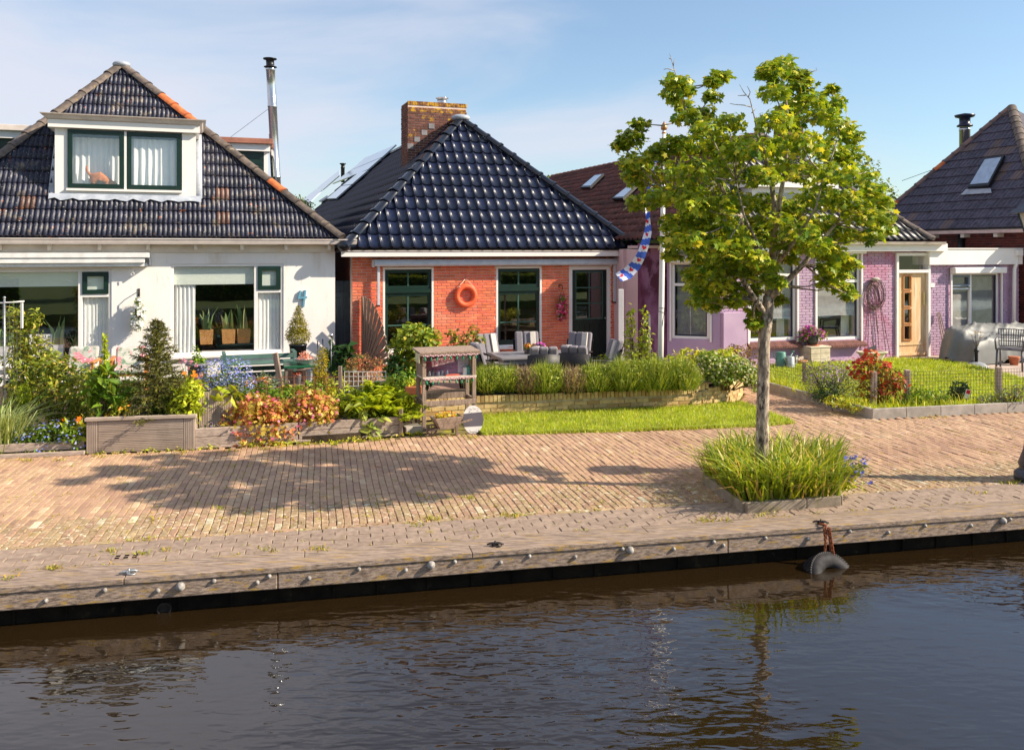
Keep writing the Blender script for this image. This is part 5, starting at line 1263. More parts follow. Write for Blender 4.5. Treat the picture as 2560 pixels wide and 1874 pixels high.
CL = [(180,560,75),(120,600,45),(230,480,40),(440,250,65),(420,310,55),(500,290,40),(690,210,55),(650,240,45),(640,320,42),(510,430,75),(600,420,60),(740,470,70),(620,510,80),(470,370,50),
 (1040,150,80),(960,180,60),(1000,200,60),(1130,200,60),(1160,260,60),(1000,300,70),(1200,340,80),(1100,380,70),(1330,280,30),(1340,370,60),(1280,430,80),(1000,460,90),(1100,470,80),(1380,500,70),(1450,560,60),
 (200,690,75),(190,760,70),(330,640,65),(450,600,80),(560,600,95),(700,600,100),(850,620,105),(1000,620,105),(1150,590,100),(1300,620,105),(1420,660,90),(250,800,80),(380,760,90),(520,740,105),(680,740,110),(850,780,100),(1050,740,95),(1200,760,105),(1350,760,105),(1480,780,90),(1560,860,70),(1600,930,70),
 (220,930,70),(330,900,75),(470,870,95),(640,880,110),(800,930,95),(950,930,95),(1250,900,105),(1400,920,100),(1500,1000,95),(1600,1020,75),(1630,1090,50),(440,1050,80),(430,1150,70),(560,1020,95),(700,1040,100),(850,1060,90),(1000,1040,95),(1150,1100,90),(1250,1050,95),(1400,1120,80),(1550,1120,60),
 (420,1230,55),(560,1180,80),(680,1200,80),(800,1180,80),(900,1250,70),(1080,1250,55),(1180,1180,65),(1330,1220,70),(1430,1280,55),(1310,1300,50),(560,1340,65),(660,1320,75),(760,1330,60),(900,1370,60),(1000,1380,50),(1300,1380,60),(1390,1420,55),(1430,1465,35),(550,1420,55),(640,1430,70),(760,1420,60),(560,1500,45),(660,1520,50),(760,1500,50),(870,1440,50),(900,1560,45),(880,1620,40),(1020,1490,40),(600,1250,75),(740,1260,75),(830,1310,65),(970,1310,60),(500,1130,70),(620,1110,80),(760,1110,80),(900,1130,75),(1050,1160,70),(700,1400,65),(600,1460,60),(830,1480,50),(540,1350,60),(1380,1340,55),(1250,1180,70),(680,950,80),(540,940,80),(1100,960,80),(940,780,80),(780,640,80)]
LV = []; ccx, ccy = 880, 820
for (cx, cy, r) in CL:
    q = ((cx - ccx) / 830) ** 2 + ((cy - ccy) / 830) ** 2
    dep = 1.35 * math.sqrt(max(.03, 1 - q)); k = 1 if r < 62 else 2
    for _ in range(k):
        dy = random.uniform(-dep, dep) if r > 45 else random.uniform(-.25, .25) * dep
        c = tp(cx, cy, dy); rr = r / 2.295 / TS
        nd = min(nodes, key=lambda t: (t[0] - c).length + (0.25 if t[0].z > c.z + .1 else 0)); m_ = nd[0].lerp(c, .55) + Vector((0, 0, -.04))
        bb.tube([nd[0], m_, c], [min(.014, max(nd[1]*.6, .006)), .008, .004], 5)
        for _s in range(3):
            e = c + Vector((random.uniform(-1, 1), random.uniform(-1, 1), random.uniform(-.4, .5))) * rr * .9; bb.tube([m_.lerp(c, .7), c.lerp(e, .5) + Vector((0, 0, .01)), e], [.005, .004, .002], 4, False)
        n = int(30 + r * .95) if k == 2 else int(44 + r * 1.25)
        P, u = inblobs([(c.x, c.y, c.z, rr * 1.25, rr * 1.25, rr * .68)], n, .8); LV.append((P, u))
P = np.concatenate([a for a, b in LV]); u = np.concatenate([b for a, b in LV])
ob('crown', trimesh('crown', *leaves(P, .070, 'maple', .95, u, wout=.35, wup=.75, wr=.5, droop=.5, vary=.3)), lm_maple, tree)
bare = [[(885, 440), (860, 340), (825, 300), (800, 255)], [(850, 330), (862, 300), (845, 265)], [(835, 318), (790, 320)], [(865, 385), (830, 375), (770, 370), (745, 365)], [(870, 420), (895, 395)], [(885, 440), (900, 560), (960, 740)], [(440, 215), (420, 150), (400, 80)], [(428, 175), (385, 165), (365, 170)], [(420, 150), (428, 110)], [(408, 110), (395, 105)], [(1190, 190), (1245, 175), (1240, 160)], [(1400, 500), (1420, 420)], [(1335, 350), (1330, 290)], [(1365, 340), (1385, 320)]]
for pl in bare: bb.tube([tp(x, y) for x, y in pl], [.012 - .009 * i / max(1, len(pl) - 1) if pl[-1] == (960, 740) else .0065 - .004 * i / (len(pl) - 1) for i in range(len(pl))][::-1] if pl[-1] == (960, 740) else [.0065 - .004 * i / (len(pl) - 1) for i in range(len(pl))], 5)
ob('branch', bb, m_bark, tree)
# the pit: low concrete kerb full of strap-leaved plants
pit = thing('tree_pit', 'low concrete planter kerb around the foot of the street maple', 'planter')
pc = [G(1763, 1206), G(1862, 1280), G(2012, 1268), G(2098, 1262), G(2085, 1190), G(1850, 1172)]
for i in (0, 1, 2, 3, 4, 5):
    a, b = pc[i], pc[(i+1) % 6]
    ob('kerb_stone', MB().bar(a + Vector((0, 0, .045)), b + Vector((0, 0, .045)), .07, .11), mat('mossy_concrete', S(152, 138, 122), S(120, 108, 92), rough=.95, scale=6, bump=.006, bscale=40, spots=((S(128, 122, 60), 4.0, .56, .7),)), pit, bev=.012)
sp = MB(); sp.add([p + Vector((0, 0, .06)) for p in pc], [tuple(range(6))]); ob('soil', sp, m_soil, pit)
lm_iris = leafmat('strap_leaf', S(188, 196, 56), S(104, 134, 36), S(220, 196, 110), .16, trans=.35)
lm_straw = leafmat('straw_leaf', S(206, 178, 120), S(176, 140, 84), trans=.25)
pp_ = [(p.x, p.y) for p in pc]; cen = np.array(pp_).mean(0)
P = scatter([tuple(cen + (np.array(p) - cen) * 1.0) for p in pp_], 2300); P3 = np.c_[P, np.full(len(P), .05)]; rad = np.c_[(P - cen) * 1.5, np.zeros(len(P))]
ir = thing('strap_leaf_plant', 'big clump of strap-leaved plants filling the planter under the street maple', 'plant', (0, 0, 0))
ob('foliage', trimesh('foliage', *blades(P3, .44, .022, .85, tipv=rad * .95)), lm_iris, ir)
k = rng.choice(len(P), 260); ob('dry_leaves', trimesh('dry_leaves', *blades(P3[k], .34, .018, 1.0, tipv=rad[k] * 1.6)), lm_straw, ir)
lm_blue = leafmat('blue_petal', S(84, 92, 214), S(62, 70, 190), S(130, 130, 224), .2, trans=.2)
c = G(2060, 1235)
def sprays(name, label, cat, base, tips, lm_f, fsize, lmf=None, nleaf=40, leaf=.05, group=None, fn=5):
    t = thing(name, label, cat, base, 0, group); sb = MB(); FP_, LP = [], []
    for e in tips:
        e = Vector(e); sb.tube([(e.x*.15, e.y*.15, 0), (e.x*.6, e.y*.6, e.z*.7), e], [.005, .004, .002], 4)
        for _ in range(fn): FP_.append(e * random.uniform(.86, 1.02) + Vector([random.gauss(0, .012) for _ in range(3)]))
        for _ in range(nleaf // 4): LP.append(e * random.uniform(.15, .8) + Vector([random.gauss(0, .02) for _ in range(3)]))
    ob('stem', sb, M_GSTEM, t); ob('foliage', trimesh('foliage', *leaves(np.array(LP), leaf, 'leaf', .4)), lmf or lm_green, t)
    FPn = np.array(FP_); ob('flowers', trimesh('flowers', *leaves(FPn, fsize, 'star', 1, np.tile((.3, -.6, .4), (len(FPn), 1)), wout=1, wup=.2, wr=.5)), lm_f, t, kind='stuff'); return t
tips = [(.10 + .32 * random.random(), random.uniform(-.12, .12), .12 + .26 * random.random()) for _ in range(20)] + [(.36, 0, .36), (.40, .02, .33), (.34, -.04, .3)]
sprays('blue_flower', 'blue-flowered plant leaning out of the right side of the tree planter', 'flower', (c.x + .06, c.y - .06, .05), tips, lm_blue, .038, lm_yg, 60, .07)
# ================================================================== gardens before the houses
def bed(name, pts, z, m, kind='structure', h=None):
    h = h or z + .05; mb = MB(); mb.add([Vector((p[0], p[1], z)) for p in pts], [tuple(range(len(pts)))]); mb.prism([Vector((p[0], p[1], z - h)) for p in pts], (0, 0, h - .003)); return ob(name, mb, m, kind=kind)
m_timber = mat('grey_timber', S(186, 166, 152), S(150, 132, 120), rough=.9, scale=4, stretch=(2, 12, 12), rot=R(14), rand=.08, bump=.003, bscale=40, spots=((S(206, 190, 172), 7.0, .62, .78), (S(104, 86, 76), 5.0, .64, .78)))
m_deck = mat('ribbed_decking', S(184, 166, 150), S(158, 140, 126), rough=.85, scale=3, rand=.08, spots=((S(120, 98, 94), 3.0, .62, .78),))
m_oldwood = mat('weathered_wood', S(164, 142, 126), S(124, 104, 92), rough=.9, scale=5, stretch=(8, 8, 1), rand=.1, bump=.002, bscale=60, spots=((S(96, 80, 70), 9.0, .64, .78),))
m_patio = mat('patio_brick', S(176, 140, 122), S(146, 116, 102), rough=.9, scale=9, rand=.1)
bed('garden_soil', [G(-380, 1158), G(0, 1137), G(215, 1128), G(485, 1118), G(560, 1112), G(840, 1101), G(1003, 1086), G(1040, 1058), FB.w(-.25, .1), FW.w(0, .1), FW.w(-8.6, .1)], .08, m_soil)
YW = [G(1046, 1052), G(1190, 1042), G(1340, 1036), G(1500, 1029), G(1620, 1024), G(1740, 1019), G(1790, 1015), G(1828, 1008), G(1850, 998), G(1858, 985), G(1850, 968)]
bed('patio', [FB.w(0, .05), FB.w(WB, .05), FB.w(WB + .6, -.6), G(1840, 960), YW[-2] + Vector((-.1, 0, 0)), YW[5] + Vector((0, .15, 0)), YW[2] + Vector((0, .15, 0)), YW[0] + Vector((0, .15, 0)), FB.w(-.2, -3.5)], .03, m_patio)
bed('planting_bed', [YW[0] + Vector((.0, .1, 0)), YW[3] + Vector((0, .1, 0)), YW[5] + Vector((0, .1, 0)), YW[7] + Vector((-.08, .08, 0)), YW[9] + Vector((-.1, 0, 0)), YW[10] + Vector((-.1, .4, 0)), YW[5] + Vector((.1, 1.25, 0)), YW[2] + Vector((0, 1.2, 0)), YW[0] + Vector((0, 1.0, 0))], .30, m_soil)
# ---- curved yellow brick wall
m_ybrick = mat('yellow_brick', S(212, 184, 132), S(182, 150, 100), rough=.9, scale=10, rand=.15, hue=.01, bump=.004, bscale=70, spots=((S(226, 210, 176), 7.0, .64, .78), (S(116, 92, 66), 6.0, .62, .76)), pieces=((S(172, 134, 88), .15),))
gw_ = thing('garden_wall', 'low curved wall of yellow bricks behind the grass strip', 'wall', (0, 0, 0))
cum = [0]
for a, b in zip(YW, YW[1:]): cum.append(cum[-1] + (b - a).length)
def along(s):
    for i in range(len(YW) - 1):
        if s <= cum[i+1] or i == len(YW) - 2:
            d = (YW[i+1] - YW[i]).normalized(); return YW[i] + d * (s - cum[i]), d
def wall_h(s):
    t = min(1, max(0, (s - cum[5] + .2) / .9)); return .225 + .16 * t
core = MB(); N_ = 60
for i in range(N_):
    s0, s1 = cum[-1] * i / N_, cum[-1] * (i + 1) / N_; a, d = along(s0); b, d2 = along(s1); nn = Vector((-d.y, d.x, 0)); h = wall_h(s0)
    core.add([a + nn*.012, b + nn*.012, b + nn*.11, a + nn*.11] + [v + Vector((0, 0, h)) for v in (a + nn*.012, b + nn*.012, b + nn*.11, a + nn*.11)], [(0,1,5,4),(4,5,6,7),(2,3,7,6)])
ob('mortar_core', core, mat('sandy_mortar', S(196, 178, 148), S(160, 140, 110), rough=.95, scale=12), gw_)
yb = {}
def ybrick(w, h, dpt=.1):
    k = (round(w, 2), round(h, 3))
    if k not in yb: q = MB().box(-w/2, w/2, 0, dpt, -h/2, h/2).mesh('brick'); q.materials.append(m_ybrick); yb[k] = q
    return yb[k]
r = 0; z = 0.0
while z < .33:
    s = -(r % 2) * .105
    while s < cum[-1]:
        c = s + .105
        if 0 < c < cum[-1] and z + .055 < wall_h(c) + .01:
            p, d = along(c); nn = Vector((-d.y, d.x, 0)); inst('brick', ybrick(.196 if cum[5] > c else .18, .053), gw_, basis(p + nn * random.uniform(-.006, .004) + Vector((0, 0, z + .03)), d, nn, Vector((0, 0, 1))))
        s += .21
    z += .0635; r += 1
s = .03
while s < cum[-1]:
    p, d = along(s); nn = Vector((-d.y, d.x, 0)); h = wall_h(s)
    if h < .30: inst('brick', ybrick(.056, .095, .12), gw_, basis(p + nn * random.uniform(-.012, -.004) + Vector((0, 0, h + .05 + random.gauss(0, .003))), d, nn, Vector((0, 0, 1))))
    s += .0665
hs = MB(); pts = [along(x)[0] + Vector((0, .15, .335)) for x in np.linspace(.4, cum[6], 14)]; hs.tube(pts, .022, 8)
tag(ob('garden_hose', hs, mat('black_rubber', S(30, 28, 30), rough=.35)), 'black hose lying along the top of the yellow brick wall', 'hose')
# ---- timber edging of the white house's garden
ed = thing('bed_edging', 'weathered timber boards edging the flower bed of the white house', 'edging')
def board(a, b, z0, z1, w=.05, nm='board'): ob(nm, MB().bar(Vector((a.x, a.y, (z0+z1)/2)), Vector((b.x, b.y, (z0+z1)/2)), w, z1 - z0), m_timber, ed, bev=.005)
board(G(-300, 1160), G(212, 1135), 0, .045, .09); board(G(-300, 1155), G(212, 1130), .05, .15)
E1, E2 = G(488, 1121), G(1003, 1087)
board(E1, E1.lerp(E2, .5), .0, .035, .08); board(E1.lerp(E2, .5), E2, .0, .03, .08)
for k, z in ((.0, .038), (.0, .152)):
    board(E1, E1.lerp(E2, .48), z, z + .108); board(E1.lerp(E2, .485), E2, z, z + .108)
ob('post', MB().bar(E2 + Vector((.0, -.03, 0)), E2 + Vector((0, -.03, .37)), .05, .05), m_oldwood, ed)
blk = MB(); a = G(1008, 1082); b = G(1042, 1078); blk.bar(a + Vector((0, 0, .05)), b + Vector((.05, 0, .05)), .25, .10); ob('step_block', blk, m_concrete, ed, bev=.01)
# ---- ribbed planter boxes
def ribbed(parent, a, b, z0, z1, vertical, name='board', depth=.03, rib=.021, nboards=1):
    """a decking board panel with cut ribs between ground points a and b"""
    a, b = Vector((a.x, a.y, 0)), Vector((b.x, b.y, 0)); d = (b - a); L_ = d.length; d.normalize(); nn = Vector((-d.y, d.x, 0)); mb = MB()
    def blk(s0, s1, y0, y1, zz0, zz1):
        P = [a + d*s0 + nn*y0, a + d*s1 + nn*y0, a + d*s1 + nn*y1, a + d*s0 + nn*y1]; mb.add([p + Vector((0, 0, zz0)) for p in P] + [p + Vector((0, 0, zz1)) for p in P], [(0,3,2,1),(4,5,6,7),(0,1,5,4),(1,2,6,5),(2,3,7,6),(3,0,4,7)])
    blk(0, L_, .006, depth, z0, z1)
    if vertical:
        n = int(L_ / rib)
        for k in range(n): blk(k*L_/n + .002, (k+.62)*L_/n, 0, .006, z0 + .001, z1 - .001)
    else:
        n = int((z1 - z0) / rib)
        for k in range(n): blk(.001, L_ - .001, 0, .006, z0 + k*(z1-z0)/n + .002, z0 + (k+.62)*(z1-z0)/n)
    return ob(name, mb, m_deck, parent)
bxA = thing('planter_box', 'long low planter box of ribbed decking boards at the pavement edge', 'planter')
A0, A1 = G(216, 1134), G(487, 1123); dA = (A1 - A0).normalized(); nA = Vector((-dA.y, dA.x, 0)); HA = .455
ribbed(bxA, A0, A0 + dA*.135, 0, HA - .045, True, 'end_board')
for k in range(3): ribbed(bxA, A0 + dA*.14, A1 - dA*.14, .005 + k*.134, .135 + k*.134, False)
ribbed(bxA, A1 - dA*.135, A1, 0, HA - .045, True, 'end_board'); ribbed(bxA, A1 + nA*.005, A1 + nA*.62, 0, HA - .045, True, 'end_board')
rim = MB(); rim.bar(A0 - dA*.02 + Vector((0, 0, HA - .02)) + nA*.02, A1 + dA*.02 + Vector((0, 0, HA - .02)) + nA*.02, .09, .04); ob('rim', rim, m_deck, bxA, bev=.004)
so_ = MB(); so_.add([A0 + Vector((0, 0, HA - .06)), A1 + Vector((0, 0, HA - .06)), A1 + nA*.7 + Vector((0, 0, HA - .06)), A0 + nA*.7 + Vector((0, 0, HA - .06))], [(0, 1, 2, 3)]); ob('soil', so_, m_soil, bxA)
bxB = thing('planter_box', 'tall planter box of upright ribbed boards full of blue forget-me-nots', 'planter')
B0, B1 = G(497, 1113), G(580, 1106); dB = (B1 - B0).normalized(); HB = .70
for k in range(3): ribbed(bxB, B0 + dB*((B1-B0).length*k/3 + .003), B0 + dB*((B1-B0).length*(k+1)/3 - .003), 0, HB + .04*k/2, True)
nB = Vector((-dB.y, dB.x, 0)); ribbed(bxB, B1 + nB*.004, B1 + nB*.5, 0, HB, True); ribbed(bxB, B0 + nB*.5, B0 + nB*.004, 0, HB, True)
so_ = MB(); so_.add([B0 + Vector((0, 0, HB - .05)), B1 + Vector((0, 0, HB - .05)), B1 + nB*.5 + Vector((0, 0, HB - .05)), B0 + nB*.5 + Vector((0, 0, HB - .05))], [(0, 1, 2, 3)]); ob('soil', so_, m_soil, bxB)

# ---- petals and special leaves
lm_white = leafmat('white_petal', (0.8, 0.8, 0.78), (0.72, 0.72, 0.74), trans=.2); lm_pink = leafmat('pink_petal', S(226, 110, 150), S(200, 70, 120), S(240, 170, 190), .2, trans=.25); lm_mag = leafmat('magenta_petal', S(190, 50, 150), S(150, 40, 160), S(220, 90, 160), .25, trans=.25)
lm_or = leafmat('orange_petal', S(248, 160, 30), S(236, 128, 20), trans=.3); lm_yel = leafmat('yellow_petal', S(244, 196, 50), S(232, 150, 40), S(220, 110, 60), .25, trans=.25); lm_fmn = leafmat('forget_me_not_petal', S(132, 144, 220), S(104, 116, 200), S(186, 190, 236), .3, trans=.2); lm_lil = leafmat('lilac_petal', S(150, 112, 176), S(120, 84, 150), S(186, 150, 200), .2, trans=.2)
lm_heu = leafmat('bronze_leaf', S(220, 186, 88), S(172, 156, 58), S(214, 124, 88), .32, trans=.25); lm_fern = leafmat('fern_frond', S(196, 202, 46), S(150, 172, 36), trans=.4); lm_spr = leafmat('spruce_needle', S(142, 138, 56), S(84, 94, 38), trans=.12); lm_red = leafmat('red_young_leaf', S(206, 72, 44), S(170, 46, 34), S(214, 130, 70), .25, trans=.35); lm_grey = leafmat('grey_green_leaf', S(140, 150, 110), S(96, 110, 74), S(160, 130, 130), .2, trans=.2); lm_lav = leafmat('lavender_stem', S(186, 194, 70), S(84, 116, 42), S(210, 208, 120), .10, trans=.25); lm_brown = leafmat('faded_stem', S(184, 156, 130), S(150, 122, 100), S(170, 172, 90), .3, trans=.15); lm_var = leafmat('striped_leaf', S(206, 208, 150), S(130, 156, 70), trans=.3)
def at(px, py, Y, z=None):
    p = W(px, py, Y); return (p.x, p.y, p.z if z is None else z)
def blobpx(px, py, Y, rx, rz, base, ry=None):
    """an ellipsoid read in the photograph (centre and half sizes in its pixels), relative to a base"""
    p = W(px, py, Y); k = Y / F; return (p.x - base[0], p.y - base[1], p.z - base[2], rx * k, (ry or rx) * k, rz * k)
def shrub(name, label, cat, px, Y, z0, blobs, lm, n, size, **kw):
    base = (W(px, 700, Y).x, Y, z0); return plant(name, label, cat, base, [blobpx(b[0], b[1], Y + (b[4] if len(b) > 4 else 0), b[2], b[3], base) for b in blobs], lm, n, size, **kw)
ZG = .08
# left end of the white house's garden
shrub('laurel_shrub', 'bushy yellow-green shrub in the middle of the left flower bed', 'shrub', 150, 12.1, ZG, [(90, 960, 70, 70), (160, 970, 75, 80), (215, 985, 45, 70), (120, 915, 50, 40), (60, 1010, 50, 50), (180, 1040, 60, 40)], leafmat('bay_leaf', S(168, 170, 56), S(82, 108, 34), S(206, 190, 90), .13), 2600, .085, aspect=.42)
shrub('climbing_shrub', 'leafy climber growing up the arched wire trellis', 'climber', 60, 12.9, ZG, [(50, 830, 32, 55), (85, 800, 22, 30), (35, 790, 22, 30), (95, 870, 35, 40), (45, 900, 40, 50), (110, 910, 40, 30)], leafmat('climber_leaf', S(178, 180, 58), S(96, 120, 38), S(214, 190, 90), .10), 1100, .085, aspect=.42, shell=.9)
shrub('dwarf_conifer', 'small rounded bright green conifer in the left flower bed', 'conifer', 60, 11.75, ZG, [(60, 985, 17, 26), (58, 1025, 15, 26), (60, 1060, 13, 20)], leafmat('thuja_scale', S(172, 184, 36), S(124, 148, 30)), 2600, .022, aspect=.4, wup=.9, wr=.5)
P0 = at(4, 1080, 11.3, .05)
t = thing('striped_grass', 'pale striped ornamental grass at the far left bed corner', 'grass', P0); a_ = rng.normal(0, .09, (420, 2)); ob('foliage', trimesh('foliage', *blades(np.c_[a_, np.zeros(420)], .62, .016, .9, tipv=np.c_[a_*6, np.zeros(420)])), lm_var, t)
shrub('forget_me_not', 'low blue forget-me-nots along the timber edge of the left bed', 'flower', 140, 11.35, ZG, [(75, 1095, 40, 26), (130, 1085, 40, 30), (180, 1080, 35, 32), (30, 1110, 30, 22), (100, 1120, 40, 18), (195, 1110, 25, 20)], lm_green, 1500, .055, aspect=.4, flowers=((lm_fmn, 420, .024, 'disc', None),))
t = sprays('orange_poppy', 'orange poppy beside the ribbed planter box', 'flower', at(192, 1100, 11.3, ZG), [(.03, 0, .36), (-.22, .05, .36), (.0, .05, .30)], lm_or, .07, lm_yg, 80, .12, fn=4)
shrub('hebe', 'dense dark green shrub between the foxglove and the spruce', 'shrub', 320, 12.7, ZG, [(310, 960, 34, 40), (345, 985, 40, 40), (300, 1000, 40, 36), (440, 960, 30, 30)], leafmat('hebe_leaf', S(120, 136, 50), S(62, 90, 34)), 1100, .06, aspect=.45)
shrub('sage', 'tangled green shrub behind the tall planter box and the bench', 'shrub', 600, 13.6, ZG, [(560, 960, 40, 26), (620, 965, 44, 24), (690, 970, 40, 24), (660, 950, 24, 18)], lm_grey, 900, .06, aspect=.4)
shrub('euphorbia', 'lime-green perennials below the potting table', 'plant', 740, 13.4, ZG, [(725, 985, 36, 24), (770, 985, 34, 26), (840, 960, 24, 30), (830, 990, 24, 24)], lm_yg, 800, .06, aspect=.4)
shrub('meadow_plant', 'mixed green leaves at the back of the left flower bed', 'plant', 190, 13.4, ZG, [(150, 940, 40, 34), (230, 950, 36, 34), (60, 950, 50, 30)], lm_dark, 900, .075, aspect=.45)
# planter box A
ZA = HA - .06; nAy = 11.75
def conifer(name, label, loc, h, r, lm, nb=46, needle=.035):
    t = thing(name, label, 'conifer', loc); sb = MB(); sb.tube([(0, 0, 0), (0, 0, h*.6), (0.01, 0, h)], [.028, .016, .004], 8); P = []; T_ = []
    for i in range(nb):
        f = (i + .5) / nb; z = h * (.02 + .95 * f); L_ = r * (1 - f) ** .8 * random.uniform(.75, 1.15) + .03; th = i * 2.4 + random.uniform(-.3, .3); up = .15 + .5 * f
        d = Vector((math.cos(th), math.sin(th), up - .3 * (1 - f))); e = Vector((0, 0, z)) + d * L_; m_ = Vector((0, 0, z)) + d * L_ * .55 + Vector((0, 0, .03)); sb.tube([(0, 0, z), m_, e], [.009, .006, .003], 5)
        subs = [((0, 0, z), m_), (m_, e)]
        for q in (.35, .6, .8):
            b0 = Vector((0, 0, z)).lerp(e, q); s_ = Vector((-d.y, d.x, 0)).normalized()
            for sg in (-1, 1): b1 = b0 + (d * .5 + s_ * sg * .8).normalized() * L_ * .4 * (1.1 - q); sb.tube([b0, b1], [.004, .002], 4); subs.append((b0, b1))
        for a, b in subs:
            a, b = Vector(a), Vector(b); k = max(4, int((b - a).length / .0065))
            for j in range(k):
                P.append(a.lerp(b, (j + random.random()) / k)); T_.append((b - a).normalized() * .8 + Vector([random.gauss(0, .6) for _ in range(3)]))
    P, T_ = np.array(P), nrm(np.array(T_)); ob('trunk', sb, M_STEM, t); ob('foliage', trimesh('foliage', *leaves(P, needle, 'leaf', .16, wup=.6, wr=.6, tip=T_, wtip=.85)), lm, t); return t
sp = W(393, 900, nAy)
conifer('spruce', 'young spruce with drooping olive branches in the ribbed planter box', (sp.x, sp.y, ZA), W(393, 798, nAy).z - ZA, .50, lm_spr, 84, .055)
fx_ = at(262, 1030, 11.6, ZA)
t = shrub('foxglove', 'tall foxglove with a pointed budding spire in the planter box', 'flower', 262, 11.6, ZA, [(262, 1000, 42, 42), (285, 970, 30, 40), (245, 965, 28, 45), (262, 930, 22, 40)], lm_green, 170, .17, shape='long', aspect=.36, droop=.5)
b0 = Vector((0, 0, .0)); top = W(259, 838, 11.6).z - ZA; sm = MB(); sm.tube([(0, 0, 0), (.01, 0, top*.6), (0, 0, top)], [.014, .012, .004], 8); ob('flower_stem', sm, M_GSTEM, t)
n = 260; zz = rng.uniform(.48, 1.0, n) * top; rr_ = .028 * (1.05 - zz/top) + .012; th = rng.uniform(0, 6.28, n); ob('buds', trimesh('buds', *leaves(np.c_[rr_*np.cos(th), rr_*np.sin(th), zz], .046, 'leaf', .6, np.c_[np.cos(th), np.sin(th), 0*th], wout=.3, wup=.2, droop=.3)), lm_fern, t, kind='stuff')
shrub('yellow_sedum', 'low yellow-flowered stonecrop at the rim of the planter box', 'flower', 305, 11.55, ZA - .02, [(300, 1030, 22, 22), (312, 1015, 12, 20), (276, 1040, 16, 10)], lm_yg, 260, .04, flowers=((lm_yel, 90, .022, 'disc', None),))
shrub('golden_elder', 'bright lime-green leafy shrub spilling over the planter box end', 'shrub', 468, 11.6, ZA, [(460, 1000, 30, 30), (480, 975, 28, 30), (440, 1020, 24, 25), (492, 1010, 18, 30), (470, 1040, 20, 20)], leafmat('lime_leaf', S(206, 208, 60), S(160, 182, 44), trans=.4), 640, .075, aspect=.5)
shrub('ivy_plant', 'dark green leafy plant between the spruce and the lime shrub', 'plant', 420, 11.75, ZA, [(415, 1010, 26, 28), (395, 1020, 20, 22), (430, 990, 18, 20)], lm_green, 320, .06)
# planter box B
ZB = HB - .05
shrub('forget_me_not', 'cloud of blue forget-me-nots above the tall planter box', 'flower', 556, 12.1, ZB, [(540, 935, 40, 34), (585, 930, 38, 36), (610, 955, 25, 25), (520, 955, 28, 26)], lm_green, 600, .045, aspect=.35, flowers=((lm_fmn, 1500, .017, 'disc', None),))
shrub('broad_leaf_plant', 'broad pale green leaves hanging over the tall planter box', 'plant', 565, 11.85, ZB, [(565, 985, 30, 16), (545, 1000, 16, 20), (590, 980, 22, 14)], lm_yg, 40, .17, shape='long', aspect=.42)
shrub('pink_primula', 'small pale pink flowers at the rim of the tall planter box', 'flower', 515, 11.9, ZB, [(515, 982, 16, 8), (505, 992, 12, 8)], lm_green, 60, .05, flowers=((leafmat('pale_pink_petal', S(240, 200, 204), S(226, 170, 180)), 44, .03, 'star', None),))
t = sprays('orange_poppy', 'group of orange poppies between the spruce and the forget-me-nots', 'flower', at(485, 985, 12.4, ZG + .3), [(-.10, 0, .42), (-.02, .04, .50), (.08, .02, .46), (-.15, .02, .5), (.13, -.05, .36), (.02, -.06, .33), (.28, -.1, .2)], lm_or, .085, lm_yg, 90, .07, fn=4)
t = sprays('pink_bistort', 'slender pink bistort spikes by the white wall', 'flower', at(468, 960, 14.3, .4), [(-.12, 0, .42), (-.05, 0, .44), (.06, .02, .40), (.02, 0, .28), (.16, 0, .36)], leafmat('bistort_pink', S(236, 170, 190), S(222, 140, 170)), .03, lm_green, 20, .05, fn=24)
# heuchera mounds and what stands behind them
for i, (px, Y, bl, lb) in enumerate(((625, 11.95, [(600, 1055, 58, 48), (660, 1055, 60, 52), (565, 1080, 36, 38), (700, 1085, 46, 38), (620, 1098, 64, 28), (640, 1015, 50, 32), (690, 1030, 40, 36)], 'larger mound of orange and yellow coral bells nearest the tall planter box'), (775, 12.2, [(755, 1035, 56, 46), (800, 1030, 46, 46), (735, 1070, 44, 36), (812, 1062, 32, 36), (775, 1000, 40, 28)], 'smaller mound of orange coral bells beside the white phlox'))):
    shrub('coral_bells', lb, 'plant', px, Y, ZG, bl, lm_heu, 2300, .060, shape='maple', aspect=1.0, wup=.35, group='coral bells at the pavement edge', flowers=((lm_pink, 190, .045, 'star', None),))
shrub('lady_s_mantle', 'green leafy perennials behind the coral bells', 'plant', 690, 12.8, ZG, [(640, 985, 55, 25), (720, 990, 50, 26), (780, 975, 34, 24), (600, 990, 35, 20)], lm_green, 760, .085, aspect=.4)
shrub('creeping_geranium', 'grey-green creeping plant under the tall planter box', 'plant', 515, 11.75, 0, [(510, 1080, 28, 22), (540, 1085, 22, 20), (495, 1105, 14, 18)], lm_grey, 420, .045, flowers=((lm_lil, 24, .018, 'disc', None),))
shrub('white_phlox', 'small white phlox flowers right of the orange coral bells', 'flower', 836, 12.25, ZG, [(832, 1045, 18, 18), (845, 1058, 16, 12), (822, 1030, 12, 10)], lm_green, 130, .035, flowers=((lm_white, 130, .026, 'star', None),))
shrub('golden_conifer', 'narrow golden-yellow conifer beside the dark green table', 'conifer', 803, 13.0, ZG, [(803, 960, 24, 40), (800, 920, 20, 40), (806, 890, 14, 24), (812, 990, 22, 26)], leafmat('gold_needle', S(202, 176, 40), S(150, 142, 34), trans=.2), 2300, .035, aspect=.3)
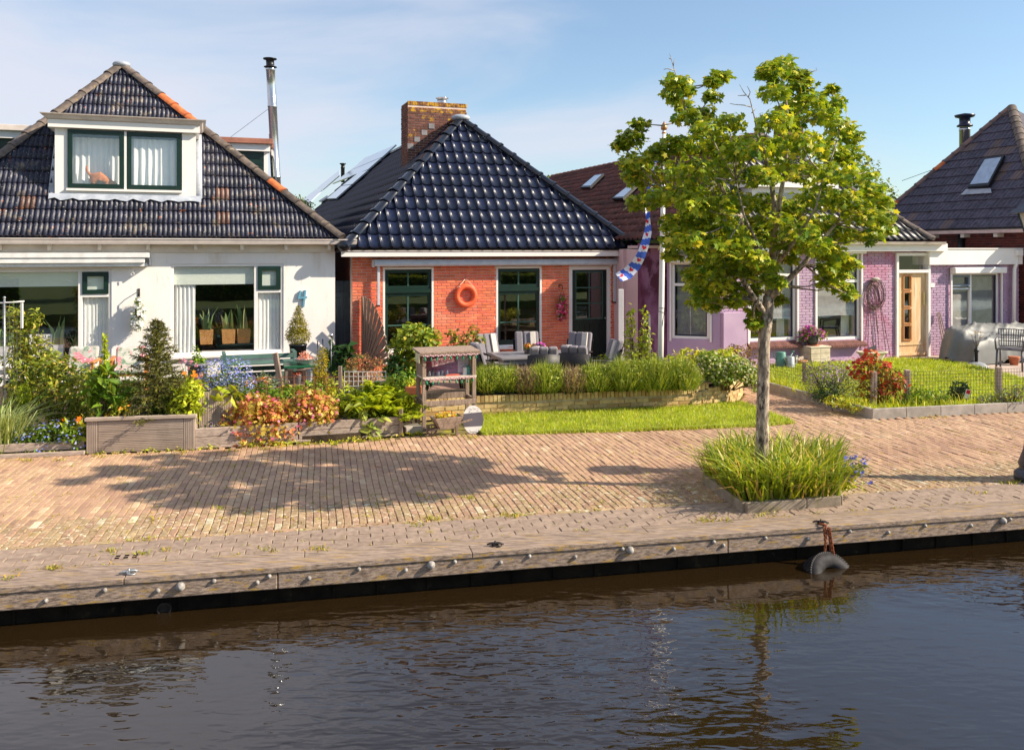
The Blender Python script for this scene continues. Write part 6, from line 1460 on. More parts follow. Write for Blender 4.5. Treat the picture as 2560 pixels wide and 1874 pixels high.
def frond_plant(label, px, Y, base_y, n, length, lm):
    b = at(px, base_y, Y, .16); t = thing('fern', label, 'fern', b); P, T_ = [], []; sb = MB()
    for i in range(n):
        th = random.uniform(0, 6.28); el = random.uniform(.4, 1.35); L_ = length * random.uniform(.7, 1.1); d = Vector((math.cos(th)*math.cos(el), math.sin(th)*math.cos(el), math.sin(el)))
        pts = [d * (L_*f) + Vector((0, 0, -.28*L_*f*f)) for f in (0, .3, .55, .8, 1.0)]; sb.tube(pts, [.004, .0035, .003, .002, .001], 4)
        for j in range(26):
            f = .18 + .8 * j / 25; k = min(3, int(f * 4)); q = d * (L_*f) + Vector((0, 0, -.28*L_*f*f)); s_ = d.cross(Vector((0, 0, 1))).normalized()
            for sg in (-1, 1): P.append(q); T_.append(s_ * sg + d * .45 + Vector((0, 0, -.1)))
    f_ = np.array(P); T_ = nrm(np.array(T_)); ob('stem', sb, M_GSTEM, t); ob('foliage', trimesh('foliage', *leaves(f_, length * .155, 'leaf', .28, wup=1.0, wr=.25, tip=T_, wtip=.92, vary=.25)), lm, t); return t
frond_plant('bright yellow-green fern behind the stacked timber edging', 945, 12.70, 1015, 110, .78, lm_fern)
frond_plant('bright fern beside the wooden stall leaning over the edging', 1000, 12.6, 1030, 40, .50, lm_fern)
shrub('hosta', 'pale green hosta leaves hanging over the timber edging', 'plant', 920, 12.3, ZG, [(915, 1040, 26, 26), (940, 1055, 22, 22), (900, 1050, 20, 24), (925, 1072, 30, 14), (905, 1015, 22, 20)], leafmat('hosta_leaf', S(190, 196, 90), S(132, 156, 52), trans=.3), 130, .14, shape='long', aspect=.42, droop=1.1, wr=.5)
shrub('aquilegia', 'reddish-brown wispy perennials behind the white wire grid', 'plant', 905, 13.8, ZG, [(880, 915, 22, 22), (905, 905, 26, 26), (940, 915, 22, 24), (920, 940, 40, 22), (870, 950, 24, 24)], leafmat('russet_leaf', S(190, 140, 92), S(150, 128, 62), S(196, 110, 90), .25), 1100, .04, aspect=.35, shell=.9)
shrub('rhubarb', 'dark green big-leaved plant in the gap between the two houses', 'plant', 850, 16.2, ZG, [(835, 890, 24, 24), (870, 885, 24, 24), (850, 910, 36, 20)], lm_dark, 120, .17, shape='leaf', aspect=.8)
shrub('herb_clump', 'tangle of green herbs behind the bright fern', 'plant', 1000, 13.9, ZG, [(985, 960, 30, 30), (1015, 945, 20, 28), (1020, 985, 22, 30)], lm_green, 420, .06)
# shrubs before the brick house
shrub('currant_bush', 'dense green bush before the tall window of the brick house', 'bush', 1030, 15.4, .03, [(1030, 850, 50, 42), (1000, 880, 30, 40), (1070, 850, 34, 34), (1010, 920, 45, 36), (1060, 900, 46, 40), (1035, 820, 24, 16)], leafmat('currant_leaf', S(168, 176, 52), S(92, 122, 36), S(200, 180, 70), .08), 2000, .085, aspect=.75)
shrub('dark_bush', 'dark-leaved bush at the foot of the currant bush', 'bush', 990, 15.1, .03, [(985, 920, 26, 34), (1000, 960, 34, 34), (1040, 955, 40, 30)], lm_dark, 700, .085, aspect=.7)
shrub('rose_bush', 'loose sprawling rose bush left of the garden table', 'bush', 1160, 16.2, .03, [(1140, 860, 24, 24), (1170, 850, 24, 26), (1185, 825, 12, 20), (1150, 890, 34, 22), (1200, 850, 14, 10), (1130, 835, 14, 10)], leafmat('rose_leaf', S(150, 156, 52), S(96, 114, 40), S(196, 150, 70), .15), 520, .07, aspect=.6, shell=.9)
shrub('pear_shoots', 'tall leafy upright shoots beside the white flagpole', 'shrub', 1592, 15.6, .2, [(1585, 880, 32, 30), (1575, 830, 14, 36), (1612, 800, 9, 42), (1610, 850, 20, 40), (1577, 790, 8, 30), (1630, 905, 30, 24), (1540, 915, 26, 18), (1515, 895, 18, 12)], leafmat('pear_leaf', S(186, 190, 62), S(122, 148, 44), trans=.4), 900, .075, aspect=.5, shell=.9)
def spiky(name, label, cat, px, base_y, Y, z0, h, rad, n, lm, group=None, w=.008, lean=.55, grey=None):
    b = (W(px, 900, Y).x, Y, z0); t = thing(name, label, cat, b, 0, group); r = np.sqrt(rng.uniform(0, 1, n)) * rad; th = rng.uniform(0, 6.28, n); q = np.c_[r*np.cos(th), r*np.sin(th), np.zeros(n)]
    hh = h * np.sqrt(np.maximum(.10, 1 - (r/rad/1.12)**2)) * (1 + .13*np.sin(th*3 + px) + .08*np.sin(th*7 + r*30))
    j = rng.normal(0, .035, (n, 3)); B = q * np.array((.75, .75, 0)); B[:, 2] = hh * rng.uniform(0, .6, n)
    T3 = q * 1.22 + j; T3[:, 2] = hh * rng.uniform(.62, 1.08, n); T3[:, 2] = np.maximum(T3[:, 2], B[:, 2] + .03); M3 = B * .45 + T3 * .55 + rng.normal(0, .012, (n, 3)); fa = rng.uniform(0, 6.28, n); sd3 = np.c_[np.cos(fa), np.sin(fa), np.zeros(n)] * (w * .5)
    V = np.stack([B - sd3, B + sd3, M3 - sd3, M3 + sd3, T3], 1).reshape(-1, 3); T_ = (np.array([(0,1,3),(0,3,2),(2,3,4)])[None] + (np.arange(n)*5)[:, None, None]).reshape(-1, 3)
    ob('foliage', trimesh('foliage', V, T_), lm, t); Pq, uq = inblobs([(0, 0, h*.3, rad, rad, h*.42)], 420, .8); Pq[:, 2] = np.abs(Pq[:, 2]); ob('inner_leaves', trimesh('inner_leaves', *leaves(Pq, .05, 'leaf', .35, uq)), lm_dark, t)  # dark inner leaves put the shade at the bush's base into colour
    Pq, uq = inblobs([(0, 0, h*.42, rad*.98, rad*.98, h*.46), (rad*.4, 0, h*.55, rad*.5, rad*.5, h*.34), (-rad*.45, -.05, h*.5, rad*.5, rad*.5, h*.34)], 1300, .3); Pq[:, 2] = np.abs(Pq[:, 2]); ob('leafy_shoots', trimesh('leafy_shoots', *leaves(Pq, .055, 'leaf', .22, uq, wup=.2, wr=.6, droop=-.9)), lm, t)
    if grey: m2, n2 = grey; k = rng.choice(n, n2); v, t2 = blades(np.c_[q[k, :2]*.8, hh[k]*.3], .14, .008, .5, tipv=q[k]*2/rad); ob('faded_stems', trimesh('faded_stems', v, t2), m2, t, kind='stuff')
    return t
for i, (px, Y, h, rad, lm, lb) in enumerate(((1215, 14.05, .46, .26, lm_lav, 'first lavender bush beside the wooden stall'), (1268, 14.1, .44, .25, lm_lav, 'pale green lavender bush second from the wooden stall'), (1318, 14.05, .42, .22, lm_brown, 'faded brown lavender bush before the garden table'), (1365, 14.1, .50, .26, lm_lav, 'tallest pale green lavender bush before the garden table'), (1432, 14.15, .42, .24, lm_brown, 'greyish brown lavender bush right of the garden table'), (1490, 14.2, .48, .27, lm_lav, 'green lavender bush below the right-hand garden chairs'), (1560, 14.25, .56, .30, lm_lav, 'bushy green lavender below the leafy upright shoots'), (1632, 14.3, .56, .30, lm_lav, 'lavender bush at the foot of the flagpole'), (1700, 14.35, .54, .28, lm_lav, 'lavender bush next to the white-flecked hydrangea'))):
    spiky('lavender', lb, 'lavender', px, 970, Y, .33, h * 1.0, rad * 1.25, 1500, lm, 'lavender hedge on the yellow brick wall', grey=(lm_brown, 60) if lm is lm_lav else (lm_lav, 90))
shrub('climbing_hydrangea', 'white-flecked climbing hydrangea tumbling over the curved wall end', 'shrub', 1815, 14.75, .25, [(1790, 918, 45, 30), (1838, 918, 42, 32), (1872, 935, 22, 28), (1800, 945, 46, 14), (1886, 962, 8, 20), (1770, 896, 30, 20)], leafmat('variegated_leaf', S(150, 166, 60), S(84, 118, 40), S(224, 222, 176), .22), 2400, .062, aspect=.6)
shrub('rhododendron', 'leafy shrub with cream flower spikes behind the lavender', 'shrub', 1790, 15.3, .2, [(1725, 890, 34, 20), (1790, 895, 44, 20), (1690, 900, 24, 16), (1820, 885, 30, 16)], lm_yg, 600, .08, flowers=((leafmat('cream_flower', S(244, 214, 170), S(236, 186, 130)), 140, .04, 'star', None),))
shrub('barberry', 'low russet bush between the hydrangea and the maple trunk', 'bush', 1860, 16.4, .05, [(1850, 880, 30, 18), (1880, 895, 24, 20), (1835, 870, 20, 10)], leafmat('russet_green', S(150, 110, 50), S(116, 100, 44)), 420, .05)
# front garden of the purple house
shrub('wallflower', 'lilac wallflower bush spreading above the concrete kerb', 'flower', 2070, 14.9, .1, [(2040, 940, 40, 34), (2085, 935, 45, 34), (2120, 950, 34, 34), (2060, 975, 55, 30), (2110, 990, 40, 24), (2020, 920, 16, 26)], lm_grey, 1900, .05, aspect=.3, flowers=((lm_lil, 330, .024, 'disc', [blobpx(2020, 905, 14.9, 12, 20, (W(2070, 700, 14.9).x, 14.9, .1)), blobpx(2095, 910, 14.9, 40, 18, (W(2070, 700, 14.9).x, 14.9, .1)), blobpx(2060, 935, 14.9, 50, 24, (W(2070, 700, 14.9).x, 14.9, .1)), blobpx(2125, 900, 14.9, 10, 12, (W(2070, 700, 14.9).x, 14.9, .1))]),))
shrub('dark_rosemary', 'dark grey-green bush hanging over the concrete kerb', 'bush', 2075, 14.2, .1, [(2070, 975, 28, 26), (2080, 1000, 20, 20), (2050, 990, 22, 16)], lm_dark, 900, .05, aspect=.25)
shrub('photinia', 'photinia bush with fiery red young leaves by the fence post', 'shrub', 2200, 14.3, .1, [(2160, 930, 30, 34), (2180, 905, 20, 22), (2215, 950, 40, 34), (2245, 965, 24, 30), (2175, 980, 40, 24), (2215, 935, 14, 28)], leafmat('photinia_leaf', S(150, 128, 56), S(110, 112, 44), S(196, 90, 50), .25), 800, .085, aspect=.36, flowers=((lm_red, 230, .075, 'leaf', [blobpx(2175, 888, 14.3, 16, 14, (W(2200, 700, 14.3).x, 14.3, .1)), blobpx(2150, 920, 14.3, 24, 22, (W(2200, 700, 14.3).x, 14.3, .1)), blobpx(2215, 930, 14.3, 18, 26, (W(2200, 700, 14.3).x, 14.3, .1)), blobpx(2200, 975, 14.3, 20, 16, (W(2200, 700, 14.3).x, 14.3, .1)), blobpx(2245, 950, 14.3, 16, 20, (W(2200, 700, 14.3).x, 14.3, .1))]),))
shrub('evergreen_herb', 'low green plants growing between the fence posts', 'plant', 2340, 14.2, .1, [(2300, 985, 30, 18), (2345, 985, 30, 20), (2270, 1000, 34, 12)], lm_green, 520, .05)
shrub('weedy_border', 'straggling border plants along the kerb right of the thick fence post', 'plant', 2530, 14.3, .1, [(2520, 985, 30, 16), (2560, 980, 30, 20), (2470, 995, 30, 10)], lm_grey, 420, .05)
shrub('daisy_clump', 'rough green plants with pale flowers at the kerb corner', 'plant', 2130, 13.95, .1, [(2130, 1010, 40, 14), (2090, 1000, 34, 14), (2160, 1020, 26, 10)], lm_yg, 560, .05, flowers=((lm_white, 26, .02, 'disc', None),))
# weeds in the joints of the paving: too many to count
WV = []
def weed_at(p, n=9, h=.035, s=.03):
    q = rng.normal(0, s, (n, 2)); WV.append(blades(np.c_[p.x + q[:, 0]*1.3, p.y + q[:, 1], np.full(n, -.004)], h, .010, 1.1))
for px, py, k in ((275, 1380, 3), (345, 1385, 3), (353, 1347, 3), (480, 1350, 2), (130, 1420, 4), (25, 1445, 2), (420, 1375, 2), (655, 1375, 2), (800, 1372, 3), (1088, 1299, 5), (1052, 1312, 2), (1295, 1290, 5), (1770, 1298, 4), (1810, 1298, 3), (1905, 1285, 3), (2320, 1045, 4), (2350, 1040, 4), (2440, 1225, 3), (2520, 1208, 4), (2555, 1205, 4), (905, 1100, 4), (960, 1098, 3), (560, 1125, 4), (640, 1120, 4), (700, 1115, 4), (760, 1110, 4), (60, 1150, 4), (150, 1148, 3), (235, 1140, 5), (330, 1135, 4), (440, 1128, 4), (480, 1130, 4), (1130, 1090, 4), (1180, 1092, 4), (1058, 1240, 2), (1175, 1243, 3), (385, 1300, 2), (545, 1272, 2)):
    for _ in range(k): weed_at(G(px + random.gauss(0, 14), py + random.gauss(0, 2.5)))
for _ in range(650):
    px, py = random.uniform(-20, 2580), random.uniform(1050, 1330)
    if on_street(px, py) and Q.inv(G(px, py)).y > .95: weed_at(G(px, py), 5, .018, .022)
for _ in range(160):
    x = random.uniform(Q.x(-20), Q.x(2580)); weed_at(Q.w(x, random.choice((.38, .385, .935, .94, .6))), 4, .015, .018)
ob('joint_weeds', trimesh('joint_weeds', *join(WV)), leafmat('weed_blade', S(190, 180, 60), S(140, 150, 40), S(206, 170, 80), .2), kind='stuff')
FE = []
for i in range(len(EDGE) - 1):
    (x0, y0), (x1, y1) = EDGE[i], EDGE[i+1]
    if x1 <= x0 + 2 or x0 > 1900 or 1040 < x0 < 1200: continue
    for k in range(int((x1 - x0) / 7)):
        t_ = random.random(); p = G(x0 + (x1-x0)*t_, y0 + (y1-y0)*t_ - 1); FE.append((p.x + random.gauss(0, .03), p.y + random.uniform(-.03, .05), 0))
ob('edge_weeds', trimesh('edge_weeds', *leaves(np.repeat(np.array(FE), 5, 0) + rng.normal(0, .025, (len(FE)*5, 3)) * (1, 1, .4) + (0, 0, .02), .045, 'leaf', .45)), lm_yg, kind='stuff')
KE = []
for a, b in ((kerbC, kerbR), (kerbC, kerbL)):
    for k in range(260): KE.append(a.lerp(b, random.random() ** 1.0) + Vector((random.gauss(.02, .06), .14 + abs(random.gauss(0, .12)), .10)))
ob('border_grass', trimesh('border_grass', *join([blades(np.array([(p.x, p.y, p.z) for p in KE]), .18, .010, .6), blades(np.array([(p.x + random.gauss(0, .04), p.y + .05, p.z) for p in KE]), .12, .012, .9)])), lm_yg, kind='stuff')
# ================================================================== things in the gardens
rotz = lambda deg: R(deg)
m_dkwood = mat('dark_weathered_wood', S(146, 122, 108), S(108, 88, 78), rough=.85, scale=5, stretch=(9, 9, .8), rand=.12, spots=((S(176, 150, 128), 8.0, .66, .8),))
m_sage = mat('faded_green_paint', S(88, 116, 108), S(70, 98, 92), rough=.6, scale=5, rand=.06, spots=((S(130, 146, 136), 9.0, .66, .8),))
m_graycush = mat('grey_cushion', S(136, 130, 136), S(116, 110, 116), rough=.95, scale=40, stretch=(3, .3, 1))
m_stripe = mat('pale_stripe', S(214, 204, 194), S(196, 186, 178), rough=.95)
m_wicker = mat('black_wicker', S(44, 40, 44), S(28, 26, 28), rough=.5, scale=60, bump=.002, bscale=160)
m_tabletop = mat('grey_table', S(136, 132, 136), S(124, 120, 124), rough=.35, scale=3)
# ---- fan-shaped slat screen at the corner of the brick house
fan = thing('fan_screen', 'quarter-round wooden slat screen fanning out at the corner of the brick house', 'screen', FB.w(.22, -.10), FB.a + R(-80))
top = FB.z(910, 741, -.1)
ob('post', MB().box(-.035, .035, -.035, .035, 0, top), m_dkwood, fan)
for k in range(17):
    th = R(90 - 3 - k * 4.4); L_ = 1.48 * (1 - .06 * k / 16); o0 = Vector((.02, 0, .03)); d = Vector((math.cos(th), 0, math.sin(th)))
    s_ = Vector((-d.z, 0, d.x)); ob('slat', MB().obox(o0 + d * (L_/2 + .12) + Vector((0, -.012 * (k % 2), 0)), d * (L_/2), s_ * .038, Vector((0, .008, 0))), m_dkwood, fan)
for k in range(3):
    r_ = .5 + .45 * k; a_ = MB(); a_.tube([(.02 + r_*math.cos(R(90 - t)), .012, .03 + r_*math.sin(R(90 - t))) for t in range(2, 76, 8)], .012, 5); ob('batten', a_, m_dkwood, fan)
# ---- dark gate and drainpipe in the gap between the houses
gt_ = thing('alley_gate', 'dark boarded gate closing the narrow gap between the white and the brick house', 'gate', FB.w(-.42, .25), FB.a)
zg = FB.z(862, 702, .2)
for k in range(5): ob('board', MB().box(.0 + k*.094, .09 + k*.094, 0, .03, .05, zg), mat('blue_black_paint', S(40, 52, 60), S(30, 40, 48), rough=.5, scale=6), gt_)
ob('rail', MB().box(0, .47, -.025, -.002, .4, .5).box(0, .47, -.025, -.002, zg - .35, zg - .25), MATS['blue_black_paint'], gt_, kind='stuff')
# ---- green bench under the white house's window
bn = thing('bench', 'faded green slatted garden bench under the white house window', 'bench', W(643, 900, 16.6), FW.a); bn.location.z = ZG
bn.location = (W(640, 900, 16.55).x, 16.55, ZG)
zb = [W(640, y, 16.55).z - ZG for y in (951, 936, 921, 906, 891)]
bl_ = [W(p, 900, 16.55).x - bn.location.x for p in (556, 735)]
for z in zb: ob('back_slat', MB().box(bl_[0], bl_[1], .0, .025, z - .043, z + .043), m_sage, bn, bev=.004)
for k in range(4): ob('seat_slat', MB().box(bl_[0], bl_[1], -.12 - k*.11, -.03 - k*.11, .42, .445), m_sage, bn, bev=.004)
for x in (bl_[0] + .02, bl_[1] - .08):
    ob('leg', MB().box(x, x + .06, .026, .08, 0, zb[-1] + .0), m_sage, bn); ob('leg', MB().box(x, x + .06, -.5, -.44, 0, .60), m_sage, bn); ob('arm', MB().box(x, x + .06, -.5, .026, .60, .64), m_sage, bn)
post = thing('leaning_post', 'grey weathered post leaning before the green bench', 'post', at(705, 975, 15.6, ZG)); pm = MB(); a = W(712, 975, 15.6); b = W(692, 882, 15.6); pm.bar((0, 0, 0), (b.x - a.x + .02, 0, b.z - ZG), .085, .085); ob('shaft', pm, m_oldwood, post, bev=.006)
# ---- dark green potting table with pots
tY = 15.9; tz_ = W(760, 912, tY).z - ZG
pt = thing('potting_table', 'dark green potting table with a lower shelf', 'table', at(752, 900, tY, ZG), R(16))
hw = .30; ob('table_top', MB().box(-hw, hw + .04, -.22, .34, tz_ - .03, tz_ + .01), mat('bottle_green', S(40, 98, 70), S(34, 84, 60), rough=.3), pt, bev=.006)
zs = W(760, 957, tY).z - ZG; ob('shelf', MB().box(-hw, hw, -.2, .32, zs - .02, zs), m_dkwood, pt)
for x in (-hw + .02, hw - .03):
    for y in (-.19, .29): ob('leg', MB().box(x, x + .04, y, y + .04, 0, tz_ - .031), m_dkwood, pt)
tw = lambda x, y, z: (pt.location.x + x*math.cos(R(16)) - y*math.sin(R(16)), pt.location.y + x*math.sin(R(16)) + y*math.cos(R(16)), ZG + z)
m_enamel = mat('white_enamel', S(216, 214, 214), S(196, 196, 198), rough=.25); m_greyz = mat('zinc_pot', S(170, 170, 174), S(146, 146, 152), rough=.4, metal=.3); m_clay = mat('clay_pot', S(186, 110, 76), S(160, 90, 62), rough=.85)
bw = thing('enamel_bowl', 'grey enamel bowl heaped with pink succulents on the potting table', 'bowl', tw(.07, -.02, tz_ + .012)); b_ = MB(); b_.lathe([(.08, 0), (.15, .06), (.19, .10), (.20, .105), (.185, .10), (.13, .06), (.0001, .055)], 22); ob('bowl', b_, m_enamel, bw); ob('handle', MB().torus((.20, 0, .09), .03, .008, (0, 1, 0), 12, 6), m_enamel, bw)
lm_succ = leafmat('pink_succulent', S(232, 178, 164), S(214, 150, 130), S(226, 140, 96), .25, trans=.1); Pq, uq = inblobs([(0, 0, .10, .15, .15, .06), (0, 0, .17, .08, .08, .07)], 420, .3); ob('succulents', trimesh('succulents', *leaves(Pq, .035, 'leaf', .6, uq, wup=.2, wr=.4, droop=-.3)), lm_succ, bw)
pc_ = thing('potted_conifer', 'dwarf conifer in a black pot behind the potting table', 'potted plant', at(745, 885, 16.95, .32)); hp_ = W(745, 862, 16.95).z - .32
st0 = MB(); st0.box(-.2, .2, -.2, .2, -.24, -.0); ob('plinth_block', st0, m_dkwood, pc_)
pb = MB(); pb.lathe([(.12, 0), (.165, hp_ - .01), (.175, hp_ - .01), (.175, hp_ + .02), (.155, hp_ + .02), (.15, hp_ - .03), (.0001, hp_ - .03)], 20); ob('pot', pb, mat('black_glazed_pot', S(40, 42, 52), rough=.2), pc_)
Pq, uq = inblobs([(0, 0, hp_ + .18, .24, .24, .18), (0, 0, hp_ + .36, .18, .18, .18), (0, 0, hp_ + .54, .11, .11, .14), (0, 0, hp_ + .68, .05, .05, .1)], 3200, .5); ob('foliage', trimesh('foliage', *leaves(Pq, .045, 'leaf', .28, uq, wup=.5, wr=.8)), leafmat('olive_needle', S(172, 156, 44), S(116, 116, 38), trans=.2), pc_)
def pot(name, label, loc, prof, m, plant_=None):
    t = thing(name, label, 'pot', loc); pb = MB(); pb.lathe(prof, 18); ob('pot', pb, m, t)
    if plant_: Pq, uq = inblobs(plant_[0], plant_[1], .3); ob('foliage', trimesh('foliage', *leaves(Pq, plant_[2], 'leaf', .5, uq)), plant_[3], t)
    return t
pot('zinc_pot', 'grey pot with orange succulents on the lower shelf of the potting table', tw(-.07, -.10, zs), [(.06, 0), (.085, .17), (.09, .175), (.075, .17), (.0001, .15)], m_greyz, ([(0, 0, .18, .09, .09, .04)], 160, .035, leafmat('orange_succulent', S(222, 120, 80), S(200, 96, 60), trans=.1)))
pot('white_lantern', 'white metal lantern on the lower shelf of the potting table', tw(.16, -.10, zs), [(.07, 0), (.075, .02), (.055, .03), (.055, .06), (.07, .08), (.07, .22), (.085, .23), (.085, .25), (.0001, .26)], m_enamel)
tub = thing('zinc_tub', 'zinc tub of orange pansies before the green bench', 'tub', at(645, 968, 14.6, .18)); tb_ = MB(); tb_.lathe([(.17, 0), (.23, .14), (.24, .15), (.22, .145), (.0001, .12)], 24, sx=1.25); ob('tub', tb_, m_greyz, tub); ob('stand', MB().box(-.16, .16, -.12, .12, -.10, -.0), m_dkwood, tub)
Pq, uq = inblobs([(-.08, 0, .16, .14, .14, .07), (.1, 0, .18, .15, .15, .09)], 260, .3); ob('foliage', trimesh('foliage', *leaves(Pq, .06, 'leaf', .5, uq)), lm_dark, tub); Pq, uq = inblobs([(-.1, -.05, .21, .13, .12, .06), (.1, -.05, .24, .14, .12, .08)], 90, .2); ob('flowers', trimesh('flowers', *leaves(Pq, .062, 'star', 1, nrm(uq + np.array((.2, -1, .4))), wout=1.2, wup=.2, wr=.3)), lm_or, tub, kind='stuff')
pot('tall_pot', 'tall slate-grey pot with a small spiky plant under the white house window', at(494, 935, 15.4, .16), [(.13, 0), (.165, .42), (.20, .43), (.20, .47), (.16, .46), (.0001, .42)], mat('slate_pot', S(128, 124, 132), S(104, 100, 108), rough=.7), ([(0, 0, .52, .12, .12, .06), (-.03, 0, .66, .05, .05, .12)], 130, .07, lm_green))
# ---- floral garden chairs
m_floral = mat('floral_cushion', S(190, 186, 178), S(164, 164, 152), rough=.95, scale=9, spots=((S(216, 120, 136), 7.0, .54, .62), (S(104, 132, 108), 11.0, .55, .64), (S(236, 230, 220), 14.0, .60, .68)))
m_orwood = mat('varnished_wood', S(206, 136, 76), S(180, 112, 60), rough=.5, scale=6)
def floral_chair(px, Y, label, rz):
    t = thing('garden_chair', label, 'chair', at(px, 900, Y, ZG), rz, 'garden chairs with floral cushions'); zt = W(px, 869, Y).z - ZG; w = .245
    c = MB(); c.obox((0, .10, (zt + .42)/2), (w, 0, 0), (0, .045, .012), (0, .10, (zt - .42)/2)); ob('back_cushion', c, m_floral, t, bev=.035)
    c = MB(); c.obox((0, -.22, .43), (w, 0, 0), (0, .27, 0), (0, 0, .05)); ob('seat_cushion', c, m_floral, t, bev=.03)
    for s in (-1, 1):
        for y in (-.44, .1): ob('leg', MB().box(s*.28 - .02, s*.28 + .02, y - .02, y + .02, 0, .60), m_orwood, t)
        ob('arm', MB().box(s*.28 - .035, s*.28 + .035, -.48, .14, .60, .63), m_orwood, t, bev=.006)
    ob('frame', MB().box(-.26, .26, -.46, .1, .33, .375), m_orwood, t); return t
floral_chair(204, 15.3, 'garden chair with a floral cushion left of the foxglove spire', R(12)); floral_chair(326, 15.7, 'garden chair with a floral cushion half hidden by the spruce', R(20))
pot('white_bowl', 'white bowl planter before the floral garden chair', at(178, 952, 13.9, .40), [(.06, 0), (.12, .03), (.15, .11), (.155, .115), (.13, .10), (.0001, .08)], m_enamel, ([(0, 0, .13, .12, .1, .06)], 120, .07, lm_dark))
ws = thing('plant_stool', 'rough wooden stool under the white bowl planter', 'stool', at(178, 952, 13.9, ZG)); ob('seat', MB().box(-.15, .15, -.13, .13, .27, .32), m_dkwood, ws)
for sx in (-.12, .12):
    for sy in (-.1, .1): ob('leg', MB().box(sx - .02, sx + .02, sy - .02, sy + .02, 0, .269), m_dkwood, ws)
# ---- arched wire trellis at the far left
tr = thing('wire_trellis', 'white arched wire trellis with a steel post', 'trellis', at(10, 1000, 12.6, ZG)); tm = MB(); tr_x = tr.location.x; q = lambda px, py: (W(px, py, 12.6).x - tr_x, 0, W(px, py, 12.6).z - ZG)
for pts in ([q(-40, 745), q(0, 757), q(30, 756), q(60, 753)],): tm.tube(pts, .012, 6)
ob('arch', tm, m_white, tr); ob('post', MB().tube([(q(11, 748)[0], 0, 0), q(11, 746)], .014, 8).ball(q(11, 744), .02), m_galv, tr); ob('side_bar', MB().box(q(52, 760)[0], q(57, 760)[0], -.012, .012, q(52, 820)[2], q(52, 757)[2]), m_white, tr)
wm = MB()
for px in range(-30, 52, 9): wm.tube([q(px, 757), (q(px, 757)[0], 0, .1)], .0017, 4, False)
for py in range(766, 960, 13): wm.tube([q(-30, py), q(52, py)], .0017, 4, False)
ob('wire_grid', wm, m_galv, tr, kind='stuff')
# ---- white wire grid panel with a post, thin stakes
gp = thing('wire_grid_panel', 'white wire grid panel fixed to a grey post behind the bright fern', 'wire panel', at(853, 1000, 12.9, ZG)); gx = gp.location.x; q = lambda px, py: (W(px, py, 12.9).x - gx, 0, W(px, py, 12.9).z - ZG)
wm = MB()
for k in range(10): wm.tube([q(861 + k*11.5, 928), (q(861 + k*11.5, 928)[0], 0, .0)], .004, 5, False)
for py in range(929, 1020, 12): wm.tube([q(861, py), q(965, py)], .004, 5, False)
ob('wire_grid', wm, m_white, gp, kind='stuff'); ob('post', MB().bar((q(854, 1000)[0], -.02, 0), q(850, 915), .05, .05), m_oldwood, gp)
wf = thing('border_wire', 'low rusty wire fence on thin stakes above the coral bells', 'wire fence', at(720, 1000, 12.55, ZG)); gx = wf.location.x; q = lambda px, py: (W(px, py, 12.55).x - gx, 0, W(px, py, 12.55).z - ZG); wm = MB()
for py in (942, 966): wm.tube([q(620, py + 6), q(730, py), q(850, py + 1)], .004, 5, False)
for px in (625, 665, 705, 735, 760, 785, 815): wm.tube([(q(px, 940)[0], 0, 0), q(px, 940)], .005, 5)
ob('wire', wm, m_rust, wf, kind='stuff')
for i, (px, y0, ball, lb) in enumerate(((795, 851, 0, 'thin black garden stake leaning by the white wall'), (808, 847, 0, 'second thin black stake next to the silver ball'), (828, 838, 1, 'silver mirror ball on a thin rod at the white house corner'))):
    t = thing('garden_stake', lb, 'stake', at(px, 930, 16.0, ZG)); h = W(px, y0, 16.0).z - ZG; ob('rod', MB().tube([(0.03 if not ball else 0, 0, 0), (-.01 if not ball else 0, 0, h)], .006 if ball else .010, 6), m_black if not ball else m_galv, t)
    if ball: ob('ball', MB().ball((0, 0, h), .042, n=16, m=10), m_steel, t)
bkl = thing('clay_trough', 'stack of terracotta troughs left of the wooden stall', 'planter', at(1030, 985, 13.6, .05)); ob('trough', MB().box(-.12, .18, -.1, .1, .0, .26), m_clay, bkl, bev=.012); ob('trough', MB().box(-.10, .16, -.09, .09, .33, .45), m_clay, bkl, bev=.012); ob('spacer', MB().box(-.09, .15, -.06, .06, .261, .329), m_dkwood, bkl)
Pq, uq = inblobs([(0, 0, .5, .12, .08, .06)], 90, .4); ob('foliage', trimesh('foliage', *leaves(Pq, .06, 'leaf', .5, uq)), lm_yg, bkl)
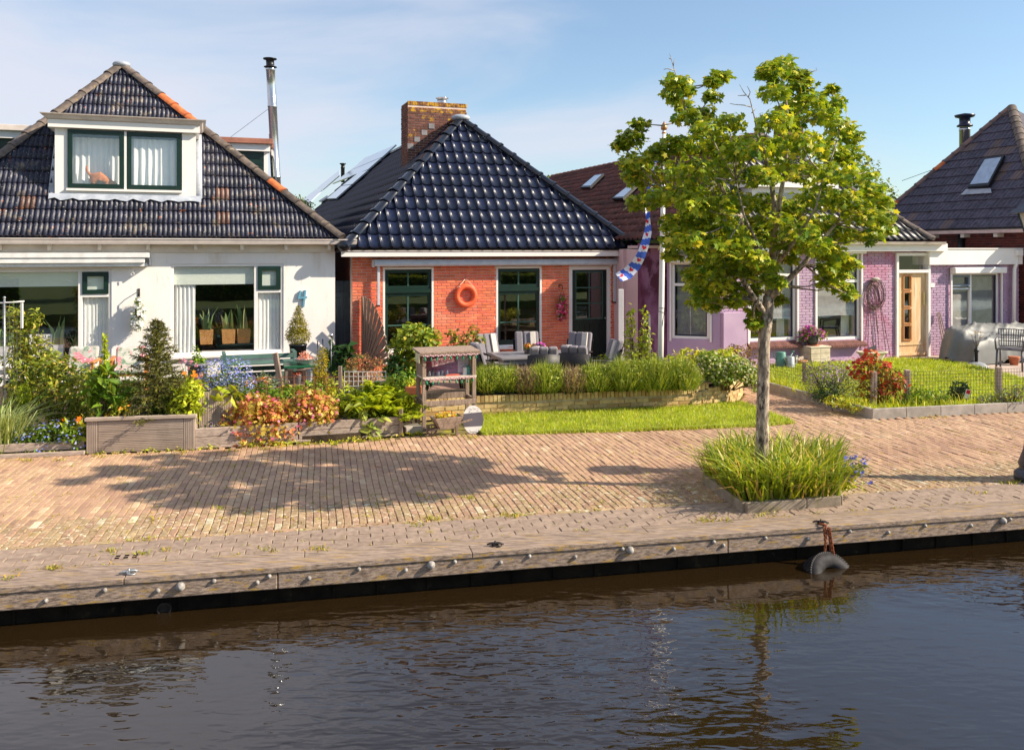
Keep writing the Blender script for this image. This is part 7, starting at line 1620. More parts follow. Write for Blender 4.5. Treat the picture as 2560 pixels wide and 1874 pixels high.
# ---- plants on the white house's window boards, seen through the panes
lm_snake = leafmat('snake_plant_leaf', S(150, 172, 110), S(96, 128, 80), S(206, 206, 140), .25, trans=.15)
m_wick = mat('wicker', S(214, 160, 96), S(150, 98, 52), rough=.8, scale=70, stretch=(.6, .6, 2.2), lo=.42, hi=.58, bump=.004, bscale=60)
def snake(px, d, zb, w, h, m, label, lh=.5, group=None):
    x = FW.x(px, d); p = FW.w(x, d, zb + .001); t = thing('snake_plant', label, 'houseplant', p, FW.a, group); pb = MB(); pb.prism([(-w*.44, -w*.42, 0), (w*.44, -w*.42, 0), (w*.44, w*.42, 0), (-w*.44, w*.42, 0)], (0, 0, .001))
    pb = MB(); b_, c_ = w*.44, w*.5; V = [(-b_, -b_, 0), (b_, -b_, 0), (b_, b_, 0), (-b_, b_, 0), (-c_, -c_, h), (c_, -c_, h), (c_, c_, h), (-c_, c_, h)]; pb.add(V, [(0,3,2,1),(4,5,6,7),(0,1,5,4),(1,2,6,5),(2,3,7,6),(3,0,4,7)]); ob('basket', pb, m, t)
    n = 9; a = rng.uniform(-.35, .35, (n, 2)) * w; ob('foliage', trimesh('foliage', *blades(np.c_[a, np.full(n, h - .01)], lh, .075, .28, .3, tipv=np.c_[a*9, np.zeros(n)])), lm_snake, t)
for px, lb in ((516, 'snake plant in a wicker basket nearest the curtain'), (571, 'snake plant in the middle wicker basket'), (609, 'snake plant in the wicker basket nearest the mullion')): snake(px, .30, bz0 + .055, .265, .29, m_wick, lb, .44, 'snake plants in wicker baskets')
bzA = az0 + .055; snake(146, .30, bzA, .20, .30, m_enamel, 'snake plant in a pale square pot in the left window', .5); snake(187, .32, bzA, .17, .12, m_enamel, 'smaller striped plant in a low white pot in the left window', .4); snake(16, .3, bzA, .22, .3, m_enamel, 'snake plant behind the wire trellis in the left window', .5)
lt = thing('lattice_planter', 'white planter box with a cut-out scroll pattern in the left window', 'planter', FW.w(FW.x(103, .3), .27, bzA), FW.a); lw = FW.x(131, .3) - FW.x(74, .3); lh = FW.z(103, 836, .3) - bzA; ob('box', MB().box(-lw/2, lw/2, 0, .2, 0, lh), m_white, lt); sc_ = MB()
for k in range(120):
    x, z = random.uniform(-.03, lw/2 - .03), random.uniform(.03, lh - .03); sc_.torus((x, -.0015, z), random.uniform(.008, .018), .0035, (0, 1, 0), 7, 4, (random.uniform(0, 3), random.uniform(3.5, 6)))
ob('scroll_pattern', sc_, m_black, lt, kind='stuff')
# ---- ginger cat in the dormer window
cat_me = bpy.data.meshes.new('cat'); cd0 = DD + .115; cv = [FW.L(px, py, cd0) for px, py in ((236, 446), (250, 440), (264, 448), (276, 456), (286, 462), (294, 465), (226, 438), (218, 428), (216, 418), (219, 414), (232, 462), (240, 462), (268, 464), (274, 464))]
rad = [.085, .092, .08, .066, .058, .036, .03, .024, .022, .018, .04, .04, .032, .032]; ed_ = [(0,1),(1,2),(2,3),(3,4),(4,5),(0,6),(6,7),(7,8),(8,9),(0,10),(0,11),(2,12),(2,13)]
cat_me.from_pydata([(v[0], cd0 + (.03 if i in (11, 13) else -.03 if i in (10, 12) else 0), v[1]) for i, v in enumerate(cv)], ed_, []); cat_ = bpy.data.objects.new('cat', cat_me); COL.objects.link(cat_)
cat_.location = FW.o; cat_.rotation_euler = (0, 0, FW.a); sk_ = cat_.modifiers.new('skin', 'SKIN'); 
for i, r_ in enumerate(rad): cat_me.skin_vertices[0].data[i].radius = (r_, r_) if cat_me.skin_vertices else (r_, r_)
cat_me.skin_vertices[0].data[0].use_root = True; ss = cat_.modifiers.new('sub', 'SUBSURF'); ss.levels = ss.render_levels = 2
m_cat = mat('ginger_fur', S(206, 130, 80), S(176, 100, 58), rough=.9, scale=16, stretch=(1, 1, 3), spots=((S(236, 196, 160), 7.0, .62, .76),)); cat_me.materials.append(m_cat)
tag(cat_, 'ginger cat crouching with its tail up behind the dormer window', 'cat')
ec = FW.L(287, 459, cd0); ear = MB()
for s in (-.022, .022): ear.add([(ec[0] + .0, cd0 + s - .014, ec[1] + .03), (ec[0] + .004, cd0 + s + .014, ec[1] + .03), (ec[0] + .02, cd0 + s, ec[1] + .02), (ec[0] + .006, cd0 + s, ec[1] + .066)], [(0,1,3),(1,2,3),(2,0,3)])
ob('ears', ear, m_cat, cat_, kind='stuff')
cs = thing('window_shelf', 'white window board inside the dormer', 'shelf', FW.o, FW.a); cz = FW.L(250, 466, cd0)[1]; ob('board', MB().box(FW.x(175, cd0), FW.x(305, cd0), DD + .1, DD + .30, cz - .04, cz - .004), m_white, cs)
# ---- hanging flower bunches on the walls
def hanging(F_, px, ytop, ybot, w, label, petals, lm, nfl, bracket):
    d = -.16; x, z1 = F_.L(px, ytop, d); z0 = F_.L(px, ybot, d)[1]; t = thing('hanging_flowers', label, 'hanging basket', F_.w(x, d, z0), F_.a); h = z1 - z0; bl = [(0, 0, h*.82, w*.6, .09, h*.2), (0, 0, h*.5, w, .11, h*.3), (-.01, 0, h*.2, w*.9, .1, h*.2)]
    Pq, uq = inblobs(bl, 620, .6); ob('foliage', trimesh('foliage', *leaves(Pq, .05, 'leaf', .5, uq)), lm, t)
    Pq, uq = inblobs(bl, nfl, .1); ob('flowers', trimesh('flowers', *leaves(Pq*np.array((1.05, 1.2, 1)) - np.array((0, .03, 0)), .066, 'star', 1, nrm(uq + np.array((.2, -.9, .2))), wout=1.2, wup=.1, wr=.3)), petals, t, kind='stuff')
    br = MB(); zt = F_.L(px, bracket, d)[1] - z0; br.tube([(0, .155, zt - .02), (0, .04, zt), (0, -.02, zt - .03), (0, -.02, zt - .1)], .010, 6); br.box(-.02, .02, .148, .159, zt - .12, zt + .03); br.tube([(-.06, 0, h*.9), (0, -.02, zt - .08), (.06, 0, h*.9)], .006, 4, False); ob('bracket', br, m_darkiron, t); ob('core_pot', MB().ball((0, .02, h*.5), w*.6, .07, h*.42), m_dkwood, t)
hanging(FW, 346, 745, 826, .115, 'bunch of white hanging flowers on the white wall between the windows', lm_white, lm_green, 250, 726)
hanging(FB, 1405, 735, 803, .12, 'bunch of pink hanging flowers on the brick wall beside the green door', leafmat('deep_pink_petal', S(214, 60, 110), S(190, 40, 90), S(226, 130, 160), .25, trans=.2), lm_green, 190, 712)
# ---- the table and chairs before the brick house
TT = G(1340, 885, .74); TT.z = 0.03
tbl = thing('garden_table', 'grey garden table laid for six before the brick house', 'table', TT, R(17)); ob('table_top', MB().box(-.78, .78, -.46, .46, .68, .72), m_tabletop, tbl, bev=.006); ob('apron', frame_mb(-.72, .72, -.40, .40, .03, .60, .679) if False else MB().box(-.72, .72, -.41, -.38, .60, .679).box(-.72, .72, .38, .41, .60, .679).box(-.72, -.69, -.379, .379, .60, .679).box(.69, .72, -.379, .379, .60, .679), m_tabletop, tbl)
for sx in (-1, 1):
    for sy in (-1, 1): ob('leg', MB().box(sx*.71 - .04, sx*.71 + .04, sy*.40 - .04, sy*.40 + .04, 0, .599), m_tabletop, tbl)
def patio_chair():
    t = thing('patio_chair', 'x', 'chair', (0, 0, 0), 0, 'black woven chairs around the garden table')
    for sx in (-.25, .25): ob('leg', MB().tube([(sx, -.24, 0), (sx, -.24, .62)], .017, 8), m_wicker, t); ob('leg', MB().tube([(sx, .26, 0), (sx, .22, .5)], .017, 8), m_wicker, t); ob('arm', MB().tube([(sx, -.26, .62), (sx, .0, .635), (sx, .24, .60)], .02, 8), m_wicker, t)
    ob('seat', MB().box(-.24, .24, -.24, .22, .36, .41), m_wicker, t)
    bk = MB(); n = 8; V = []
    for i in range(n + 1):
        a = -1 + 2*i/n; y = .24 - .10*a*a; V += [(a*.27, y, .38), (a*.27, y + .13, .86 - .03*a*a), (a*.27, y + .03, .38), (a*.27, y + .16, .86 - .03*a*a)]
    Fs = []
    for i in range(n): k = 4*i; Fs += [(k, k+4, k+5, k+1), (k+2, k+3, k+7, k+6), (k+1, k+5, k+7, k+3), (k, k+2, k+6, k+4)]
    bk.smooth = True; bk.add(V, Fs); ob('backrest', bk, m_wicker, t)
    c = MB()
    for k in range(3): c.obox((-.155 + k*.155, .22, .70), (.076, 0, 0), (0, .05, -.014), (0, .085, .27))
    ob('back_cushion', c, m_graycush, t, bev=.03, kind='stuff'); c = MB(); c.obox((.11, .155, .71), (.055, 0, 0), (0, .02, -.006), (0, .08, .262)); ob('stripe', c, m_stripe, t, bev=.01)
    ob('seat_cushion', MB().box(-.23, .23, -.24, .18, .412, .49), m_graycush, t, bev=.03); return t
pcx = patio_chair()
def place(px, y_top, Y, rz, label, first=False):
    p = W(px, 700, Y); o = pcx if first else copy_tree(pcx); o.location = (p.x, Y, .03); o.rotation_euler = (0, 0, rz); o['label'] = label; return o
place(1236, 845, 16.6, R(35), 'patio chair with grey cushion at the far left of the garden table', True)
place(1322, 842, 17.0, R(8), 'patio chair with grey cushion behind the tray of pansies')
place(1440, 848, 16.9, R(-22), 'patio chair with grey cushion at the far right before the green door')
place(1502, 860, 15.6, R(-75), 'patio chair seen side-on at the right end of the garden table')
place(1352, 878, 14.85, R(188), 'patio chair with its black back turned at the near side of the table')
place(1448, 878, 15.0, R(158), 'patio chair with its black back turned at the near right corner')
place(1228, 880, 15.2, R(108), 'patio chair at the left end of the garden table beside the rose bush')
fl = thing('flower_tray', 'black tray of orange and violet pansies on the garden table', 'flower tray', (W(1337, 880, 15.7).x, 15.75, .752), R(17)); ob('tray', MB().box(-.17, .17, -.09, .09, 0, .09), m_black, fl, bev=.01); Pq, uq = inblobs([(-.1, 0, .12, .11, .09, .05), (.1, 0, .12, .11, .09, .05)], 200, .4); ob('foliage', trimesh('foliage', *leaves(Pq, .04, 'leaf', .5, uq)), lm_green, fl)
for nm, x, m_ in (('orange_flowers', -.09, lm_yel), ('violet_flowers', .08, lm_mag)): Pq, uq = inblobs([(x, -.01, .14, .11, .09, .05)], 60, .2); ob(nm, trimesh(nm, *leaves(Pq, .05, 'star', 1, nrm(uq + np.array((.2, -.8, .5))), wout=1.2, wup=.2, wr=.3)), m_, fl, kind='stuff')
# ---- honesty stall with its TE KOOP sign
SB = G(1056, 1080); stl = thing('honesty_stall', 'small weathered roadside stall with a TE KOOP sign and strings of green tassels', 'stall', SB, R(19)); SY = SB.y
sw, sdp = .80, .40; sz = lambda py: W(1100, py, SY).z
for x in (.0, sw - .055):
    ob('post', MB().box(x, x + .055, 0, .045, 0, sz(884)), m_oldwood, stl, bev=.004); ob('post', MB().box(x, x + .055, sdp - .045, sdp, 0, sz(886)), m_oldwood, stl, bev=.004)
ob('rail', MB().box(0, sw, -.024, -.002, sz(1016), sz(1003)), m_oldwood, stl, bev=.004); ob('rail', MB().box(.056, sw - .056, sdp - .04, sdp - .015, sz(1010), sz(995)), m_oldwood, stl); ob('rail', MB().box(.01, .035, .046, sdp - .046, sz(1014), sz(1002)), m_oldwood, stl); ob('rail', MB().box(sw - .035, sw - .01, .046, sdp - .046, sz(1014), sz(1002)), m_oldwood, stl)
zsh, zrf = sz(944), sz(884)
ob('side_panel', MB().box(.006, .03, .046, sdp - .046, zsh - .03, zrf - .01), m_oldwood, stl); ob('side_panel', MB().box(sw - .03, sw - .006, .046, sdp - .046, zsh, zrf - .01), m_oldwood, stl)
m_magenta = mat('magenta_cloth', S(150, 36, 96), S(120, 30, 84), rough=.9, scale=5, spots=((S(196, 150, 180), 3.0, .62, .78),)); ob('back_panel', MB().box(.056, sw - .056, .135, .15, zsh, zrf - .02), m_magenta, stl); ob('shelf', MB().box(.0, sw, -.03, sdp - .061, zsh - .02, zsh), mat('pale_shelf', S(206, 190, 178), rough=.6), stl, bev=.004)
rfm = MB(); rfm.obox((sw/2, sdp/2 + .0, zrf + .02), (sw/2 + .05, 0, 0), (0, sdp/2 + .045, .012), (0, 0, .014)); ob('roof', rfm, m_oldwood, stl, bev=.004); ob('roof_fringe', MB().box(-.05, sw + .05, -.056, -.047, zrf - .03, zrf - .008), m_oldwood, stl); ob('side_flap', MB().box(-.058, -.05, -.046, sdp*.5, zrf - .13, zrf - .0), mat('translucent_plastic', S(206, 202, 170), rough=.4), stl)
pane(stl, .056, sw*.42, zsh + .005, zrf - .03, .02, GLASS); pane(stl, sw*.42 + .004, sw - .056, zsh + .005, zrf - .03, .03, GLASS)
sg = MB(); sg.obox((sw*.38, .012, zrf - .115), (.165, 0, .034), (0, .002, 0), (-.009, 0, .05)); sgo = ob('sale_sign', sg, mat('sign_card', S(226, 186, 184), rough=.7), stl)
tx = bpy.data.curves.new('sign_lettering', 'FONT'); tx.body = 'TE KOOP'; tx.size = .095; tx.extrude = .0008; tx.align_x = 'CENTER'; tx.align_y = 'CENTER'; tx.materials.append(mat('red_lettering', S(190, 40, 60), rough=.6)); tmp_ = bpy.data.objects.new('tmp', tx); COL.objects.link(tmp_); bpy.context.view_layer.update(); tme_ = bpy.data.meshes.new_from_object(tmp_.evaluated_get(bpy.context.evaluated_depsgraph_get())); bpy.data.objects.remove(tmp_)
txo = ob('sign_lettering', tme_, MATS['red_lettering'], stl, loc=(sw*.38, .008, zrf - .115), rot=(R(90), R(-11.6), 0), kind='stuff')
wares = MB(); wares.box(sw*.78, sw*.87, .06, .11, zsh + .001, zsh + .11); ob('paper_card', wares, m_white, stl); ob('price_sheet', MB().box(sw*.70, sw*.90, (.128), (.134), zsh + .03, zrf - .04), mat('printed_sheet', S(206, 190, 200), S(180, 160, 176), rough=.8, scale=30), stl)
tl_ = MB(); tl_.lathe([(.035, zsh + .001), (.036, zsh + .11), (.03, zsh + .13), (.0001, zsh + .135)], 14, (sw*.88, .08, 0)); ob('teal_tin', tl_, mat('teal_tin', S(24, 130, 124), rough=.4), stl); ob('orange_tray', MB().box(sw*.45, sw*.70, .04, .12, zsh + .001, zsh + .02), m_orange, stl)
jr = MB()
for k in range(5): jr.lathe([(.022, zsh + .001), (.022, zsh + .055), (.016, zsh + .065), (.018, zsh + .08), (.0001, zsh + .08)], 10, (.12 + k*.065, .07 + .03*(k % 2), 0))
ob('jars', jr, mat('jar_glass', S(120, 112, 130), rough=.15), stl, kind='stuff')
m_tass = mat('green_tassel', S(60, 160, 120), S(40, 130, 100), rough=.8, rand=.1); m_bead = mat('pink_bead', S(226, 190, 196), S(206, 160, 170), rough=.5, rand=.1)
tas = MB(); tas.lathe([(.004, 0), (.008, -.008), (.007, -.014), (.010, -.022), (.015, -.058), (.0001, -.056)], 8); tme = tas.mesh('tassel'); tme.materials.append(m_tass); bd2 = MB(); bd2.ball((0, 0, 0), .011, n=8, m=6); bme = bd2.mesh('bead'); bme.materials.append(m_bead)
for row, (y, zz, x0, x1) in enumerate(((-.060, zrf - .026, -.01, sw + .01), (-.034, zsh - .022, .02, sw - .02))):
    for k in range(9): inst('tassel', tme, stl, Matrix.Translation((x0 + .03 + (x1 - x0 - .06)*k/8, y, zz - .012 - .01*math.sin(k*1.3))) @ Matrix.Rotation(random.gauss(0, .12), 4, 'Y'))
    for k in range(34): inst('bead', bme, stl, Matrix.Translation((x0 + (x1 - x0)*(k + .5)/34, y - .004, zz - .004 + .007*math.sin(k*1.9))))
# ---- wooden barrow and oval board before the stall
WBP = G(1112, 1090); wbr = thing('wheelbarrow_planter', 'small wooden wheelbarrow planter full of yellow flowers', 'wheelbarrow', WBP + Vector((0, .1, 0)), R(22)); bm_ = MB()
def tray():
    b, t_ = [(-.10, -.09, .10), (.14, -.08, .10), (.14, .08, .10), (-.10, .09, .10)], [(-.19, -.13, .26), (.22, -.12, .27), (.22, .12, .27), (-.19, .13, .26)]; return b, t_
b, t_ = tray()
for i in range(4):
    a0, a1, b0, b1 = Vector(b[i]), Vector(b[(i+1) % 4]), Vector(t_[i]), Vector(t_[(i+1) % 4]); nn = (a1 - a0).cross(b0 - a0).normalized() * .012
    for k in range(2): lo, hi = k*.5 + .01, k*.5 + .49; P = [a0.lerp(b0, lo), a1.lerp(b1, lo), a1.lerp(b1, hi), a0.lerp(b0, hi)]; ob('board', MB().prism(P, nn), m_oldwood, wbr)
ob('wheel', MB().torus((-.20, 0, .085), .07, .014, (0, 1, 0), 20, 8).bar((-.27, 0, .085), (-.13, 0, .085), .012).bar((-.20, 0, .015), (-.20, 0, .155), .012), m_dkwood, wbr, kind='stuff')
for s in (-.10, .10): ob('shaft', MB().bar((-.26, s*.45, .07), (.36, s*1.1, .21), .022), m_oldwood, wbr); ob('leg', MB().bar((.14, s*.9, 0), (.13, s*.9, .16), .03), m_dkwood, wbr)
Pq, uq = inblobs([(0, 0, .26, .17, .11, .05)], 180, .4); ob('foliage', trimesh('foliage', *leaves(Pq, .04, 'leaf', .5, uq)), lm_yg, wbr); Pq, uq = inblobs([(0, 0, .28, .17, .11, .05)], 90, .2); ob('flowers', trimesh('flowers', *leaves(Pq, .035, 'star', 1, uq + np.array((0, -.3, .5)))), lm_yel, wbr, kind='stuff')
OVP = G(1183, 1085); ov = thing('oval_board', 'white oval board with a broad grey band leaning at the grass edge', 'board', OVP + Vector((0, .03, 0)), R(8)); ow, oh = .147, .198; om = MB(); n = 40
ring_ = [(ow*math.cos(2*math.pi*i/n), 0, oh + oh*math.sin(2*math.pi*i/n)) for i in range(n)]; om.prism(ring_, (0, .014, 0)); ovo = ob('panel', om, m_white, ov, rot=(R(-9), 0, 0))
bandp = []; za, zb2 = oh*.42, oh*1.42
tls = [i for i in range(n)]
def xat(z): return ow * math.sqrt(max(0, 1 - ((z - oh)/oh)**2)) * .995
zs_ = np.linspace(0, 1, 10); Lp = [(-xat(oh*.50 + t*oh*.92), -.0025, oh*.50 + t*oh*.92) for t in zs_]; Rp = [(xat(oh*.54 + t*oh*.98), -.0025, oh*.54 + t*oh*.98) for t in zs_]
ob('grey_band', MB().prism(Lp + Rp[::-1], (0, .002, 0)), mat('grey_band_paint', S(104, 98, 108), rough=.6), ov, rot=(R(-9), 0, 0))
sp_ = MB()
for k in range(22): x = random.uniform(-.08, .08); z = oh*1.55 + random.uniform(-.02, .05); sp_.box(x, x + random.uniform(.004, .012), -.003, -.0005, z, z + random.uniform(.003, .01))
ob('faded_marks', sp_, mat('faded_mark', S(170, 160, 150)), ov, rot=(R(-9), 0, 0), kind='stuff'); hd = MB(); hd.tube([(-.05, -.004, .055), (-.045, -.02, .03), (.045, -.02, .03), (.05, -.004, .055)], .006, 6); ob('handle', hd, m_galv, ov)
# ---- flagpole with the long pennant
FPB = W(1650, 905, 15.45); fp = thing('flagpole', 'white flagpole with a gilded bud finial', 'flagpole', (FPB.x, FPB.y, .03)); ptop = W(1660, 326, 15.45); dx = ptop.x - FPB.x; h = ptop.z - .03
pm = MB(); pm.tube([(0, 0, 0), (dx*.3, 0, h*.3), (dx*.6, 0, h*.6), (dx, 0, h)], [.052, .050, .044, .030], 16); ob('pole', pm, m_white, fp)
fn = MB(); fn.lathe([(.03, -.06), (.045, -.05), (.03, -.03), (.025, .0), (.05, .01), (.058, .04), (.045, .09), (.018, .13), (.0001, .165)], 14, (dx, 0, h)); ob('finial', fn, mat('gilt', S(196, 150, 96), S(160, 118, 72), rough=.4, metal=.5), fp)
ly = MB(); ly.torus((dx*.35, 0, h*.33), .056, .004, (0, .3, 1), 16, 5); ly.torus((dx*.35, 0, h*.32), .058, .004, (.2, -.2, 1), 16, 5); ly.tube([(dx*.35 + .05, -.02, h*.33), (dx*.33 + .02, -.05, h*.28), (dx*.33, -.04, h*.25)], .004, 4); ob('halyard', ly, m_darkiron, fp)
m_pblue = mat('pennant_blue', S(70, 104, 200), S(60, 92, 186), rough=.8); m_pwhite = mat('pennant_white', S(226, 226, 236), S(212, 212, 226), rough=.8); m_pred = mat('pennant_red', S(214, 36, 60), rough=.8)
pen = thing('pennant', 'long blue and white Frisian pennant with red hearts hanging from the flagpole', 'pennant', (FPB.x, FPB.y - .06, .03))
path = [(1662, 352), (1655, 385), (1645, 420), (1634, 455), (1624, 490), (1619, 520), (1621, 550), (1620, 580), (1612, 610), (1602, 640), (1588, 665), (1568, 684), (1546, 694)]; wd = [20, 22, 24, 26, 24, 15, 10, 17, 22, 26, 30, 32, 26]
cent = [W(x, y, 15.37) - Vector((FPB.x, FPB.y - .06, .03)) for x, y in path]
def pt_at(t, v):
    f = t * (len(cent) - 1); i = min(int(f), len(cent) - 2); f -= i; c = cent[i].lerp(cent[i+1], f); d = (cent[min(i+2, len(cent)-1)] - cent[max(i-1, 0)]).normalized(); s_ = Vector((-d.z, 0, d.x)); w_ = (wd[i]*(1-f) + wd[i+1]*f) / F * 15.4 * .45
    return c + s_ * (v * w_) + Vector((0, .05 * math.sin(t*16 + v*1.1) - .02*v, 0))
NT, NV, NS = 132, 6, 22; cl = {0: MB(), 1: MB()}
for i in range(NT):
    for j in range(NV):
        t0, t1 = i/NT, (i+1)/NT; v0, v1 = -1 + 2*j/NV, -1 + 2*(j+1)/NV; k = int(math.floor(t0*NS + .55*(v0 + 1)/2 + 1e-6)) % 2; m_ = cl[k]; m_.smooth = True; m_.add([pt_at(t0, v0), pt_at(t1, v0), pt_at(t1, v1), pt_at(t0, v1)], [(0, 1, 2, 3)])
def weld(mb):
    mp_, V, idx = {}, [], []
    for v in mb.v:
        key_ = tuple(round(x, 5) for x in v)
        if key_ not in mp_: mp_[key_] = len(V); V.append(v)
        idx.append(mp_[key_])
    mb.v, mb.f = V, [tuple(idx[i] for i in f) for f in mb.f]; return mb
ob('blue_stripes', weld(cl[0]), m_pblue, pen, kind='stuff'); ob('white_stripes', weld(cl[1]), m_pwhite, pen, kind='stuff'); hm = MB()
for k in range(1, NS, 2):
    t0 = (k + .22) / NS
    if t0 > .97: continue
    c = pt_at(t0, 0); d = (pt_at(t0 + .012, 0) - pt_at(t0 - .012, 0)).normalized(); s_ = Vector((-d.z, 0, d.x)); r_ = .043; P = []
    for i in range(20): a = 2*math.pi*i/20; P.append(c + s_ * (r_*16*math.sin(a)**3/17) + d * (-r_*(13*math.cos(a) - 5*math.cos(2*a) - 2*math.cos(3*a) - math.cos(4*a))/17) + Vector((0, -.012, 0)))
    hm.add(P + [p + Vector((0, .024, 0)) for p in P], [tuple(range(20)), tuple(range(39, 19, -1))])
ob('red_hearts', hm, m_pred, pen, kind='stuff')
# ---- white post beside the brick house, thin stake
wp_ = thing('white_post', 'white square post at the right-hand corner of the brick house', 'post', W(1552, 880, 18.2)); wp_.location.z = .03; ob('shaft', MB().box(-.05, .05, -.05, .05, 0, W(1552, 723, 18.2).z - .03), m_white, wp_, bev=.006)
sk2 = thing('garden_stake', 'pale stake standing left of the flagpole', 'stake', W(1626, 880, 16.4)); sk2.location.z = .03; ob('rod', MB().bar((0, 0, 0), (-.02, 0, W(1622, 791, 16.4).z), .035), m_concrete, sk2)
for i, (px, h) in enumerate(((1469, .20), (1535, .17), (1400, .14))):
    p = G(px, 978, .22); t = thing('tree_ornament', ['silver tree ornament standing between the brown and green lavender', 'silver tree ornament below the bushy green lavender', 'smallest silver tree ornament on the wall edge'][i], 'ornament', p, 0, 'silver tree ornaments'); ob('plate', MB().prism([(-.03, 0, .06), (.03, 0, .06), (.012, 0, .11), (.022, 0, .11), (0, 0, .06 + h), (-.022, 0, .11), (-.012, 0, .11)][:3] + [(.0, 0, .06 + h), (-.012, 0, .11)], (0, .004, 0)).box(-.004, .004, 0, .004, 0, .06), m_galv, t)
# ================================================================== before the purple house, on the street and in the water
ZT = .055
def fg(px, py, z=ZT): return G(px, py, z)
m_boxwood = mat('crate_wood', S(214, 200, 180), S(186, 170, 148), rough=.9, scale=5, rand=.06, spots=((S(150, 128, 108), 7.0, .66, .8),))
# crate plinth with petunias
cp_ = thing('wooden_crate', 'pale wooden crate of four panels against the purple wall', 'crate', fg(2027, 912), R(20)); cw = .52; chh = .40
ob('frame', MB().box(0.006, cw - .006, .006, .5, 0, chh - .03), m_dkwood, cp_)
for i in range(2):
    for j in range(3): ob('panel', MB().box(i*cw/2 + .004, (i+1)*cw/2 - .004, -.012, .006, j*.122 + .004, (j+1)*.122 - .002), m_boxwood, cp_)
ob('lid', MB().box(-.02, cw + .02, -.025, .53, chh - .028, chh), m_boxwood, cp_, bev=.005)
for j in range(3): ob('panel', MB().box(-.012, .006, .01, .49, j*.122 + .004, (j+1)*.122 - .002), m_boxwood, cp_)
pp0 = cp_.location + Vector((.13, .28, chh)); pet = thing('petunia_pot', 'dark pot of magenta and violet petunias on the wooden crate', 'potted plant', pp0); pb = MB(); pb.lathe([(.10, .02), (.13, .12), (.14, .22), (.12, .22), (.0001, .2)], 18); ob('pot', pb, mat('mossy_pot', S(86, 84, 80), S(60, 60, 54), rough=.8), pet); sa = MB(); sa.lathe([(.15, 0), (.16, .02), (.0001, .02)], 18); ob('saucer', sa, m_clay, pet)
bl = [(0, 0, .30, .22, .18, .11), (.16, -.02, .24, .16, .14, .12), (-.22, -.02, .22, .16, .13, .13), (-.05, 0, .38, .12, .12, .08)]; Pq, uq = inblobs(bl, 420, .4); ob('foliage', trimesh('foliage', *leaves(Pq, .06, 'leaf', .5, uq)), lm_green, pet); Pq, uq = inblobs(bl, 260, .1); ob('flowers', trimesh('flowers', *leaves(Pq, .06, 'star', 1, nrm(uq + np.array((.2, -.5, .4))), wout=1.2, wup=.2, wr=.3)), lm_mag, pet, kind='stuff')
def watering_can(px, py, m, label, s, spout):
    t = thing('watering_can', label, 'watering can', fg(px, py), R(20)); b = MB(); b.lathe([(.09*s, 0), (.085*s, .02), (.078*s, .26*s), (.07*s, .27*s), (.0001, .275*s)], 18); ob('can', b, m, t); h_ = MB(); h_.torus((-.04*s, 0, .24*s), .10*s, .009, (0, 1, 0), 18, 6, (R(-20), R(200))); ob('handle', h_, m, t); sp_ = MB(); sp_.tube([(.07*s, 0, .06*s), (.15*s, 0, .14*s), (.22*s*spout, -.02, .26*s)], [.02, .016, .012], 8); sp_.lathe([(.012, 0), (.035, .03), (.035, .035), (.0001, .04)], 10, (.22*s*spout, -.02, .25*s)); ob('spout', sp_, m, t)
watering_can(1952, 922, mat('green_plastic', S(92, 140, 126), S(80, 124, 112), rough=.35), 'green watering can by the purple wall', 1.35, 1.0); watering_can(1976, 924, mat('dull_zinc', S(186, 188, 186), S(160, 162, 162), rough=.4, metal=.4), 'grey zinc watering can right of the green one', 1.05, .6)
lg = thing('firewood_basket', 'round basket of firewood against the purple wall', 'basket', fg(1996, 914)); b = MB(); b.lathe([(.14, 0), (.19, .10), (.2, .12), (.18, .115), (.0001, .08)], 18); ob('basket', b, m_wick, lg)
for k in range(5): a = random.uniform(-.5, .5); ob('log', MB().tube([(-.13*math.cos(a) + .02*k - .05, -.1 + .05*k, .13 + .02*(k % 3)), (.13*math.cos(a) + .02*k - .05, -.06 + .04*k, .15 + .03*(k % 2))], .028, 8), m_bark, lg)
# stone trough
tp_ = fg(2180, 905); tg = thing('stone_trough', 'pale stone trough on the paving beside the wooden door', 'trough', tp_, R(16)); b = MB(); V = []
for z, a, c_ in ((0, .20, .12), (.18, .27, .17), (.22, .34, .20), (.245, .34, .20), (.245, .29, .15), (.15, .25, .12)):
    V += [(-a, -c_*.6, z), (-a*.7, -c_, z), (a*.7, -c_, z), (a, -c_*.6, z), (a, c_*.6, z), (a*.7, c_, z), (-a*.7, c_, z), (-a, c_*.6, z)]
b.add(V, [tuple(range(7, -1, -1)), tuple(range(40, 48))] + [(k*8+i, k*8+(i+1) % 8, k*8+8+(i+1) % 8, k*8+8+i) for k in range(5) for i in range(8)]); ob('basin', b, mat('pale_stone', S(216, 206, 184), S(196, 184, 160), rough=.85, scale=8), tg, bev=.01); sd2 = MB(); sd2.ball((-.02, 0, .20), .17, .1, .06, 14, 8); ob('soil', sd2, m_soil, tg); sl2 = MB(); sl2.obox((.03, .04, .29), (.12, .02, .03), (0, .01, .05), (-.002, -.01, .01)); ob('slate', sl2, m_black, tg)
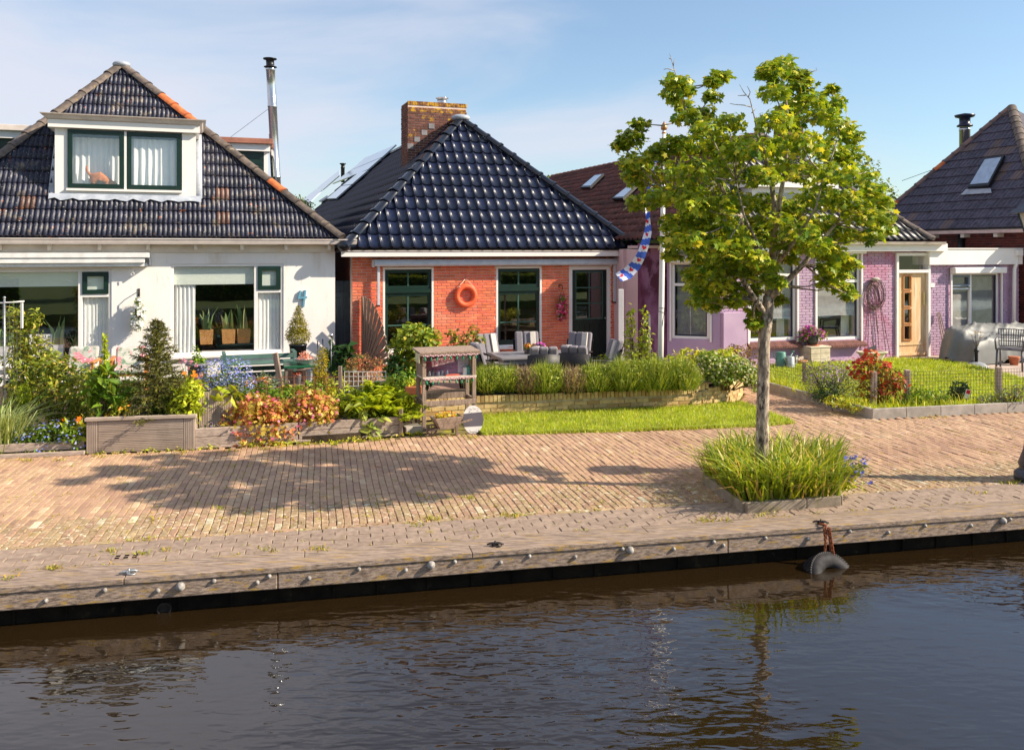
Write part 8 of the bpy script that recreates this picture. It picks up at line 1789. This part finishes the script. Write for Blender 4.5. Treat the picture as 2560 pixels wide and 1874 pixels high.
# coil of wire on the wall with rods below
wc = thing('wire_coil', 'brown coil of wire and rods hanging on the pink-stained purple wall', 'wire coil', FP.w(FP.x(2187, -.08), -.08, FP.z(2187, 733, -.08)), FP.a); b = MB()
for k in range(9): b.torus((random.gauss(0, .025), random.gauss(0, .02) - .01, -.03 + random.gauss(0, .02)), .24 + random.gauss(0, .025), .006, (random.gauss(0, .06), 1, random.gauss(0, .06)), 30, 5)
b.v = [(v[0]*.98, v[1], v[2]*1.25) for v in b.v]; ob('coil', b, mat('brown_wire', S(104, 80, 72), S(80, 60, 56), rough=.7), wc, kind='stuff')
b = MB()
for x0, x1, z1 in ((-.16, -.10, -1.25), (.02, .10, -1.6), (.14, .30, -1.6), (.16, .42, -1.62), (-.02, .03, -.9)): b.tube([(x0*.5, 0, .2), (x0, .0, -.2), (x1, -.05 - .05*abs(x1), z1)], .007, 5)
ob('rods', b, MATS['brown_wire'], wc, kind='stuff'); hb_ = MB(); hb_.ball((0, -.02, .33), .12, .07, .05, 14, 8); ob('hook_cover', hb_, m_concrete, wc)
# trellis leaning by the extension window
tl2 = thing('leaning_trellis', 'bundle of dark sticks leaning between the wooden door and the right window', 'sticks', FP.w(FP.x(2352, -.2), -.3, ZT), FP.a)
for k in range(7): ob('stick', MB().tube([(-.10 + .035*k, -.12 + .02*(k % 3), 0), (.06 + .012*k, .26, 1.05 - .05*(k % 3))], .011, 5), m_dkwood, tl2)
# covered garden furniture
cv0 = fg(2470, 912); cov = thing('covered_sofa', 'garden sofa under a rumpled grey tarpaulin', 'tarpaulin', (cv0.x + .88, cv0.y + .85, ZT), R(20)); nU, nV = 64, 34; V = []
hw_, hd_ = 1.5, .50
for i in range(nU + 1):
    for j in range(nV + 1):
        a, c_ = -1 + 2*i/nU, -1 + 2*j/nV; s_ = max(abs(a), abs(c_))
        top = .56 + .24 * (1 / (1 + math.exp(-(c_*hd_ - .05)*16))) + .03*math.cos(a*2.2 + .4)
        f = min(1, max(0, (1.0 - s_) / .22)); fall = 1 - (1 - f)**3
        ang = math.atan2(c_ * .6, a); fo = max(0, math.sin(ang*11 + 1.2*math.sin(ang*3)))**2
        wr = sum(am*(1 - abs(math.sin(a*fx_ + c_*fy_ + ph_)))**5 for am, fx_, fy_, ph_ in ((.05, 4.1, -3.0, .3), (.045, 6.3, 2.2, 1.7), (.035, 9.7, -5.1, 2.4), (.03, 2.3, 6.1, .9), (.02, 15.0, 7.0, .2))) + .012*math.sin(a*7 - c_*6 + 1) - .03
        flare = 1 + (1 - f) * (.02 + .06*fo)
        x = a * hw_ * (flare if abs(a) > .78 else 1); y = c_ * hd_ * (flare if abs(c_) > .78 else 1)
        z = max(.02 + .10*fo*(1 - f), top * fall + wr * (.4 + .6*f))
        V.append((x, y, z))
b = MB(); b.smooth = True; b.add(V, [(i*(nV+1)+j, (i+1)*(nV+1)+j, (i+1)*(nV+1)+j+1, i*(nV+1)+j+1) for i in range(nU) for j in range(nV)]); ob('tarpaulin', b, mat('grey_tarpaulin', S(126, 126, 124), S(108, 108, 107), rough=.5, scale=2), cov)
for sx in (-1, 1):
    for sy in (-1, 1): ob('leg', MB().box(sx*1.0 - .03, sx*1.0 + .03, sy*.34 - .03, sy*.34 + .03, 0, .3), m_dkwood, cov)
# parasol foot with dried flowers
pf = thing('parasol_foot', 'grey parasol foot holding a bunch of dried flower heads', 'parasol foot', fg(2441, 918)); b = MB(); b.lathe([(.25, 0), (.24, .03), (.16, .09), (.06, .12), (.0001, .12)], 26); ob('base', b, mat('grey_plastic', S(150, 152, 158), S(134, 136, 142), rough=.5), pf); b = MB(); b.lathe([(.035, .12), (.035, .33), (.055, .34), (.055, .37), (.03, .42), (.0001, .42)], 12); ob('tube', b, m_black, pf); b = MB(); Pd = []
for k in range(8): e = Vector((random.uniform(-.11, .16), random.uniform(-.06, .06), random.uniform(.64, .76))); b.tube([(0, 0, .40), e], .004, 4); Pd.append(e)
ob('stalks', b, M_STEM, pf, kind='stuff'); ob('flower_heads', trimesh('flower_heads', *leaves(np.array(Pd), .05, 'cup', 1, wup=1, wr=.2)), leafmat('dried_flower', S(220, 200, 180), S(196, 160, 140)), pf, kind='stuff')
# grey plastic chair at the right edge
gc = thing('plastic_chair', 'dark grey plastic armchair with a perforated back', 'chair', G(2545, 928, .1) + Vector((0, .25, 0)), R(-38)); gc.location.z = .1
m_plast = mat('grey_plastic_chair', S(92, 88, 96), S(80, 76, 84), rough=.4)
for sx in (-.24, .24):
    ob('leg', MB().tube([(sx, -.24, 0), (sx*.95, -.2, .42)], .02, 8), m_plast, gc); ob('leg', MB().tube([(sx, .26, 0), (sx*.95, .18, .42)], .02, 8), m_plast, gc); ob('arm', MB().tube([(sx*1.02, -.2, .42), (sx*1.1, -.2, .62), (sx*1.1, .05, .66), (sx*1.0, .24, .72)], .018, 8), m_plast, gc)
ob('seat', MB().box(-.24, .24, -.23, .2, .42, .45), m_plast, gc, bev=.01); b = MB()
for k in range(13):
    a = -1 + 2*k/12; b.bar((a*.25, .24 - .06*a*a, .47), (a*.28, .34 - .06*a*a, .82), .016, .012)
for z, yy in ((.47, .24), (.58, .27), (.70, .305), (.82, .34)): b.tube([(a*(.25 + .03*(z - .47)/.35), yy - .06*a*a, z) for a in np.linspace(-1, 1, 9)], .011, 5)
ob('backrest', b, m_plast, gc, kind='stuff')
cpz = pot('clay_pot', 'terracotta pot under the grey plastic chair', G(2535, 912, ZT), [(.08, 0), (.11, .15), (.12, .16), (.12, .19), (.1, .19), (.0001, .17)], m_clay)
# low wire fence on square posts
m_fpost = mat('pale_fence_post', S(190, 170, 156), S(160, 138, 126), rough=.9, scale=6, stretch=(8, 8, 1), rand=.06)
fnc = thing('garden_fence', 'low wire mesh fence on square wooden posts along the concrete kerb', 'fence', (0, 0, 0)); fpst = []
for px, yb, yt, w in ((2184, 1016, 928, .082), (2268, 1010, 924, .082), (2496, 1003, 917, .082), (2720, 996, 910, .082), (2010, 962, 904, .055)):
    p = G(px, yb, .08); h = W(px, yt, p.y).z; fpst.append((p, h)); ob('post', MB().box(p.x - w/2, p.x + w/2, p.y - w/2, p.y + w/2, 0, h), m_fpost if w > .06 else m_dkwood, fnc, bev=.005)
b = MB()
def mesh_run(p, q, h0, h1, s=.052, zz=.12):
    d = Vector((q.x - p.x, q.y - p.y, 0)); L_ = d.length; n = int(L_ / s)
    for k in range(n + 1): o = Vector((p.x, p.y - .045, 0)) + d * (k / n); b.tube([o + Vector((0, 0, zz)), o + Vector((0, 0, h0 + (h1 - h0)*k/n - .03))], .0030, 3, False)
    m_ = int((h0 - zz - .03) / s)
    for k in range(m_ + 1): z = zz + (h0 - .03 - zz)*k/m_; b.tube([Vector((p.x, p.y - .045, z)), Vector((q.x, q.y - .045, z + (h1 - h0)*k/m_))], .0030, 3, False)
mesh_run(fpst[0][0], fpst[1][0], fpst[0][1], fpst[1][1]); mesh_run(fpst[1][0], fpst[2][0], fpst[1][1], fpst[2][1]); mesh_run(fpst[2][0], fpst[3][0], fpst[2][1], fpst[3][1]); mesh_run(fpst[4][0], G(1895, 935, .1), .45, .45); mesh_run(fpst[0][0], fpst[4][0], fpst[0][1], .45)
ob('wire_mesh', b, mat('dull_wire', S(96, 90, 80), rough=.7), fnc, kind='stuff')
pl = thing('labelled_plant', 'small dark shrub with a red and white nursery label', 'potted plant', G(2402, 1000, .1)); Pq, uq = inblobs([(0, 0, .20, .17, .14, .11), (-.05, 0, .12, .16, .12, .1)], 260, .5); ob('foliage', trimesh('foliage', *leaves(Pq, .075, 'leaf', .5, uq)), lm_dark, pl); pbm = MB(); pbm.lathe([(.07, 0), (.085, .1), (.0001, .1)], 14); ob('pot', pbm, m_black, pl); lbm = MB(); lbm.obox((.02, -.17, .13), (.035, -.005, -.012), (0, .002, .0), (.02, -.01, .075)); ob('label_card', lbm, m_white, pl); lb2 = MB(); lb2.obox((.032, -.179, .165), (.026, -.004, -.009), (0, .002, 0), (.008, -.004, .03)); ob('label_picture', lb2, m_pred, pl)
# street lamp at the right edge
LP = G(2597, 1200); lp = thing('street_lamp', 'old-fashioned cast-iron street lamp with a four-sided lantern', 'street lamp', LP); m_iron = mat('lamp_iron', S(70, 72, 84), S(54, 56, 68), rough=.45, scale=12, spots=((S(110, 108, 112), 6.0, .66, .8),))
b = MB(); b.lathe([(.25, 0), (.25, .07), (.225, .10), (.19, .13), (.20, .16), (.21, .18), (.155, .34), (.128, .55), (.118, .80), (.122, .83), (.15, .86), (.15, .90), (.10, .93), (.075, .98), (.06, 1.05)], 28); ob('base', b, m_iron, lp)
b = MB(); b.lathe([(.06, 1.05), (.055, 1.6), (.07, 1.62), (.07, 1.66), (.05, 1.7), (.045, 2.5), (.07, 2.53), (.05, 2.58), (.04, 2.66), (.09, 2.70), (.0001, 2.70)], 20); ob('column', b, m_iron, lp)
b = MB(); zb_, zt_ = 2.70, 3.02
for i in range(4):
    a = math.pi/4 + i*math.pi/2; b.bar((.10*math.cos(a)*1.41*.8, .10*math.sin(a)*1.41*.8, zb_), (.175*math.cos(a)*1.2, .175*math.sin(a)*1.2, zt_), .016)
ob('lantern_frame', b, m_iron, lp, kind='stuff'); b = MB(); b.lathe([(.11, zb_ + .005), (.20, zt_)], 4, a0=math.pi/4); ob('glass', b, mat('milky_glass', S(214, 216, 220), rough=.3), lp); b = MB(); b.lathe([(.305, zt_), (.30, zt_ + .012), (.16, zt_ + .12), (.15, zt_ + .13)], 4, a0=math.pi/4); b.lathe([(.12, zt_ + .13), (.14, zt_ + .17), (.15, zt_ + .19), (.05, zt_ + .22), (.02, zt_ + .27), (.0001, zt_ + .30)], 16); ob('lantern_roof', b, m_iron, lp)
# old tyre hung as a fender, half under water
ty0 = Q.L(2062, 1405, -.14); ty = thing('tyre_fender', 'old car tyre hanging half under water as a fender', 'tyre', Q.w(ty0[0], -.21, -.44), Q.a + R(8)); b = MB(); b.smooth = True; prof = [(.11, -.065), (.15, -.095), (.20, -.100), (.230, -.082), (.238, -.060), (.242, 0), (.238, .060), (.230, .082), (.20, .100), (.15, .095), (.11, .065), (.12, .0)]; n = 56; V = []; Fs = []
for i in range(n):
    th = 2*math.pi*i/n
    for r, y in prof: V.append((r*math.cos(th), y, r*math.sin(th)))
m_ = len(prof)
for i in range(n):
    for j in range(m_): Fs.append((i*m_+j, ((i+1) % n)*m_+j, ((i+1) % n)*m_+(j+1) % m_, i*m_+(j+1) % m_))
b.add(V, Fs); ob('tyre', b, m_tyre, ty, rot=(R(-34), R(6), 0)); tr_ = MB()
for i in range(64):
    th = 2*math.pi*i/64; e = Vector((math.cos(th), 0, math.sin(th))); t_ = Vector((-math.sin(th), 0, math.cos(th)))
    for s in (-1, 1): tr_.obox(e*.240 + Vector((0, s*.042, 0)), t_*.0085, Vector((0, .034, 0)) + t_*.004*s, e*.008)
ob('tread', tr_, m_tyre, ty, rot=(R(-34), R(6), 0), kind='stuff')
chn = thing('rusty_chain', 'rusty chain holding the tyre fender to a mooring cleat', 'chain', Q.w(*Q.L(2062, 1330, -.03)[:1], -.03, 0), Q.a); cz0 = .03; lk = MB(); lk.torus((0, 0, 0), .011, .0042, (0, 1, 0), 10, 5); lk.v = [(v[0], v[1], v[2]*1.6) for v in lk.v]; lme = lk.mesh('link'); lme.materials.append(m_rust)
for x0, x1, z0, z1, nk, yy in ((.0, -.055, -.0, -.20, 10, -.03), (.01, .012, -.0, -.30, 14, -.045), (.018, .03, -.0, -.27, 13, -.05), (-.02, -.04, -.0, -.14, 7, -.02)):
    for k in range(nk): f = (k + .5)/nk; inst('link', lme, chn, Matrix.Translation((x0 + (x1 - x0)*f, yy - .06*f, z0 + (z1 - z0)*f)) @ Matrix.Rotation(R(90)*(k % 2), 4, 'Z'))
ob('shackle', MB().torus((0, .03, .015), .03, .009, (.3, .2, 1), 14, 6), m_rust, chn)
